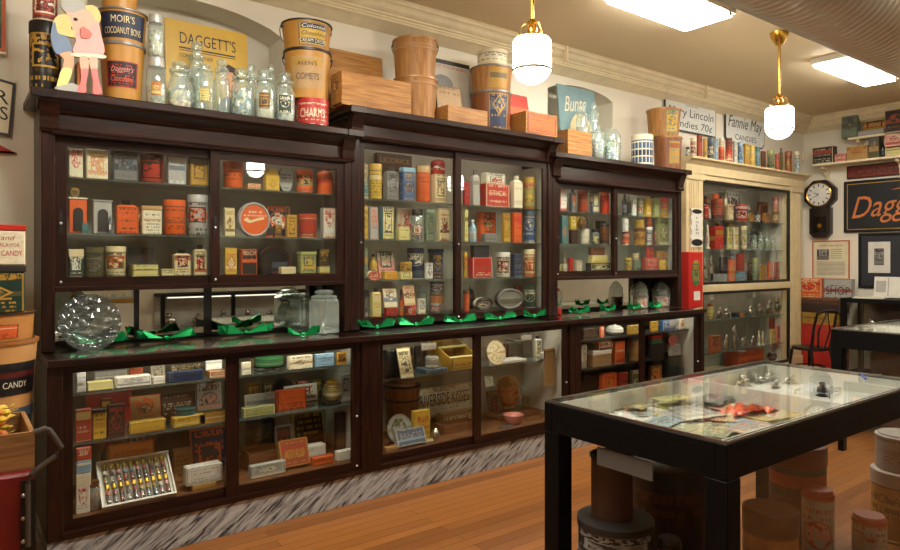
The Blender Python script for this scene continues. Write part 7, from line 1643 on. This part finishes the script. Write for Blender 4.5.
flat(770, 415, .26, .14, -.15, 'lemon orange ivory', 'yellow print in front of the orange foil')
flat(790, 408, .2, .12, .3, 'ivory yellow pink', 'cream print beside the orange foil')
flat(680, 429, .2, .1, .2, 'lime sky ivory', 'green and blue strip along the near table edge')
flat(722, 417, .16, .1, .6, 'cream brick gold', 'cream ticket over the pale framed sheet')
flat(633, 405, .12, .1, .1, 'olive lemon ivory', 'olive wrapper by the white tray corner')
flat(755, 437, .2, .08, .0, 'teal ivory gold', 'teal strip at the tip of the near corner')
flat(664, 421, .2, .12, .15, 'sky ivory slate', 'pale blue sheet under the white bordered picture card')
flat(694, 414, .24, .16, -.2, 'lgrey grey ivory', 'light grey booklet lying under the pale framed sheet')
flat(716, 430, .22, .12, .3, 'sage cream lemon', 'sage green sheet along the near table edge')
flat(752, 428, .22, .1, -.1, 'ivory orange sky', 'cream sheet with orange print by the near corner')
flat(672, 398, .2, .1, -.15, 'lemon olive lime', 'lemon wrapper strip against the far tray wall')
flat(725, 396, .2, .12, .2, 'grey dark silver', 'grey card by the divider in the tray')
def foil(px, py, L, d):
    rnd = random.Random(5); z = FZ + .012; p = Vector((2.87, 1.56, z)); mb = MB(); nx, ny = 10, 5
    vs = [((i / nx - .5) * L, (j / ny - .5) * d * (.6 + .4 * math.sin(PI * i / nx)), .004 + .035 * rnd.random() * math.sin(PI * (i + .5) / (nx + 1))) for j in range(ny + 1) for i in range(nx + 1)]
    mb.add(vs, [(j * (nx + 1) + i, j * (nx + 1) + i + 1, (j + 1) * (nx + 1) + i + 1, (j + 1) * (nx + 1) + i) for j in range(ny) for i in range(nx)])
    o = mb.build('orange_foil', plain((222, 84, 28), .3, .3), None, loc=(p.x, p.y, z), rz=-.25); o.modifiers.new('thick', 'SOLIDIFY').thickness = .002; tag(o, 'crumpled orange foil wrapper inside the large table', 'foil', G)
foil(764, 403, .28, .15)
G2 = 'metal moulds inside the large glass topped table'
k = 0
for px, py in ((722, 384), (734, 380), (746, 378), (757, 382), (768, 377), (760, 374), (778, 381), (745, 386), (790, 384), (775, 388)):
    p = on_z(px, py, FZ); hh = .035 + .03 * ((k * 37) % 10) / 10
    p.x = min(max(p.x, TX0 + 1.08), TX1 - .1); p.y = min(max(p.y, TY0 + .1), TY1 - .09)
    make('mould', 'chocolate_mould', 'small tinned metal mould lying in the divided end of the large table', 'mould', G2, (p.x, p.y, FZ), .7 * k, .085, .05, hh, ['silver'], {}); k += 1
p = on_z(822, 396, FZ); make('figure', 'metal_figure', 'dark metal figure standing alone in the divided end of the large table', 'figurine', G2, (p.x, p.y, FZ), 0, .06, .06, .075, ['dark', 'silver'], {})
p = on_z(866, 380, FZ); mb = MB()
for i in range(7): mb.tube([(-.12 + .04 * i, -.08, .02), (-.12 + .04 * i, .08, .02)], .003, 6)
for j in (-.08, 0, .08): mb.tube([(-.12, j, .02), (.12, j, .02)], .003, 6)
for sx in (-.12, .12):
    for sy in (-.08, .08): mb.tube([(sx, sy, 0), (sx, sy, .02)], .003, 6)
o = mb.build('wire_rack', metal((150, 150, 146), .3), None, loc=(min(p.x, 3.65), max(p.y, 1.35), FZ), rz=.2); tag(o, 'grey wire dipping rack at the far end of the large table', 'rack', G2); part(MB().box(-.02, .02, -.1, -.08, .017, .023), 'handle', metal(), o)
p = on_z(884, 374, .9); o = MB().tube([(-.06, 0, .006), (.06, 0, .006)], .006, 8).build('blue_pen', plain((40, 90, 190), .3), None, loc=(3.72, 1.42, .8975), rz=.5); tag(o, 'bright blue pen lying on the large glass top', 'pen'); part(MB().tube([(.03, 0, .006), (.062, 0, .006)], .0072, 8), 'cap', plain((30, 60, 150), .3), o)

# tins stored under the table
G = 'old tins stored under the large table'
def under(px0, px1, y, z0, z1, kind, cols, name, label, cat, **o):
    a0, a1 = math.atan(tan_of(px0)), math.atan(tan_of(px1)); ph, hf = (a0 + a1) / 2, (a1 - a0) / 2
    D = y / math.cos(ph); r = D * math.sin(hf)
    return make(kind, name, label, cat, G, (D * math.sin(ph), y, z0), -ph + o.pop('turn', 0), 2 * r, 2 * r, z1 - z0, cols.split(), o)
under(578, 656, 1.80, .001, .27, 'drum', 'cream tan olive', 'candy_drum', 'cream drum at the bottom of the dark stack under the table', 'drum', em=0, lid='olive')
under(577, 655, 1.80, .2715, .42, 'drum', 'dark silver grey', 'candy_tin', 'wide dark patterned tin under a brown pail, table leg side', 'tin', lid='dark')
under(591, 633, 1.82, .4215, .68, 'pail', 'brown', 'brown_pail', 'small brown pail topping the stack under the table', 'pail', body=plain((74, 46, 28), .55), taper=1.0, wire=False, hoop='dark')
under(657, 682, 1.62, .001, .39, 'can', 'maroon pink dark', 'candy_tin', 'tall dark tin with pink script under the table', 'tin', lid='dark')
under(680, 718, 1.42, .001, .30, 'dome', 'dark lgrey brick', 'candy_tin', 'latticed dark tin with rounded lid behind the corner leg', 'tin', lid='brown')
under(742, 800, 1.42, .001, .45, 'drum', 'wood brown kraft', 'candy_drum', 'tan drum with dark lid behind the side pane', 'drum', lid='brown', em=0)
under(801, 835, 1.55, .001, .37, 'can', 'lgrey brick pink', 'candy_tin', 'grey and pink tin with red lid behind the side pane', 'tin', lid='brick')
o = under(851, 888, 1.32, .001, .30, 'can', 'lgrey brick lgrey', 'candy_can', 'white can with red script at the pane corner', 'can', lid='brick', em=0, text=[('Shelby', .55, .16, .6, 'brick', .3), ('Ca', .3, .16, .36, 'dark')])
o = under(870, 934, 1.38, .001, .37, 'drum', 'mustard dark mustard', 'candy_drum', 'yellow drum with bold black letters on the floor at the far table end', 'drum', lid='lgrey', em=0, turn=-.2, text=[('MONARCH', .8, .13, .62, 'dark'), ('KIND GOODS', .7, .1, .4, 'dark')])
under(628, 706, 1.93, .001, .52, 'drum', 'dbrown brown dark', 'hat_drum', 'large dark brown drum deep under the table', 'drum', em=0, lid='dark')
under(768, 828, 1.74, .001, .50, 'drum', 'dark brown brick', 'candy_drum', 'large dark drum with red lid deep under the table', 'drum', em=0, lid='maroon')
under(874, 931, 1.38, .3715, .58, 'can', 'lgrey grey silver', 'candy_tin', 'grey lidded tin resting on the yellow drum at the table end', 'tin', lid='lgrey', em=.4)

# ------------------------------------------------------------------ left end: stack of pails, red cart, wall signs
G = 'stack beside the end cabinet'
sx, sy = .155, 3.74
make('pail', 'blue_tub', 'blue grey tub under the label basket', 'tub', G, (sx, sy, 0), 0, .31, .31, .82, ['slate'], dict(body=plain((92, 104, 112), .45), taper=.9, hoop='slate', wire=False))
o = make('pail', 'wooden_basket', 'splint wood basket with black candy label', 'basket', G, (sx, sy, .8215), .5, .36, .36, .31, ['wood'], dict(body=plain((206, 152, 90), .5), taper=.86, hoop='wood', wire=False, text=[('CANDY', .3, .09, .36, 'ivory')], toff=.004))
d_ = o.dimensions; label_on(o, .2, .68, -.9, .75, 'black dark maroon', 0)
o = make('pail', 'wooden_pail', 'small wooden pail with orange label set in the basket', 'pail', G, (sx, sy, 1.1325), 0, .335, .335, .125, ['wood'], dict(body=plain((190, 128, 62), .5), taper=.94, hoop='dark', wire=False))
label_on(o, .1, .6, -.35, .6, 'orange dark ivory', 0)
make('tin', 'candy_tin', 'dark green and gold tin between wooden pail and white tin', 'tin', G, (sx - .03, sy, 1.2595), 0, .30, .26, .215, 'dgreen gold olive'.split(), dict(lid='dark', em=1, text=('NEW ENGLAND', .5, .12, .78, 'gold', 0, .2)))
make('tin', 'candy_tin', 'white and red hard candy tin at top of the stack', 'tin', G, (sx - .03, sy, 1.4755), 0, .30, .26, .185, 'ivory ivory ivory'.split(), dict(lid='red', em=0, text=[('HARD CANDY', .5, .13, .3, 'red', 0, .21), ('FULL FLAVOR', .42, .09, .5, 'brick', 0, .22), ('Brand', .3, .12, .68, 'brick', .3, .22)]))
def cart():
    r = empty('red_cart', (-.1, 2.98, 0), 0, 'red painted cart with grey tube handle beside the end counter', 'cart')
    x0, x1, d = -.4, .335, .24
    part(MB().box(x0, x1, -d, d, .1, .755), 'body', plain((126, 26, 22), .45), r, bevel=.01); part(MB().box(x0 - .01, x1 + .01, -d - .01, d + .01, .07, .1), 'chassis', plain('black', .5), r)
    part(MB().box(x1 - .04, x1 + .003, -d - .008, -d + .02, .48, .73), 'strap', plain('black', .4), r)
    for z in (.52, .6, .68): part(MB().ball((x1 - .034, -d - .01, z), .008, 0, 8, 6), 'bolt', metal(), r)
    part(MB().tube([(x1 - .02, -d - .012, .5), (x1 - .02, -d - .012, .72), (x1 - .01, -d - .012, .75), (x1 + .02, -d - .012, .775), (x1 + .065, -d - .012, .803), (x1 + .082, -d - .012, .83), (x1 + .06, -d - .012, .87), (x1 + .045, -d - .012, .897), (x1 + .03, -d - .012, .905), (x1 - .005, -d - .012, .895)], .009, 8), 'tube_handle', plain((110, 108, 104), .35, .7), r)
    for sx_ in (x0 + .1, x1 - .1):
        for sy_ in (-d + .03, d - .03):
            m = MB(); n = 18; vs = [(sx_ + .05 * math.cos(2 * PI * i / n), sy_ + q, .05 + .05 * math.sin(2 * PI * i / n)) for q in (-.015, .015) for i in range(n)]
            m.add(vs, [tuple(range(n)), tuple(range(n, 2 * n))] + [(i, (i + 1) % n, n + (i + 1) % n, n + i) for i in range(n)]); part(m, 'wheel', plain('dark', .5), r)
cart()
CH = .13
cr = MB().box(-.36, .34, -.2, -.185, 0, CH).box(-.36, .34, .185, .2, 0, CH).box(-.36, .34, -.185, .185, 0, .015).build('wooden_crate', grain('worn_crate', (120, 82, 44), (176, 128, 76), .6, 0, 5.0), None, loc=(-.1, 2.98, .757)); tag(cr, 'rough wooden crate of gold wrapped candy on the red cart', 'crate')
for a, b in ((-.36, -.345), (.325, .34)): part(MB().box(a, b, -.185, .185, .015, CH), 'end_board', grain('worn_crate', (120, 82, 44), (176, 128, 76), .6, 1, 5.0), cr)
rnd = random.Random(3); cm = MB()
for k in range(240):
    x, y = rnd.uniform(-.38, .17), 2.98 + rnd.uniform(-.13, .13); z = .815 + rnd.uniform(0, 1) * (.13 - .6 * (y - 2.98) ** 2 - .25 * max(0, x) ** 2); a = rnd.uniform(0, PI)
    ca, sa = math.cos(a), math.sin(a)
    cm.ball((x, y, z), (.02, .014, .013), rnd.choice((0, 0, 1, 1, 2)), 6, 4)
    for sg in (-1, 1): cm.add([(x + sg * .016 * ca, y + sg * .016 * sa, z), (x + sg * .04 * ca - .014 * sa, y + sg * .04 * sa + .014 * ca, z + .01), (x + sg * .04 * ca + .014 * sa, y + sg * .04 * sa - .014 * ca, z + .01)], [(0, 1, 2)], 0)
o = cm.build('wrapped_candy', [plain((238, 206, 84), .3, .25), plain((226, 186, 60), .3, .25), plain((224, 130, 70), .4)], None); tag(o, 'heap of gold foil wrapped candies filling the crate on the cart', 'candy', None, 'stuff')
# signs on the wall at the left edge
y = 4.235; a = on_y(15.5, 84, y); b = on_y(11, 137, y)
o = MB().prism([(a.x - .5, a.z + .1), (a.x - .53, b.z + .04), (b.x, b.z), (a.x, a.z)], 0, .014).build('tin_sign', plain('dark', .4), None, loc=(0, y - .014, 0)); tag(o, 'tilted cream tin sign with bold black letters at the photo edge'.replace(' at the photo edge', ' beside the end cabinet'), 'sign')
f = part(MB().prism([(a.x - .485, a.z + .08), (a.x - .515, b.z + .055), (b.x - .014, b.z + .015), (a.x - .014, a.z - .012)], -.003, 0), 'cream_face', plain('ivory', .4), o)
lettering(f, 'BUTTER', .42, .07, (a.x - .24, -.0045, a.z - .045), plain('black', .5), tilt=-.2); lettering(f, 'SCOTCHES', .44, .07, (a.x - .255, -.0045, a.z - .135), plain('black', .5), tilt=-.16)
c1, c2 = on_y(0, 141.5, y), on_y(17, 153.5, y)
o = MB().prism([(c1.x - .3, c1.z + .05), (c1.x - .3, c2.z - .01), (c2.x - .0, c2.z), (c2.x - .02, (c1.z + c2.z) / 2 - .02), (c2.x, c1.z - .06), (c1.x, c1.z - .02)], 0, .01).build('red_ribbon_sign', plain((190, 40, 30), .5), None, loc=(0, y - .012, 0)); tag(o, 'red swallow tailed ribbon sign under the cream tin sign', 'sign')
part(MB().box(c1.x - .28, c1.x - .02, -.002, 0, c2.z + .02, c2.z + .025), 'printed_line', plain('ivory', .5), o)
a = on_y(5, 55, y)
o = MB().box(a.x - .4, a.x, 0, .05, a.z, a.z + .5).build('green_poster', litho('dgreen orange green'.split(), 1, .5), None, loc=(0, y - .055, 0), bevel=.004); tag(o, 'dark green and orange box sign high beside the black tin', 'sign'); part(MB().box(a.x - .4, a.x + .004, -.004, .05, a.z - .012, a.z), 'white_edge', plain('ivory', .5), o)

# ------------------------------------------------------------------ what the mirrors show: the wall behind the visitor
def back_frame(x0, x1, z0, z1, fc, mc, lb):
    w, h = x1 - x0, z1 - z0; r = empty('framed_picture', ((x0 + x1) / 2, YF + .001, z0), PI, lb, 'picture', 'framed pictures on the wall behind'); fw = .05
    m = MB().box(-w / 2, w / 2, -.03, 0, 0, fw).box(-w / 2, w / 2, -.03, 0, h - fw, h).box(-w / 2, -w / 2 + fw, -.03, 0, fw, h - fw).box(w / 2 - fw, w / 2, -.03, 0, fw, h - fw)
    part(m, 'frame', plain(fc, .35, .4), r, bevel=.005); part(MB().box(-w / 2 + fw, w / 2 - fw, -.012, 0, fw, h - fw, 0, {0: 1}), 'picture', [plain(mc, .6), litho((mc, 'sky', 'sage'), 1, .3)], r)
back_frame(1.25, 2.05, .93, 1.75, 'gold', 'ivory', 'gold framed picture on the wall behind, seen in the niche mirror')
back_frame(2.3, 2.75, 1.35, 1.95, 'gold', 'pale', 'small gold framed picture behind, above the mirrored case')
r = empty('display_case', (3.7, YF + .22, 0), 0, 'dark case of silver moulds, seen in the end cabinet mirror', 'display case'); w2 = 1.45
wd = ebony(0)
m = MB().box(-w2, w2, -.2, .2, 0, .22).box(-w2, w2, -.2, .2, 1.0, 1.04)
part(m, 'carcass', wd, r)
for xx in (-w2, -.5, .45, w2 - .05): part(MB().box(xx, xx + .05, .15, .2, .22, 1.0), 'post', wd, r)
part(MB().box(-w2, w2, -.2, -.18, .22, 1.0), 'back_panel', plain((196, 192, 178), .6), r); part(MB().box(-w2 + .02, w2 - .02, -.18, .16, .58, .59), 'shelf', SHELFG(), r)
part(MB().tube([(-w2 + .1, .1, .985), (w2 - .1, .1, .985)], .008, 8), 'tube_light', tube_emit(.7), r)
for k in range(16):
    z = (.2205, .5905)[k % 2]; make('mould', 'chocolate_mould', 'silver mould in the dark case behind, seen only in the niche mirror', 'mould', 'silver moulds in the mirrored case', (3.7 - w2 + .17 + (k // 2) * .36, YF + .2, z), .3 * k, .2, .14, .16 + .03 * (k % 3), ['silver'], {})

# ------------------------------------------------------------------ light and view
w = bpy.data.worlds.new('world'); sc.world = w; w.use_nodes = True
w.node_tree.nodes['Background'].inputs[0].default_value = (.9, .75, .55, 1); w.node_tree.nodes['Background'].inputs[1].default_value = .02
sc.view_settings.view_transform = 'Standard'; sc.view_settings.look = 'None'; sc.view_settings.gamma = 1; sc.view_settings.use_curve_mapping = False
sc.view_settings.exposure = 1.7
sc.cycles.use_denoising = True; sc.cycles.max_bounces = 10; sc.cycles.transparent_max_bounces = 24; sc.cycles.glossy_bounces = 4; sc.cycles.diffuse_bounces = 4
sc.cycles.sample_clamp_indirect = 6
sc.cycles.caustics_reflective = False; sc.cycles.caustics_refractive = False
